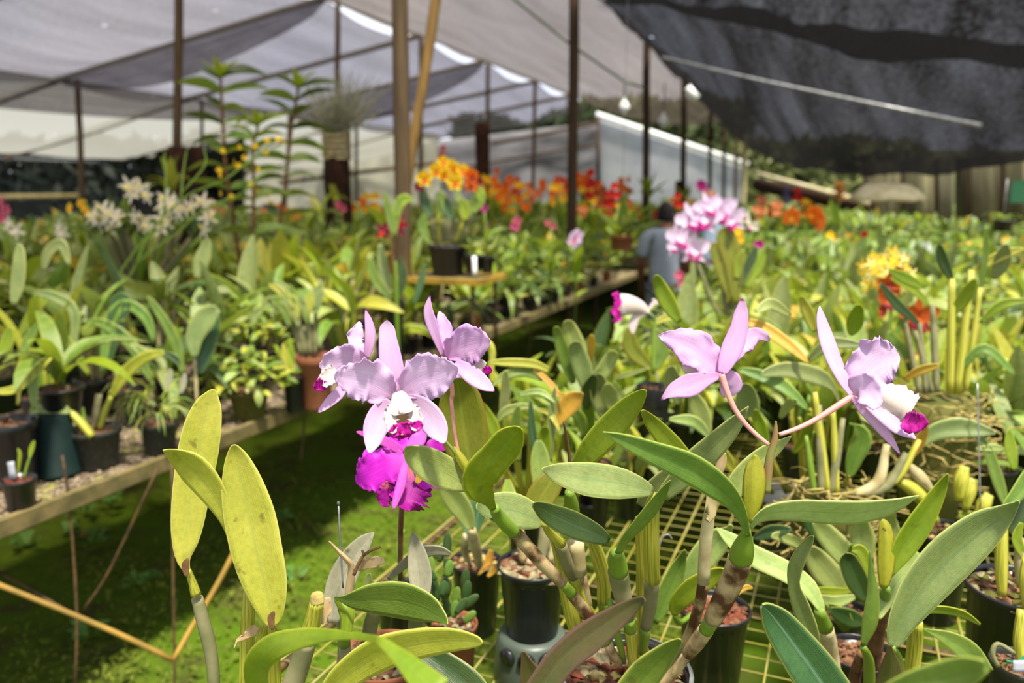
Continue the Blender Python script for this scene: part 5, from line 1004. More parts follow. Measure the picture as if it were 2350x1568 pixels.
def cattleya(root, r, lm_, cms, n=8, ch=.16, ll=.2, pr=.06, ph=.11, pmat='black', mix='bark', spread=.7, two=.5, lean=.3):
    """pot, potting mix, canes each with one or two leaves; everything about the root"""
    if pmat: inst('pot', pm(pmat), Matrix.Diagonal((pr, pr, ph, 1)), root); inst('potting_mix', mixm(mix), Matrix.Diagonal((pr, pr, ph, 1)), root)
    else: ph = 0
    for i in range(n):
        a = r.uniform(0, 6.28); q = pr * .7 * math.sqrt(r.random()); p = Vector((q * math.cos(a), q * math.sin(a), ph * .85)); h = ch * r.uniform(.6, 1.25); tl = spread * r.uniform(.1, 1) * lean * 2
        d = Vector((math.cos(a) * math.sin(tl), math.sin(a) * math.sin(tl), math.cos(tl)))
        c = inst('cane', cm(r.choice(cms)), Matrix.Translation(p) @ d.to_track_quat('Z', 'Y').to_matrix().to_4x4() @ Matrix.Diagonal((h * r.uniform(.7, 1.1), h * .9, h, 1)), root)
        tip = p + d * h
        for k in range(2 if r.random() < two else 1):
            l_ = ll * r.uniform(.7, 1.25); az = a + r.uniform(-.9, .9) + (math.pi if k else 0); el = r.uniform(.35, 1.35)
            inst('leaf', lm(r.choice(lm_), r.randrange(5)), Mx(tip, az, el, r.uniform(-.8, .8), (l_, l_, l_)), root)
def strap(root, r, lms, n=14, ll=.34, pr=.06, ph=.11, pmat='black', wide=1.):
    inst('pot', pm(pmat), Matrix.Diagonal((pr, pr, ph, 1)), root); inst('potting_mix', mixm('bark'), Matrix.Diagonal((pr, pr, ph, 1)), root)
    for i in range(n):
        a = r.uniform(0, 6.28); q = pr * .4 * r.random(); p = Vector((q * math.cos(a), q * math.sin(a), ph * .85)); l_ = ll * r.uniform(.6, 1.2)
        inst('leaf', lm(r.choice(lms), 5 + r.randrange(3)), Mx(p, a, r.uniform(.8, 1.5), r.uniform(-.4, .4), (l_, l_ * wide, l_)), root)
def bushy(root, r, lms, n=34, R_=.13, ll=.09, pr=.07, ph=.1, pmat='olivep'):
    inst('pot', pm(pmat), Matrix.Diagonal((pr, pr, ph, 1)), root); inst('potting_mix', mixm('bark'), Matrix.Diagonal((pr, pr, ph, 1)), root)
    for i in range(n):
        a = r.uniform(0, 6.28); q = R_ * math.sqrt(r.random()); p = Vector((q * math.cos(a), q * math.sin(a), ph + R_ * 1.2 * (1 - (q / R_) ** 2) * r.uniform(.5, 1)))
        inst('leaf', lm(r.choice(lms), r.randrange(5)), Mx(p, a + r.uniform(-.8, .8), r.uniform(-.2, .9), r.uniform(-.6, .6), (ll, ll * 1.5, ll)), root)
def dup(root, loc, rz=0., s=1.):
    q = root.copy(); COL.objects.link(q); q.location = loc; q.rotation_euler = (0, 0, rz); q.scale = (s, s, s); OFF[q.name] = Vector(loc)
    for ch in root.children:
        c = ch.copy(); COL.objects.link(c); c.parent = q
    return q
PROT = []
def proto(desc, fn, *a, **k):
    t = thing('potted_orchid', 'x', 'orchid', (0, 0, 0)); rr = random.Random(len(PROT) * 13 + 5); fn(t, rr, *a, **k); PROT.append([t, desc, False]); return len(PROT) - 1
G1_ = ['mid', 'ygm', 'pale']; G2_ = ['grey', 'mid', 'dark']; G3_ = ['yg', 'ygm', 'pale', 'mid']
CY = ['caney', 'caneg']; CO = ['caneo', 'canet', 'caney']
proto('mixed green broad-leaved orchid', cattleya, G1_, CY, 9, .15, .19)
proto('grey-green broad-leaved orchid', cattleya, ['grey', 'pale', 'mid'], CO, 8, .17, .22, .065)
proto('yellow-green broad-leaved orchid', cattleya, G3_, CY, 9, .16, .2, .06)
proto('dark-leaved orchid with old canes', cattleya, G2_, CO, 8, .18, .2, .06)
proto('pale green compact orchid', cattleya, ['pale', 'grey', 'ygm'], CO, 10, .11, .15, .055)
proto('long-caned upright orchid', cattleya, G1_, CO, 8, .26, .2, .06, spread=.45)
proto('strap-leaved green orchid', strap, ['mid', 'grey', 'dark'], 15, .36)
proto('yellow-green strap-leaved orchid', strap, ['yg', 'ygm', 'pale'], 16, .3)
proto('tangled orchid with yellowing leaves', cattleya, ['yg', 'yel', 'pale', 'mid'], ['caney', 'canet'], 10, .15, .18)
proto('orchid in a terracotta pot', cattleya, G1_, CO, 8, .14, .18, .065, .1, 'terra')
PLACED = []
def place(i, p, rz, s):
    t, desc, used = PROT[i]
    if not used: t.location = p; t.rotation_euler = (0, 0, rz); t.scale = (s, s, s); PROT[i][2] = True; OFF[t.name] = Vector(p); o = t
    else: o = dup(t, p, rz, s)
    PLACED.append((o, desc)); return o
def blocked(x, y, Z, rects):
    return any(a <= x <= c and b <= y <= d and (len(q) < 5 or Z < q[4]) for q in rects for a, b, c, d in [q[:4]])
# right bench
RR_ = [(900, 1150, 2400, 1700, 2.6), (1480, 1040, 1660, 1300, 9), (1730, 1030, 1800, 1240, 9), (2050, 860, 2260, 1010, 2.6), (1425, 600, 1580, 990, 7.2), (1120, 700, 1300, 1000, 3.2)]
LB_ = [(150, 640, 520, 880, 4.95)]
cnt = 0; a = -.45
while a < 5.2:
    st = .20 + .022 * max(0, a); b = .12 + RG.uniform(0, .1)
    while b < 6.5:
        p = B0 + DB * (a + RG.uniform(-.07, .07)) + NB * (b + RG.uniform(-.05, .05)) + UP * PB
        x, y, Z = proj(p); b += st * RG.uniform(.85, 1.3)
        if Z < 1.9 or x < 1000 or x > 2480 or (b > 2.8 and b < 3.1): continue
        if blocked(x, y, Z, RR_) or any((p.xy - off(t).xy).length < .15 for t in (T1, TG, TH, TI, TJ, TK, TL, TC, TD, TM, T7)): continue
        i = RG.choice([0, 0, 1, 1, 2, 2, 2, 3, 4, 4, 5, 6, 7, 8, 8]); place(i, p, RG.uniform(0, 6.28), RG.uniform(.85, 1.2)); cnt += 1
    a += st
for px, py, i, s_ in ((1290, 1130, 0, .95), (1405, 1095, 4, 1.1), (1185, 1075, 2, .9), (1440, 1185, 8, .8), (1345, 1215, 4, .8), (1480, 1060, 1, 1.), (1560, 1030, 2, 1.), (1640, 1010, 7, 1.), (1700, 985, 0, 1.1), (2010, 1090, 4, 1.), (2090, 1180, 1, .8)):
    place(i, ON(px, py, PB), RG.uniform(0, 6.28), s_)
NRIGHT = cnt
# left bench
a = -1.1; LR_ = [(-100, 1000, 460, 1300, 9)]
HAND = [ON(px, py, PB).xy for px, py in ((215, 1075), (120, 1030), (360, 1020), (570, 925), (670, 890), (720, 850), (45, 1155), (30, 1010), (280, 990), (325, 740), (940, 780))]
lc = 0
while a < 4.6:
    st = .30 + .03 * max(0, a); b = -.16 if a > 1.35 else -.45
    while b > -5.9:
        p = A0 + DB * (a + RG.uniform(-.08, .08)) + NB * (b + RG.uniform(-.06, .06)) + UP * PB
        x, y, Z = proj(p); b -= st * RG.uniform(.85, 1.25)
        if -1.92 < b + st < -1.02: continue
        if Z < 1.9 or x < -110 or x > 2400 or blocked(x, y, Z, LR_ + LB_) or any((p.xy - h).length < .15 for h in HAND): continue
        i = RG.choice([0, 0, 1, 1, 2, 3, 4, 5, 6, 6, 6, 7, 8, 9]); place(i, p, RG.uniform(0, 6.28), RG.uniform(1.1, 1.6)); lc += 1
    a += st
print('placed', NRIGHT, lc)
# ---------------------------------------------------------------- beyond that the plants merge: leaf masses on the far staging
def foliage(label, a0, a1, b0, b1, org, n, s, seed, hmax=.5, mats=('ygm', 'mid', 'pale', 'grey', 'dark', 'yel')):
    r = random.Random(seed); mb = MB()
    for _ in range(n):
        u = r.random() ** 1.35; a = a0 + (a1 - a0) * u; b = r.uniform(b0, b1); p = org + DB * a + NB * b; hh = hmax * (.75 + .5 * noise.noise(Vector((p.x * 1.1, p.y * 1.1, seed))))
        p = p + UP * (BENCH + .05 + hh * r.random() ** .5); x, y, Z = proj(p)
        if x < -60 or x > 2420: continue
        az = r.uniform(0, 6.28); el = r.uniform(.1, 1.4); d = Vector((math.cos(az) * math.cos(el), math.sin(az) * math.cos(el), math.sin(el))); sd = d.cross(Vector((r.gauss(0, 1), r.gauss(0, 1), r.gauss(0, 1)))).normalized(); l_ = s * r.uniform(.5, 1.3) * (1 + .5 * u); w_ = l_ * r.uniform(.1, .17); dn = Vector((0, 0, -.25 * l_))
        m1 = p + d * l_ * .5; e = p + d * l_ + dn
        mb.add([p, m1 + sd * w_, m1, m1 - sd * w_, e], [(0, 1, 2), (0, 2, 3), (1, 4, 2), (2, 4, 3)], [(.5, 0), (0, .5), (.5, .5), (1, .5), (.5, 1)], r.choices(range(len(mats)), [5, 5, 4, 3, 3, 1][:len(mats)])[0])
    return mb.done('massed_orchid_leaves', [M[q] for q in mats], None, True, label, 'stuff')
foliage('massed orchid leaves at the back of the left benches, too far to tell apart', 4.6, 22, -8.6, -.1, A0, 30000, .20, 31, .55)
foliage('massed orchid leaves on the far right benches, too far to tell apart', 5.2, 24, .1, 8.6, B0, 26000, .2, 32, .5)
# ---------------------------------------------------------------- plants and flowers one can single out
def bloom(root, px, py, Z, spx, me, yaw=0., tilt=0., roll=0.):
    s = spx * Z / F; return inst('flower', me, Matrix.Translation(P(px, py, Z)) @ Matrix.Rotation(yaw, 4, 'Z') @ Matrix.Rotation(tilt, 4, 'X') @ Matrix.Rotation(roll, 4, 'Y') @ Matrix.Diagonal((s, s, s, 1)), root)
def rootat(name, label, px, py, Z, cat='orchid', group=None, z=None):
    p = P(px, py, Z); return thing(name, label, cat, (p.x, p.y, PB if z is None else z), group)
def potw(t, px, py, Z, hw, hpx, mat, mix='bark', tobench=False):
    """pot whose rim centre is at px, py; hpx tall"""
    c = P(px, py, Z); r = hw * Z / F; h = hpx * Z / F
    if tobench: h = max(.05, c.z - PB)
    inst('pot', pm(mat), Matrix.Translation((c.x, c.y, c.z - h)) @ Matrix.Diagonal((r, r, h, 1)), t); inst('potting_mix', mixm(mix), Matrix.Translation((c.x, c.y, c.z - h)) @ Matrix.Diagonal((r, r, h, 1)), t); return c, r, h
def S(t, st, Z, m, **k):
    k.setdefault('n', 12); k.setdefault('m', 5); k.setdefault('fold', .25); return sheet('leaf', st, Z, M[m], t, thick=.0015, **k)
B = bl
# white-flowered plant fanning out of a dark pot
t = rootat('potted_orchid', 'big fan-shaped orchid covered with white flowers in a dark pot, left side', 325, 700, 5.0); c, rr_, h_ = potw(t, 325, 655, 5.0, 44, 100, 'black', tobench=True)
r = random.Random(5)
for k in range(34):
    a = r.uniform(0, 6.28); q = math.sqrt(r.uniform(.15, 1)); top = P(343, 540, 5.0) + Vector((math.cos(a) * .36 * q, math.sin(a) * .33 * q, .12 * (1 - q) + r.uniform(-.03, .03))); bt = Vector((c.x + math.cos(a) * .08 * q, c.y + math.sin(a) * .08 * q, c.z - .02)); d = top - bt
    inst('cane', cm('caneo' if k % 3 else 'caneg'), Matrix.Translation(bt) @ d.to_track_quat('Z', 'Y').to_matrix().to_4x4() @ Matrix.Diagonal((.28, .28, d.length, 1)), t)
    for j in range(2):
        inst('leaf', lm(r.choice(['dark', 'dark', 'mid', 'blue']), r.randrange(4)), Mx(top, a + r.uniform(-.9, .9) + j * 2, r.uniform(.5, 1.4), r.uniform(-.6, .6), (.2, .22, .2)), t)
for x, y in ((296, 424), (322, 432), (340, 448), (304, 446), (382, 455), (398, 466), (374, 470), (410, 488), (424, 478), (236, 480), (256, 488), (240, 504), (222, 510), (252, 520), (268, 500), (310, 498), (326, 508), (340, 518), (372, 500), (384, 512), (368, 522), (440, 472), (466, 462), (480, 480), (476, 500), (470, 528), (214, 496)):
    bloom(t, x, y, 4.66 + .12 * ((x * 7) % 5 - 2) / 5, 50, B('f_white', 'f_cream', 'r' if x % 2 else 's'), ((x * 13) % 10 - 5) * .12, ((y * 7) % 10 - 6) * .08, x * .3)
# tall dark stems with paired leaves
for label, st, leaves in (('tallest dark-stemmed leafy plant with drooping leaf pairs, right of the white flowers', [(574, 700, 5), (570, 560, 4.5), (566, 420, 4.5), (514, 320, 4) if 0 else (560, 300, 4)], ((560, 300),)),):
    pass
def shrub(label, st, Z, tops, lpx, m=('mid', 'dark')):
    t = rootat('tall_shrub', label, st[0][0], st[0][1], Z, 'plant'); stem('stem', st, Z, M['twig'], t, 4, 7)
    bp = P(st[0][0], st[0][1], Z); tube('stem_base', [(bp.x, bp.y, PB), bp], .012, M['twig'], t, 7)
    r = random.Random(int(st[0][0])); n = tops
    for i in range(n):
        f = .28 + .72 * i / (n - 1); x, y, _ = crs([s[:3] for s in st], f); p = P(x, y, Z)
        for sg in (0, 1): l_ = lpx * Z / F * r.uniform(.75, 1.1); inst('leaf', lm(r.choice(m), r.choice((1, 2, 4))), Mx(p, sg * math.pi + r.uniform(-.5, .5), r.uniform(.3, .8), r.choice((-.6, .6)), (l_, l_ * 1.15, l_)), t)
    p = P(st[-1][0], st[-1][1], Z)
    for k in range(4): l_ = lpx * .6 * Z / F; inst('leaf', lm('ygm', 0), Mx(p, k * 1.6, .9, 0, (l_, l_, l_)), t)
shrub('tall dark-stemmed plant with drooping leaf pairs, just right of the white flowers', [(560, 690, 5), (545, 560, 4.5), (520, 400, 4), (512, 290, 4), (506, 180, 3)], 5.3, 10, 105)
shrub('tall dark-stemmed plant left of the grey air plant', [(590, 700, 5), (632, 560, 4.5), (655, 420, 4), (668, 300, 4), (684, 205, 3)], 5.4, 10, 100)
shrub('shorter dark-stemmed plant between the two tall ones', [(578, 700, 4), (580, 560, 4), (582, 420, 4), (580, 340, 3), (592, 290, 3)], 5.0, 6, 90, ('mid', 'ygm'))
# yellow sprays
t = rootat('spray_orchid', 'orchid with long arching green sprays of tiny yellow flowers, crossing the white-flowered fan', 235, 720, 4.3)
for st in ([(228, 740, 3), (268, 640, 3), (335, 545, 3), (420, 455, 2.6), (520, 410, 2.2), (600, 345, 1.6), (645, 318, 1.2)], [(262, 720, 3), (312, 610, 3), (400, 540, 2.6), (470, 480, 2.2), (560, 440, 1.6), (620, 390, 1.2)], [(312, 610, 2.6), (345, 540, 2.4), (440, 500, 2), (530, 450, 1.4)], [(370, 520, 2.4), (380, 430, 2.2), (378, 350, 1.6)],
        [(415, 455, 2.2), (420, 400, 2), (428, 345, 1.5)], [(420, 440, 2), (470, 380, 1.8), (468, 340, 1.3)], [(520, 410, 1.8), (560, 380, 1.5), (650, 330, 1.1)], [(560, 440, 1.6), (600, 400, 1.3), (640, 390, 1)]): stem('flower_spike', st, (4.25, 4.4), M['ygs'] if 'ygs' in M else M['caneg'], t, 4, 6)
for x, y in ((514, 315), (513, 347), (585, 335), (610, 350), (613, 322), (638, 320), (652, 325), (547, 380), (536, 372), (503, 390), (504, 402), (508, 444), (531, 452), (595, 390), (575, 425), (560, 362), (548, 338)): bloom(t, x, y, 4.38, 15, B('f_yel', 'f_yel', 'r'), x, 0)
strapt = t; inst('pot', pm('black'), Matrix.Diagonal((.07, .07, .12, 1)) if 0 else Matrix.Translation(off(t)) @ Matrix.Diagonal((.07, .07, .12, 1)), t)
for k in range(10): inst('leaf', lm('mid', 5 + k % 3), Mx(off(t) + UP * .1, k * .63, 1.2, 0, (.33, .33, .33)), t)
# yellow cattleya on the raised board
Zy = 4.8; t = thing('raised_shelf', 'small yellow-edged board raised above the left bench, carrying the yellow-flowered pot', 'shelf', tuple(P(1035, 635, Zy).xy) + (PB,))
bz = P(1035, 634, Zy); m = MB(); m.box(bz - UP * .012, .27, .2, .012, NB, DB, UP); m.done('board', M['wood'], t, False)
for s_, hx, hy in ((DB * -.2, .275, .012), (DB * .2, .275, .012), (NB * .27, .012, .2), (NB * -.27, .012, .2)): m = MB(); m.box(bz + s_ - UP * .008, hx, hy, .017, NB, DB, UP); m.done('edge_strip', M['woody'], t, False)
for i in (-1, 1):
    for j in (-1, 1): p = bz + NB * .22 * i + DB * .16 * j; tube('leg', [(p.x, p.y, PB), (p.x, p.y, bz.z - .024)], .012, M['rod'], t, 7)
t = rootat('potted_orchid', 'yellow and red flowered orchid in a large black pot on the raised board', 1025, 560, Zy, z=bz.z); c, r_, h_ = potw(t, 1027, 562, Zy, 47, 70, 'black')
r = random.Random(9)
for x, y in ((990, 480), (1004, 470), (1018, 500), (1038, 480), (1050, 505), (1068, 490), (1085, 480), (1030, 450), (1000, 520)):
    x0 = 1027 + (x - 1035) * .55; stem('cane', [(x0, 556, 4), ((x0 + x) / 2, 525, 5), (x, y, 3.5)], Zy, M['caneo' if x % 4 else 'caney'], t, 3, 7)
for st, m in (([(992, 500, 4), (978, 470, 14), (972, 440, 8), (970, 430, 2)], 'dark'), ([(1040, 505, 4), (1020, 470, 15), (1005, 440, 6)], 'dark'), ([(1068, 505, 5), (1065, 480, 14), (1055, 455, 6)], 'ygm'), ([(1085, 490, 4), (1098, 455, 15), (1100, 425, 8), (1100, 412, 2)], 'mid'), ([(1100, 480, 4), (1104, 450, 10), (1090, 430, 4)], 'ygm'), ([(1012, 500, 4), (1010, 460, 9), (1018, 440, 4)], 'mid'), ([(1045, 480, 3), (1050, 450, 8), (1045, 430, 3)], 'grey'), ([(985, 560, 3), (968, 520, 10), (975, 490, 3)], 'mid')): S(t, st, Zy - .1, m)
for x, y, k, s_ in ((975, 410, 0, 42), (1002, 392, 0, 40), (1022, 400, 0, 40), (1043, 385, 0, 42), (1062, 392, 0, 36), (1045, 418, 0, 44), (1085, 405, 1, 44), (1082, 425, 1, 36), (962, 428, 2, 26), (1018, 372, 0, 32), (1100, 416, 2, 24)):
    bloom(t, x, y, Zy - .15 + (x % 5) * .02, s_, (B('f_yel', 'f_red', 'r'), B('f_or', 'f_dred', 'r'), B('f_dred', 'f_dred', 'r'))[k], (x % 7 - 3) * .2, .1)
for x, y, hw, lab in ((1086, 585, 24, 'small dark pot of dry roots right of the yellow-flowered pot'), (1118, 588, 17, 'small black pot at the right corner of the raised board')):
    t = rootat('potted_orchid', lab, x, y, Zy - .05, z=bz.z); c, r_, h_ = potw(t, x, y, Zy - .05, hw, 38, 'black')
    for k in range(7): inst('leaf', lm(('yg', 'caneo' if 0 else 'grey')[k % 2], k % 5), Mx(c, k * .9, 1.1, 0, (.12, .12, .12)), t)
m = sheet('plant_tag', [(1088, 588, 5), (1089, 610, 5), (1090, 632, 5)], Zy - .25, M['white'], None, rnd=False, n=3, m=2); tag(m, 'white plastic tag upright at the front of the raised board', 'plant tag')
# dark red flower
t = rootat('potted_orchid', 'orchid with a deep crimson flower in front of the thick timber post', 905, 690, 4.3); potw(t, 905, 690, 4.3, 22, 40, 'black', tobench=True)
for x, y in ((897, 522), (905, 500), (880, 530), (915, 520)): bloom(t, x, y, 4.3 + (x % 3) * .02, 52, B('f_dred', 'f_red', 's'), (x - 897) * .03, 0, x)
stem('flower_spike', [(908, 690, 3), (904, 610, 3), (898, 540, 3)], 4.3, M['twig'], t)
for st, m in (([(895, 680, 4), (880, 620, 12), (872, 560, 4)], 'grey'), ([(910, 690, 4), (925, 640, 10), (918, 590, 3)], 'dark'), ([(900, 690, 4), (860, 640, 12), (850, 590, 3)], 'mid'), ([(950, 700, 3), (965, 650, 8), (975, 605, 2)], 'blue')): S(t, st, 4.25, m)
t = rootat('potted_orchid', 'tall upright fleshy plant in front of the base of the thick timber post', 905, 500, 4.1)
for st, m in (([(905, 545, 4), (896, 500, 10), (886, 455, 6), (882, 440, 1)], 'mid'), ([(905, 500, 4), (922, 460, 13), (948, 458, 3)], 'ygm'), ([(905, 540, 4), (912, 490, 8), (918, 450, 2)], 'mid')): S(t, st, 4.1, m)
p = off(t); inst('cane', cm('caneg'), Matrix.Translation(p) @ Matrix.Diagonal((.2, .2, .6, 1)), t)
# row of small pots along the edge of the left bench
def edge_a(px, b):
    lo, hi = -1., 9.
    for _ in range(40):
        m_ = (lo + hi) / 2
        if proj(A0 + DB * m_ + NB * b + UP * PB)[0] < px: lo = m_
        else: hi = m_
    return lo
r = random.Random(17)
for i, (px, pmt, sc) in enumerate(((900, 'black', 1.1), (942, 'black', 1), (985, 'black', 1), (1022, 'black', .9), (1068, 'black', 1), (1096, 'black', .8), (1134, 'black', 1.1), (1172, 'black', .8), (1212, 'black', 1), (1246, 'black', .8), (1272, 'black', 1), (1300, 'black', .9), (1330, 'terra', 1.1), (1362, 'black', .8), (1392, 'terra', .9))):
    a_ = edge_a(px, -.12); p = A0 + DB * a_ + NB * -.12 + UP * PB
    t = thing('potted_orchid', ['first', 'second', 'third', 'fourth', 'fifth', 'sixth', 'seventh', 'eighth', 'ninth', 'tenth', 'eleventh', 'twelfth', 'thirteenth', 'fourteenth', 'fifteenth'][i] + ' small %s pot from the left in the row along the bench edge' % ('terracotta' if pmt == 'terra' else 'black'), 'orchid', tuple(p), 'small pots along the left bench edge')
    rr = random.Random(px); pr_ = .058 * sc
    inst('pot', pm(pmt), Matrix.Translation(p) @ Matrix.Diagonal((pr_, pr_, .11 * sc, 1)), t); inst('potting_mix', mixm('bark'), Matrix.Translation(p) @ Matrix.Diagonal((pr_, pr_, .11 * sc, 1)), t)
    for k in range(rr.randint(5, 9)):
        q = p + Vector((rr.uniform(-.03, .03), rr.uniform(-.03, .03), .1 * sc)); l_ = rr.uniform(.12, .24); inst('leaf', lm(rr.choice(('mid', 'ygm', 'yg', 'pale', 'grey')), rr.randrange(6)), Mx(q + UP * rr.uniform(0, .1), rr.uniform(0, 6.28), rr.uniform(.5, 1.4), 0, (l_, l_, l_)), t)
        inst('cane', cm(rr.choice(('caneo', 'caney'))), Matrix.Translation(q) @ Matrix.Rotation(rr.uniform(-.3, .3), 4, 'X') @ Matrix.Diagonal((.12, .12, rr.uniform(.07, .15), 1)), t)
# pots at the near end of the left bench
def Zon(px, py, z=PB):
    b = (py - 784) / F; return (H - z) / (SP + b * CP)
Zp = 2.8
t = rootat('potted_orchid', 'algae-stained black pot near the bench corner with one round and one arching leaf', 216, 985, Zp); potw(t, 216, 982, Zp, 59, 100, 'grim', tobench=True)
stem('cane', [(212, 1003, 9), (190, 975, 10), (168, 952, 8), (158, 944, 5)], Zp - .08, M['caney'], t); S(t, [(160, 944, 4), (130, 938, 16), (95, 940, 17), (66, 946, 2)], Zp - .1, 'grey', tilt=.3)
stem('cane', [(156, 945, 4), (154, 915, 5), (155, 884, 4)], Zp - .06, M['canet'], t); stem('cane', [(210, 990, 5), (220, 950, 8), (226, 905, 7)], Zp, M['canet'], t); stem('cane', [(228, 985, 7), (240, 945, 8), (255, 910, 5)], Zp, M['caney'], t)
S(t, [(255, 912, 4), (285, 860, 15), (330, 822, 13), (376, 808, 5)], (Zp, Zp - .1), 'yg', n=16); S(t, [(374, 808, 3), (400, 822, 9), (412, 838, 1)], Zp, 'dark'); stem('cane', [(196, 980, 4), (192, 955, 4), (190, 935, 3)], Zp - .04, M['caneg'], t)
t = rootat('potted_orchid', 'black pot spilling thin grassy leaves, right of the algae-stained pot', 362, 965, 2.95); potw(t, 362, 968, 2.95, 44, 60, 'grim', tobench=True); c = P(362, 960, 2.95); r = random.Random(31)
for k in range(60):
    a_ = r.uniform(0, 6.28); l_ = r.uniform(.1, .2); inst('leaf', lm(('yg', 'pale', 'mid')[k % 3], 7), Mx(c + Vector((math.cos(a_), math.sin(a_), 0)) * .03 + UP * r.uniform(0, .12), a_, r.uniform(.3, 1.3), 0, (l_, l_ * .45, l_)), t)
for x, y in ((388, 870), (420, 880)): S(t, [(x + 4, y - 22, 3), (x, y, 8), (x - 6, y + 24, 2)], 2.8, 'scurf')
t = rootat('upturned_pot', 'dark green upturned pot under the strap-leaved plant, left of the algae-stained pot', 122, 1000, 2.72, 'pot'); c = off(t); rr_ = 50 * 2.72 / F; hz = P(122, 945, 2.72).z - PB
V, Fc, U = lathe([(rr_ * 1.02, 0), (rr_ * 1.04, .012), (rr_ * .97, .014), (rr_ * .8, hz - .003), (rr_ * .75, hz), (.001, hz)], 28, tuple(c)); obj('pot_wall', V, Fc, M['gpot'], t, U)
t = rootat('potted_orchid', 'strap-leaved plant in a black pot perched on the dark green upturned pot', 135, 905, 2.74, z=PB + hz); cz = off(t); potw(t, 138, 888, 2.74, 52, 56, 'black'); r = random.Random(6); c = P(138, 884, 2.74)
for k in range(15): a_ = r.uniform(0, 6.28); l_ = r.uniform(.28, .42); inst('leaf', lm(('mid', 'grey', 'ygm')[k % 3], 5 + k % 2), Mx(c, a_, r.uniform(1.0, 1.5), r.uniform(-.3, .3), (l_, l_ * 1.1, l_)), t)
t = rootat('potted_bush', 'mossy olive pot overflowing with small yellow-green leaves, at the bench edge', 570, 900, 3.4, 'plant'); potw(t, 570, 895, 3.4, 46, 45, 'olivep', tobench=True); c = P(570, 880, 3.4); r = random.Random(44)
for k in range(120):
    a_ = r.uniform(0, 6.28); q = math.sqrt(r.random()); p = c + Vector((math.cos(a_) * .15 * q, math.sin(a_) * .12 * q, .13 * (1 - q * q) + r.uniform(-.03, .02))); l_ = r.uniform(.055, .095); inst('leaf', lm(('pale', 'yg', 'mid')[k % 3], k % 5), Mx(p, a_ + r.uniform(-.8, .8), r.uniform(-.5, .7), r.uniform(-.5, .5), (l_, l_ * 1.8, l_)), t)
t = rootat('potted_bush', 'bushy small-leaved yellow-green plant behind the mossy olive pot', 560, 780, 3.8, 'plant'); potw(t, 560, 800, 3.8, 40, 45, 'black', tobench=True); c = P(560, 790, 3.8)
for k in range(150):
    a_ = r.uniform(0, 6.28); q = math.sqrt(r.random()); p = c + Vector((math.cos(a_) * .2 * q, math.sin(a_) * .16 * q, .16 * (1 - q * q) + r.uniform(-.04, .03))); l_ = r.uniform(.05, .09); inst('leaf', lm(('ygm', 'yg', 'mid')[k % 3], k % 5), Mx(p, a_ + r.uniform(-.8, .8), r.uniform(-.3, .9), r.uniform(-.5, .5), (l_, l_ * 1.5, l_)), t)
t = rootat('potted_orchid', 'small black pot right of the mossy olive pot', 672, 870, 3.5); potw(t, 672, 862, 3.5, 25, 40, 'black', tobench=True); S(t, [(672, 855, 4), (655, 820, 9), (650, 790, 2)], 3.5, 'yg'); S(t, [(676, 855, 4), (700, 840, 9), (712, 830, 2)], 3.5, 'mid'); S(t, [(670, 860, 4), (668, 810, 8), (664, 775, 2)], 3.5, 'ygm')
t = rootat('potted_orchid', 'terracotta pot with many grey-green upright canes behind the left lilac flower', 722, 830, 3.55); potw(t, 722, 815, 3.55, 44, 60, 'terra', tobench=True); r = random.Random(8)
for k in range(11):
    x = 722 + r.uniform(-36, 36); y1 = 690 + r.uniform(-25, 30); stem('cane', [(x, 815, 3), (x + (x - 722) * .3, 770, 5.5), (x + (x - 722) * .8, y1 + 30, 4)], 3.55, M['caneo'], t, 3, 7)
    xx = x + (x - 722) * .8; dx = (x - 722) * 1.1 + r.uniform(-20, 20); S(t, [(xx, y1 + 32, 3), (xx + dx * .4, y1 - 6, 10), (xx + dx, y1 - 26, 2)], 3.5, r.choice(('mid', 'yg', 'grey')))
t = rootat('potted_seedling', 'tiny black pot of red chips with a grey tag at the left bench edge', 45, 1120, 2.42, 'seedling'); potw(t, 42, 1098, 2.42, 38, 60, 'black', 'chipr', tobench=True); sheet('plant_tag', [(30, 1100, 8), (26, 1075, 8), (24, 1060, 8)], 2.40, M['tagw'], t, rnd=False, n=3, m=2)
stem('sprout', [(55, 1098, 3), (62, 1070, 3), (70, 1045, 2)], 2.42, M['caneg'], t); S(t, [(68, 1050, 2), (72, 1030, 6), (78, 1012, 1)], 2.42, 'ygm'); S(t, [(40, 1030, 1), (45, 1045, 4), (40, 1090, 2)], 2.42, 'ygm')
t = rootat('potted_orchid', 'black pot of dry brown roots at the far left edge of the photo', 20, 980, 2.6); potw(t, 22, 965, 2.6, 58, 70, 'black', tobench=True)
for st, m in (([(40, 930, 3), (50, 860, 6), (90, 850, 3)], 'yg'), ([(-20, 900, 4), (40, 890, 10), (118, 822, 2)], 'yg'), ([(78, 940, 4), (76, 880, 12), (82, 830, 3)], 'mid'), ([(30, 700, 5), (40, 650, 16), (45, 590, 14), (44, 560, 3)], 'grey'), ([(0, 820, 4), (14, 790, 16), (24, 750, 4)], 'ygm'), ([(50, 810, 3), (65, 780, 12), (88, 740, 2)], 'mid')): S(t, st, 2.55, m)
t = rootat('potted_orchid', 'orchid with two large blue-green leaves standing between the spilling grass and the bushy plant', 450, 920, 3.2); potw(t, 452, 935, 3.2, 26, 40, 'black', tobench=True)
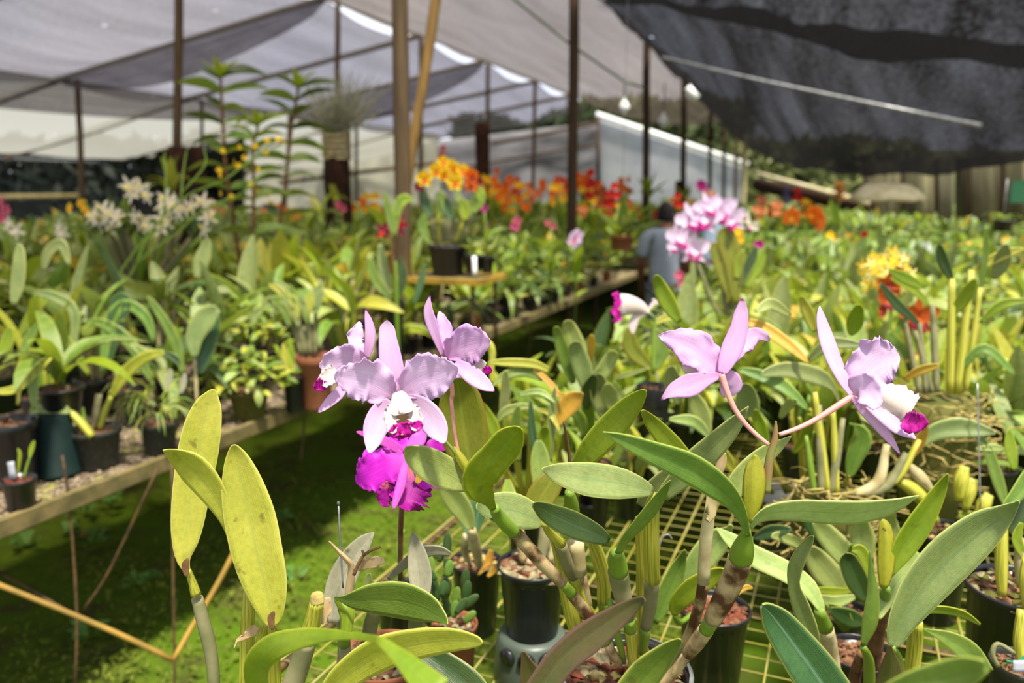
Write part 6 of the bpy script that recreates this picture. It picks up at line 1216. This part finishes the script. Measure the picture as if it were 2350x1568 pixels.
stem('cane', [(452, 935, 3), (450, 880, 4), (446, 820, 4)], 3.2, M['canet'], t); S(t, [(446, 820, 4), (446, 775, 20), (470, 730, 26), (500, 708, 8)], 3.15, 'grey', n=16); S(t, [(456, 860, 4), (470, 810, 20), (488, 750, 18), (496, 720, 3)], 3.2, 'blue', n=16); S(t, [(452, 640, 5), (462, 600, 18), (475, 560, 10), (478, 548, 2)], 3.6, 'grey')
t = rootat('potted_orchid', 'orchid with long arching strap leaves in front of the white-flowered fan', 300, 900, 3.3)
for st, m in (([(235, 860, 4), (250, 740, 14), (290, 700, 13), (335, 730, 12), (354, 785, 2)], 'mid'), ([(240, 860, 4), (290, 700, 10), (265, 690, 12), (250, 740, 4)], 'dark'), ([(160, 850, 4), (170, 720, 12), (120, 680, 12), (75, 672, 2)], 'grey'), ([(350, 880, 4), (300, 790, 14), (240, 745, 12), (195, 738, 2)], 'mid'), ([(420, 860, 4), (400, 780, 12), (360, 710, 9), (338, 680, 1)], 'mid'), ([(205, 860, 4), (150, 780, 12), (90, 720, 3)], 'ygm'), ([(260, 860, 4), (330, 820, 12), (300, 790, 4)], 'pale'), ([(100, 620, 4), (110, 580, 12), (140, 560, 12), (160, 610, 2)], 'grey')): S(t, st, 3.2, m, n=16)
potw(t, 300, 890, 3.3, 36, 50, 'black', tobench=True)
# lilac bunch right of the man
t = rootat('potted_orchid', 'orchid crowned with a bunch of seven pale lilac flowers in front of the man', 1670, 760, 3.6); potw(t, 1672, 745, 3.6, 30, 40, 'black', tobench=True)
for x, y, s_, yw in ((1556, 545, 78, .5), (1592, 572, 82, 0), (1585, 505, 84, .3), (1618, 500, 84, -.2), (1655, 485, 84, -.4), (1680, 505, 74, -.6), (1625, 475, 70, .1), (1540, 565, 50, .9)): bloom(t, x, y, 3.5 + (x % 7) * .012, s_, B('f_lil', 'f_mag', 'c'), yw, -.1, (x % 5 - 2) * .15)
for st, m in (([(1688, 700, 5), (1684, 610, 22), (1666, 545, 24), (1655, 524, 6)], 'olive'), ([(1680, 690, 5), (1660, 620, 18), (1640, 570, 13), (1632, 560, 2)], 'olive'), ([(1700, 660, 5), (1718, 610, 14), (1738, 565, 3)], 'dark'), ([(1710, 660, 5), (1742, 610, 11), (1752, 570, 2)], 'ygm'), ([(1690, 640, 5), (1698, 600, 12), (1708, 575, 2)], 'ygm'), ([(1590, 700, 4), (1590, 630, 7), (1592, 590, 2)], 'grey')): S(t, st, 3.5, m)
for x, y in ((1688, 640), (1680, 640), (1700, 650), (1655, 630), (1600, 600)): stem('cane', [(1675, 742, 4), ((x + 1675) / 2, 700, 6), (x, y, 4)], 3.55, M['caneo'], t, 3, 7)
# white flower with magenta frill
t = rootat('potted_orchid', 'white flower with a curled magenta frill, standing over the aisle', 1500, 860, 2.3); o = stem('flower', [(1490, 718, 4), (1484, 716, 6)], 2.2, M['liph'], t)
sheet('lip', [(1488, 718, 6), (1465, 705, 17), (1440, 700, 24), (1424, 700, 26)], (2.2, 2.15), M['liph'], o, n=14, m=8, cup=-.5, thick=.001); sheet('lip', [(1410, 672, 6), (1418, 690, 9), (1413, 712, 9), (1421, 728, 8), (1408, 740, 4)], (2.15, 2.15), M['lipm'], o, n=20, m=6, ruf=.9, thick=.001)
sheet('petal', [(1484, 716, 4), (1462, 726, 9), (1453, 742, 11), (1452, 758, 7), (1454, 766, 1)], 2.2, M['liph'], o, n=12, m=6, thick=.001); sheet('petal', [(1486, 714, 3), (1502, 694, 4), (1498, 686, 2)], 2.2, M['liph'], o, n=8, thick=.001)
sheet('petal', [(1488, 712, 3), (1500, 697, 5), (1518, 694, 5), (1528, 708, 4), (1524, 724, 2)], 2.22, M['liph'], o, n=12, m=5, thick=.001)
stem('flower_spike', [(1490, 718, 3), (1502, 735, 3.5), (1500, 780, 4), (1500, 860, 5)], 2.25, M['caneg'], t); potw(t, 1500, 885, 2.35, 40, 40, 'black', tobench=True)
for st, m in (([(1500, 850, 4), (1450, 800, 20), (1446, 750, 5)], 'olive'), ([(1500, 850, 4), (1520, 800, 18), (1505, 755, 4)], 'mid'), ([(1495, 745, 3), (1530, 730, 8), (1560, 732, 2)], 'yg')): S(t, st, 2.35, m)
# yellow bunch and rust flowers
t = rootat('potted_orchid', 'orchid topped by a round bunch of clear yellow flowers at the right', 2040, 800, 3.1); potw(t, 2040, 820, 3.1, 36, 40, 'black', tobench=True); r = random.Random(3)
for k in range(26): a_ = k * 2.4; q = math.sqrt(k / 26); bloom(t, 2036 + math.cos(a_) * 62 * q, 622 + math.sin(a_) * 48 * q, 3.05 - .1 * (1 - q), 36, B('f_cream' if k % 3 == 0 else 'f_yel', 'f_cream', 's'), r.uniform(-.6, .6), r.uniform(-.4, .3), k)
stem('flower_spike', [(2040, 800, 4), (2045, 720, 4), (2038, 640, 3)], 3.1, M['caneg'], t)
for st, m in (([(2040, 790, 4), (2010, 730, 14), (2000, 690, 3)], 'ygm'), ([(2050, 790, 4), (2080, 730, 16), (2110, 690, 3)], 'mid')): S(t, st, 3.1, m)
t = rootat('potted_orchid', 'orchid with rust orange flowers with wine-red lips, below the yellow bunch', 2095, 820, 2.75); potw(t, 2095, 850, 2.75, 40, 40, 'black', tobench=True)
for x, y, s_, yw in ((2106, 728, 96, 0), (2034, 690, 62, .4), (2040, 655, 58, -.2), (2060, 632, 44, -.5), (2022, 712, 40, .6)): bloom(t, x, y, 2.7 + (x % 3) * .02, s_, B('f_rust', 'f_dred', 'r' if s_ < 60 else 'c'), yw, .0)
stem('flower_spike', [(2095, 850, 4), (2085, 780, 4), (2104, 728, 3)], 2.75, M['twig'], t); S(t, [(2132, 702, 3), (2100, 668, 10), (2045, 638, 2)], 2.6, 'ygm', n=14)
for st, m in (([(2095, 845, 4), (2060, 800, 18), (2040, 760, 3)], 'mid'), ([(2100, 845, 4), (2140, 800, 18), (2150, 750, 3)], 'grey')): S(t, st, 2.75, m)
# smaller flowers one can tell apart
def small(label, pts, Z, spx, me, yb=None, lv=('mid', 'ygm'), name='flowering_orchid', group=None):
    x0 = sum(p[0] for p in pts) / len(pts); y0 = max(p[1] for p in pts); t = rootat(name, label, x0, y0, Z, group=group); p0 = P(x0, y0, Z); b = Vector((p0.x, p0.y, PB))
    tube('flower_spike', [b, b.lerp(p0, .6) + Vector((.01, 0, 0)), p0], .005, M['caneg'], t, 6)
    for i, p in enumerate(pts): bloom(t, p[0], p[1], Z - .03, p[2] if len(p) > 2 else spx, me, (i * 7 % 5 - 2) * .3, ((i * 3) % 4 - 2) * .1, i * .7)
    rr = random.Random(int(x0 + y0)); hh = p0.z - PB
    for k in range(6): l_ = rr.uniform(.13, .22); inst('leaf', lm(lv[k % len(lv)], k % 5), Mx(b + UP * hh * rr.uniform(.3, .75), rr.uniform(0, 6.28), rr.uniform(.7, 1.4), 0, (l_, l_, l_)), t)
    return t
small('orchid with two golden orange flowers right of the lilac bunch', [(1818, 498), (1866, 492), (1878, 508)], 6, 48, B('f_or', 'f_yel', 'r')); small('small white and wine-red flowers right of the lilac bunch', [(1692, 512), (1726, 520), (1712, 500)], 4.5, 32, B('f_white', 'f_mag', 'c'))
small('yellow flowers tucked behind the lilac bunch leaves', [(1694, 532), (1700, 548), (1688, 546)], 5, 26, B('f_yel', 'f_yel', 'r')); small('single magenta flower below the white and wine-red flowers', [(1742, 562)], 4.2, 26, B('f_mag', 'f_mag', 'r'))
small('small lilac flower left of the man', [(1326, 542), (1318, 552)], 5.4, 36, B('f_lil', 'f_pink', 'r')); small('pink flower pair above the edge pots', [(1188, 508), (1182, 520)], 6.2, 26, B('f_pink', 'f_mag', 'r')); small('magenta flower just right of the yellow-flowered pot', [(1112, 478)], 6, 24, B('f_mag', 'f_mag', 'r'))
small('pink flower beside the man at waist height', [(1560, 632), (1566, 648)], 4.4, 26, B('f_pink', 'f_pink', 'r')); small('two golden flowers left of the white-flowered fan', [(162, 478), (190, 468), (198, 486)], 5.6, 26, B('f_yel', 'f_or', 'r')); small('white flower left of the white-flowered fan', [(136, 522), (144, 534)], 4.6, 40, B('f_white', 'f_white', 's'))
small('white flowers at the far left edge', [(20, 515), (38, 528)], 4.4, 46, B('f_white', 'f_white', 's')); small('dusky pink flowers at the far left edge under the eave post', [(6, 462), (14, 480), (2, 500)], 5.6, 26, B('f_pink', 'f_dred', 'r'))
small('coral flower left of the wooden planter, first of two', [(608, 480)], 6.4, 26, B('f_peach', 'f_or', 'r')); small('orange flower left of the wooden planter, second of two', [(645, 478)], 6.4, 28, B('f_or', 'f_or', 'r')); small('red flower right of the wooden planter', [(778, 470), (786, 478)], 6.6, 22, B('f_pink', 'f_red', 'r'))
small('orange flower cluster right of the dark log', [(1110, 432), (1102, 428)], 8, 24, B('f_or', 'f_or', 'r')); small('red flower spray above the yellow-flowered pot', [(1018, 340), (1016, 356), (1008, 366)], 7.4, 16, B('f_red', 'f_red', 'r')); small('dark red flower above the second persons head', [(1613, 430), (1608, 424)], 8, 26, B('f_mag', 'f_dred', 'r'))
small('small yellow flower at the middle right', [(1906, 540)], 5, 22, B('f_yel', 'f_yel', 'r')); small('small red flower above the yellow bunch', [(1984, 538)], 5.6, 18, B('f_red', 'f_red', 'r')); small('two pinkish red flowers right of the tall dark centre post', [(1258, 512), (1270, 520)], 6.4, 16, B('f_pink', 'f_red', 'r'))
# spikes at the right
def spike(label, x, y0, y1, Z, w_, mat, n=26):
    t = rootat('flower_spike_plant', label, x, y1, Z); p1 = P(x, y1, Z); p0 = P(x, y0, Z); b = Vector((p1.x, p1.y, PB)); tube('stalk', [b, p1, p0], .01, M['caneg'], t, 6); rr = random.Random(x); k = Z / F
    for i in range(n): f = i / n; q = p1.lerp(p0, f); inst('bract', lm(mat, 0), Mx(q, i * 2.4, .7, 0, (w_ * k * (1.1 - .5 * f), w_ * k * 1.6, w_ * k)), t)
    for i in range(5): inst('leaf', lm('mid', i), Mx(b + UP * (p1.z - PB) * .7, i * 1.3, .9, 0, (.35, .35, .35)), t)
M['sprd'] = leafmat('rust red bract', (150, 70, 56), (170, 90, 70), (180, 110, 90), (150, 80, 60), 0, .2); M['sppu'] = leafmat('violet bract', (74, 40, 140), (90, 50, 160), (120, 80, 180), (80, 50, 150), 0, .2)
spike('rust red bromeliad spike rising right of the orange flower pair', 1925, 420, 468, 8, 26, 'sprd'); spike('violet blue flower spike right of the thin posts', 1805, 432, 470, 9, 16, 'sppu')
# band of orange and red orchids at the centre back
r = random.Random(77); OB = [('f_or', 'f_or'), ('f_red', 'f_red'), ('f_or', 'f_red'), ('f_peach', 'f_or'), ('f_yel', 'f_or'), ('f_red', 'f_or')]; protoF = []
for k in range(6):
    t = thing('flowering_orchid', 'x', 'orchid', (0, 0, 0)); h = .95
    tube('flower_spike', [(0, 0, 0), (.01, 0, h)], .006, M['caneg'], t, 5)
    for j in range(4): s_ = .105; inst('flower', B(*OB[k], 'r'), Matrix.Translation((r.uniform(-.12, .12), r.uniform(-.1, .1), h + r.uniform(-.1, .12))) @ Matrix.Rotation(r.uniform(-.7, .7), 4, 'Z') @ Matrix.Diagonal((s_, s_, s_, 1)), t)
    for j in range(5): inst('leaf', lm(('ygm', 'mid')[j % 2], j), Mx(Vector((0, 0, h * r.uniform(.4, .8))), r.uniform(0, 6.28), 1.1, 0, (.25, .25, .25)), t)
    protoF.append([t, False])
cells = []
for k in range(84):
    if k < 56: x = r.uniform(1120, 1460) ; y = 412 + 66 * r.random() ** 1.1 + (14 if x > 1400 else 0); Z = r.uniform(8.5, 12); g = 'band'; i = r.choice([0, 1, 1, 2, 2, 3, 4, 5])
    elif k < 68: x = r.uniform(440, 900); y = r.uniform(462, 500); Z = r.uniform(7, 11); g = 'left'; i = r.choice([0, 3, 4])
    else: x = r.uniform(1440, 1900); y = r.uniform(455, 500); Z = r.uniform(8, 12); g = 'right'; i = r.choice([3, 1, 4])
    p = P(x, y, Z); z0 = p.z - .95; sc = 1.
    q = Vector((p.x, p.y, PB)); sz = (p.z - PB) / .95
    e = protoF[i]
    if not e[1]: o = e[0]; o.location = q; e[1] = True; OFF[o.name] = q
    else: o = dup(e[0], q)
    o.scale = (1, 1, max(.3, sz)); o.rotation_euler = (0, 0, r.uniform(-.5, .5))
    lab, grp = {'band': (('orange', 'red', 'orange and red', 'peach pink', 'yellow orange', 'scarlet')[i] + ' flowered orchid in the bright distant band at the centre', ('orange', 'red', 'orange and red', 'peach', 'yellow orange', 'scarlet')[i] + ' orchids in the distant band'), 'left': ('small orange or yellow flowered orchid among the distant plants at left', 'distant orange-flowered orchids at left'), 'right': ('small warm-coloured orchid bloom among the distant plants right of the man', 'distant warm-coloured orchids at right')}[g]
    tag(o, lab, 'orchid', grp)
# hanging terracotta pot, dark hanging basket
t = rootat('hanging_pot', 'terracotta pot hanging left of the man, with pale striped leaves', 1427, 560, 7, 'pot', z=P(1427, 575, 7).z); potw(t, 1427, 542, 7, 30, 32, 'terra'); c = P(1427, 540, 7); r = random.Random(2)
for k in range(16): l_ = r.uniform(.2, .4); inst('leaf', lm(('pale', 'mid', 'ygm')[k % 3], k % 5), Mx(c, r.uniform(0, 6.28), r.uniform(.4, 1.4), 0, (l_, l_ * .8, l_)), t)
tube('hanger_wire', [c, (c.x, c.y, 3.8)], .0022, M['steel'], t, 5)
t = rootat('hanging_basket', 'dark hanging basket near the right edge below the green sign', 2302, 520, 6, 'basket', z=P(2302, 535, 6).z); potw(t, 2302, 505, 6, 26, 26, 'black'); c = P(2302, 504, 6)
for k in range(20): l_ = r.uniform(.08, .2); inst('leaf', lm(('ygm', 'mid')[k % 2], 5 + k % 3), Mx(c, r.uniform(0, 6.28), r.uniform(-.2, 1.2), 0, (l_, l_, l_)), t)
tube('hanger_wire', [c, (c.x, c.y, c.z + .3)], .004, M['steel'], t, 5)
# upright green plants by the posts
for x, y0, y1, Z, lab in ((1490, 455, 395, 11.4, 'bright green plant climbing the post left of the hanging bulb pair'), (1570, 460, 415, 13.6, 'green plant on the mossy log below the tube lamp'), (770, 470, 420, 7.4, 'spiky yellow-green plant in front of the stump'), (735, 500, 430, 6.8, 'tall narrow yellow-green leaves left of the stump'), (395, 440, 355, 7.0, 'green spray in front of the paired logs')):
    t = rootat('green_plant', lab, x, y0, Z, 'plant'); b = P(x, y0, Z); l_ = (y0 - y1) * Z / F; rr = random.Random(x); tube('stem', [(b.x, b.y, PB), b], .008, M['caneg'], t, 6)
    for k in range(12): inst('leaf', lm(('ygm', 'yg', 'mid')[k % 3], rr.choice((0, 5, 6))), Mx(b, rr.uniform(0, 6.28), rr.uniform(.8, 1.5), 0, (l_, l_, l_)), t)

# ---------------------------------------------------------------- people
def skin(name, pts, edges, rad, mat, parent, sub=2):
    me = D.meshes.new(name); o0 = off(parent); me.from_pydata([Vector(p) - o0 for p in pts], edges, []); o = D.objects.new(name, me); COL.objects.link(o); o.parent = parent; OFF[o.name] = o0
    me.materials.append(mat); o.modifiers.new('skin', 'SKIN'); sl_ = me.skin_vertices[0].data
    for i, q in enumerate(rad): sl_[i].radius = q if isinstance(q, tuple) else (q, q)
    sl_[0].use_root = True; s = o.modifiers.new('sub', 'SUBSURF'); s.levels = sub; s.render_levels = sub
    o.modifiers['skin'].use_smooth_shade = True; return o
MS = plain('brown skin', (104, 66, 46), (92, 58, 40), 8, .6, .3, .05); MH = plain('black hair', (22, 18, 18), (34, 28, 28), 60, .8, .2, .6); MG = plain('grey shirt cloth', (152, 158, 168), (128, 134, 146), 5, .85, .1, .4); MT = plain('grey trouser cloth', (122, 126, 134), (104, 108, 116), 5, .85, .1, .4); MK = plain('pinkish brown skin', (150, 94, 72), (136, 84, 64), 8, .6, .3, .05)
def person(label, px, py, Z, hgt, face, shirt, sk, hair, bald=False):
    """px, py: the middle of the head"""
    hp = P(px, py, Z); t = thing('person', label, 'person', (hp.x, hp.y, 0)); k = hgt / 1.70; c, s = math.cos(face), math.sin(face)
    def W(x, y, z): return Vector((hp.x + (x * c - y * s) * k, hp.y + (x * s + y * c) * k, z * k))   # y forward in body space
    J = [(0, 0, .95), (0, 0, 1.12), (0, .01, 1.30), (0, .02, 1.42), (0, .04, 1.50), (0, .06, 1.60),
         (.17, .01, 1.38), (.23, .03, 1.12), (.22, .16, .92), (.21, .22, .85), (-.17, .01, 1.38), (-.23, .03, 1.12), (-.22, .16, .92), (-.21, .22, .85),
         (.09, 0, .88), (.10, .02, .48), (.10, -.02, .09), (.11, .12, .03), (-.09, 0, .88), (-.10, .02, .48), (-.10, -.02, .09), (-.11, .12, .03)]
    E = [(0, 1), (1, 2), (2, 3), (3, 4), (4, 5), (3, 6), (6, 7), (7, 8), (8, 9), (3, 10), (10, 11), (11, 12), (12, 13), (0, 14), (14, 15), (15, 16), (16, 17), (0, 18), (18, 19), (19, 20), (20, 21)]
    Rr = [(.13, .10), (.125, .095), (.14, .10), (.10, .07), .05, (.075, .09), .055, .042, .032, .03, .055, .042, .032, .03, .08, .055, .04, .035, .08, .055, .04, .035]
    skin('body', [W(*j) for j in J], E, [tuple(v * k for v in q) if isinstance(q, tuple) else q * k for q in Rr], sk, t)
    tj = [(0, 0, .86), (0, 0, 1.0), (0, 0, 1.15), (0, .01, 1.32), (0, .02, 1.43), (.18, .01, 1.39), (.225, .025, 1.18), (-.18, .01, 1.39), (-.225, .025, 1.18)]
    skin('shirt', [W(*j) for j in tj], [(0, 1), (1, 2), (2, 3), (3, 4), (4, 5), (5, 6), (4, 7), (7, 8)], [(.165 * k, .13 * k), (.16 * k, .125 * k), (.155 * k, .12 * k), (.17 * k, .125 * k), (.10 * k, .08 * k), .078 * k, .075 * k, .078 * k, .075 * k], shirt, t)
    skin('trousers', [W(*j) for j in [(0, 0, .96), (.09, 0, .86), (.10, .02, .48), (.10, -.01, .10), (-.09, 0, .86), (-.10, .02, .48), (-.10, -.01, .10)]], [(0, 1), (1, 2), (2, 3), (0, 4), (4, 5), (5, 6)], [(.15 * k, .12 * k), .10 * k, .08 * k, .07 * k, .10 * k, .08 * k, .07 * k], MT, t)
    hc = W(0, .07, 1.60); V = []; Fc = []; n = 20; mth = 14
    def headv(sc=1., cut=None):
        V = []; 
        for i in range(mth + 1):
            ph = math.pi * i / mth
            for j in range(n):
                th = 6.283 * j / n; x = .078 * math.sin(ph) * math.cos(th); y = .098 * math.sin(ph) * math.sin(th); z = .125 * math.cos(ph)
                if z < -.02: x *= 1 - .25 * (-z / .125); 
                if abs(x) < .02 and y > .08 and -.04 < z < .02: y += .022
                v = Vector((x, y, z)) * sc * k; V.append(hc + Vector((v.x * c - v.y * s, v.x * s + v.y * c, v.z)))
        return V
    Fq = [(i * n + j, (i + 1) * n + j, (i + 1) * n + (j + 1) % n, i * n + (j + 1) % n) for i in range(mth) for j in range(n)]
    hd = obj('head', headv(), Fq, sk, t)
    for sg in (-1, 1):
        e = W(sg * .078, .06, 1.60); m = MB(); V2, F2, U2 = lathe([(.001, -.02), (.018, -.01), (.022, .0), (.016, .014), (.001, .02)], 10, tuple(e)); m.add(V2, F2); m.done('ear', sk, hd)
        e = W(sg * .03, .158, 1.61); V2, F2, U2 = lathe([(.001, -.009), (.012, 0), (.001, .009)], 8, tuple(e)); obj('eye', V2, F2, MH, hd)
    e = W(0, .152, 1.545); V2, F2, U2 = lathe([(.001, -.006), (.022, 0), (.001, .006)], 8, tuple(e)); obj('mouth', V2, F2, MS, hd)
    if not bald:
        HV = headv(1.09); keep = []
        for f in Fq:
            cc = sum((HV[i] for i in f), Vector()) / 4 - hc; yy = -cc.x * s + cc.y * c
            if cc.z > .03 * k or (yy < .02 * k and cc.z > -.07 * k): keep.append(f)
        h = obj('hair', HV, keep, hair, t); md = h.modifiers.new('thickness', 'SOLIDIFY'); md.thickness = .012
    for sg in (-1, 1):
        hnd = W(sg * .21, .24, .84)
        for q in range(4):
            a_ = W(sg * (.195 + q * .012), .25, .84); b_ = W(sg * (.195 + q * .012), .285 + .008 * (q in (1, 2)), .80); d_ = W(sg * (.195 + q * .012), .29, .765 + .006 * (q == 3)); tube('finger', [a_, b_, d_], [.009, .0085, .006], sk, t, 6)
        tube('thumb', [W(sg * .19, .235, .845), W(sg * .17, .26, .82), W(sg * .168, .275, .79)], [.011, .01, .007], sk, t, 6)
        V2, F2, U2 = tubev([W(sg * .105, -.07, .045), W(sg * .108, .04, .045), W(sg * .112, .15, .035), W(sg * .113, .19, .03)], [.045 * k, .05 * k, .045 * k, .025 * k], 10); obj('shoe', V2, F2, MH, t)
person('person seen from behind in a grey short-sleeved shirt, standing in the aisle', 1528, 512, 7.3, 1.60, -.15, MG, MS, MH)
person('person with a bare brownish head mostly hidden behind the lilac bunch', 1636, 455, 9.2, 1.72, .3, plain('pale shirt', (150, 170, 190), (130, 150, 170), 5, .85), MK, MH, True)
# ---------------------------------------------------------------- labels that single out the scattered plants
LMK = [(325, 560, 'the white-flowered fan'), (216, 980, 'the algae-stained pot'), (362, 960, 'the grassy pot'), (570, 860, 'the mossy olive pot'), (722, 760, 'the terracotta-potted orchid'), (560, 480, 'the dark-stemmed shrubs'), (925, 560, 'the thick timber post'), (1027, 470, 'the yellow-flowered pot'), (897, 522, 'the crimson flower'),
       (910, 880, 'the forward lilac flower'), (1315, 470, 'the dark centre post'), (1430, 700, 'the white flower'), (1525, 600, 'the man'), (1615, 520, 'the lilac bunch'), (1655, 800, 'the back-turned lilac flower'), (2000, 860, 'the right-facing lilac flower'), (2036, 620, 'the yellow bunch'), (2106, 728, 'the rust orange flowers'),
       (2155, 920, 'the mossy basket'), (1840, 495, 'the golden orange pair'), (2302, 510, 'the dark hanging basket'), (1380, 880, 'the pale upright leaves'), (1900, 1130, 'the rooty clump'), (1925, 445, 'the red bromeliad spike'), (60, 520, 'the far left edge'), (2300, 760, 'the right photo edge'), (100, 800, 'the strap-leaved plant'), (400, 720, 'the blue-green leaves'), (1230, 650, 'the edge row of pots'), (772, 420, 'the stump')]
groups = {}
for o, desc in PLACED:
    p = Vector(o.location) + UP * .25; x, y, Z = proj(p); k = min(range(len(LMK)), key=lambda i: (LMK[i][0] - x) ** 2 + (LMK[i][1] - y) ** 2); dx, dy = x - LMK[k][0], y - LMK[k][1]
    d = ('right of' if dx > 0 else 'left of') if abs(dx) > 1.3 * abs(dy) else ('below' if dy > 0 else 'above')
    if abs(dx) < 25 and abs(dy) < 25: d = 'beside'
    groups.setdefault((desc, d, LMK[k][2]), []).append((x, o))
ORD = ['leftmost', 'second from left', 'third from left', 'fourth from left', 'fifth from left', 'sixth from left', 'seventh from left', 'eighth from left', 'ninth from left']
for (desc, d, nm), L_ in groups.items():
    L_.sort(key=lambda q: q[0])
    for i, (x, o) in enumerate(L_):
        lab = '%s %s %s' % (desc, d, nm)
        if len(L_) > 1: lab += ', ' + ORD[min(i, 8)]
        o['label'] = ' '.join(lab.split()[:16]); o['group'] = 'leafy orchids on the left bench' if x < 900 or (o.location - A0).dot(NB) < 0 else 'leafy orchids on the right bench'
for t_, d_, used in PROT:
    if not used:
        for c_ in list(t_.children): D.objects.remove(c_)
        D.objects.remove(t_)
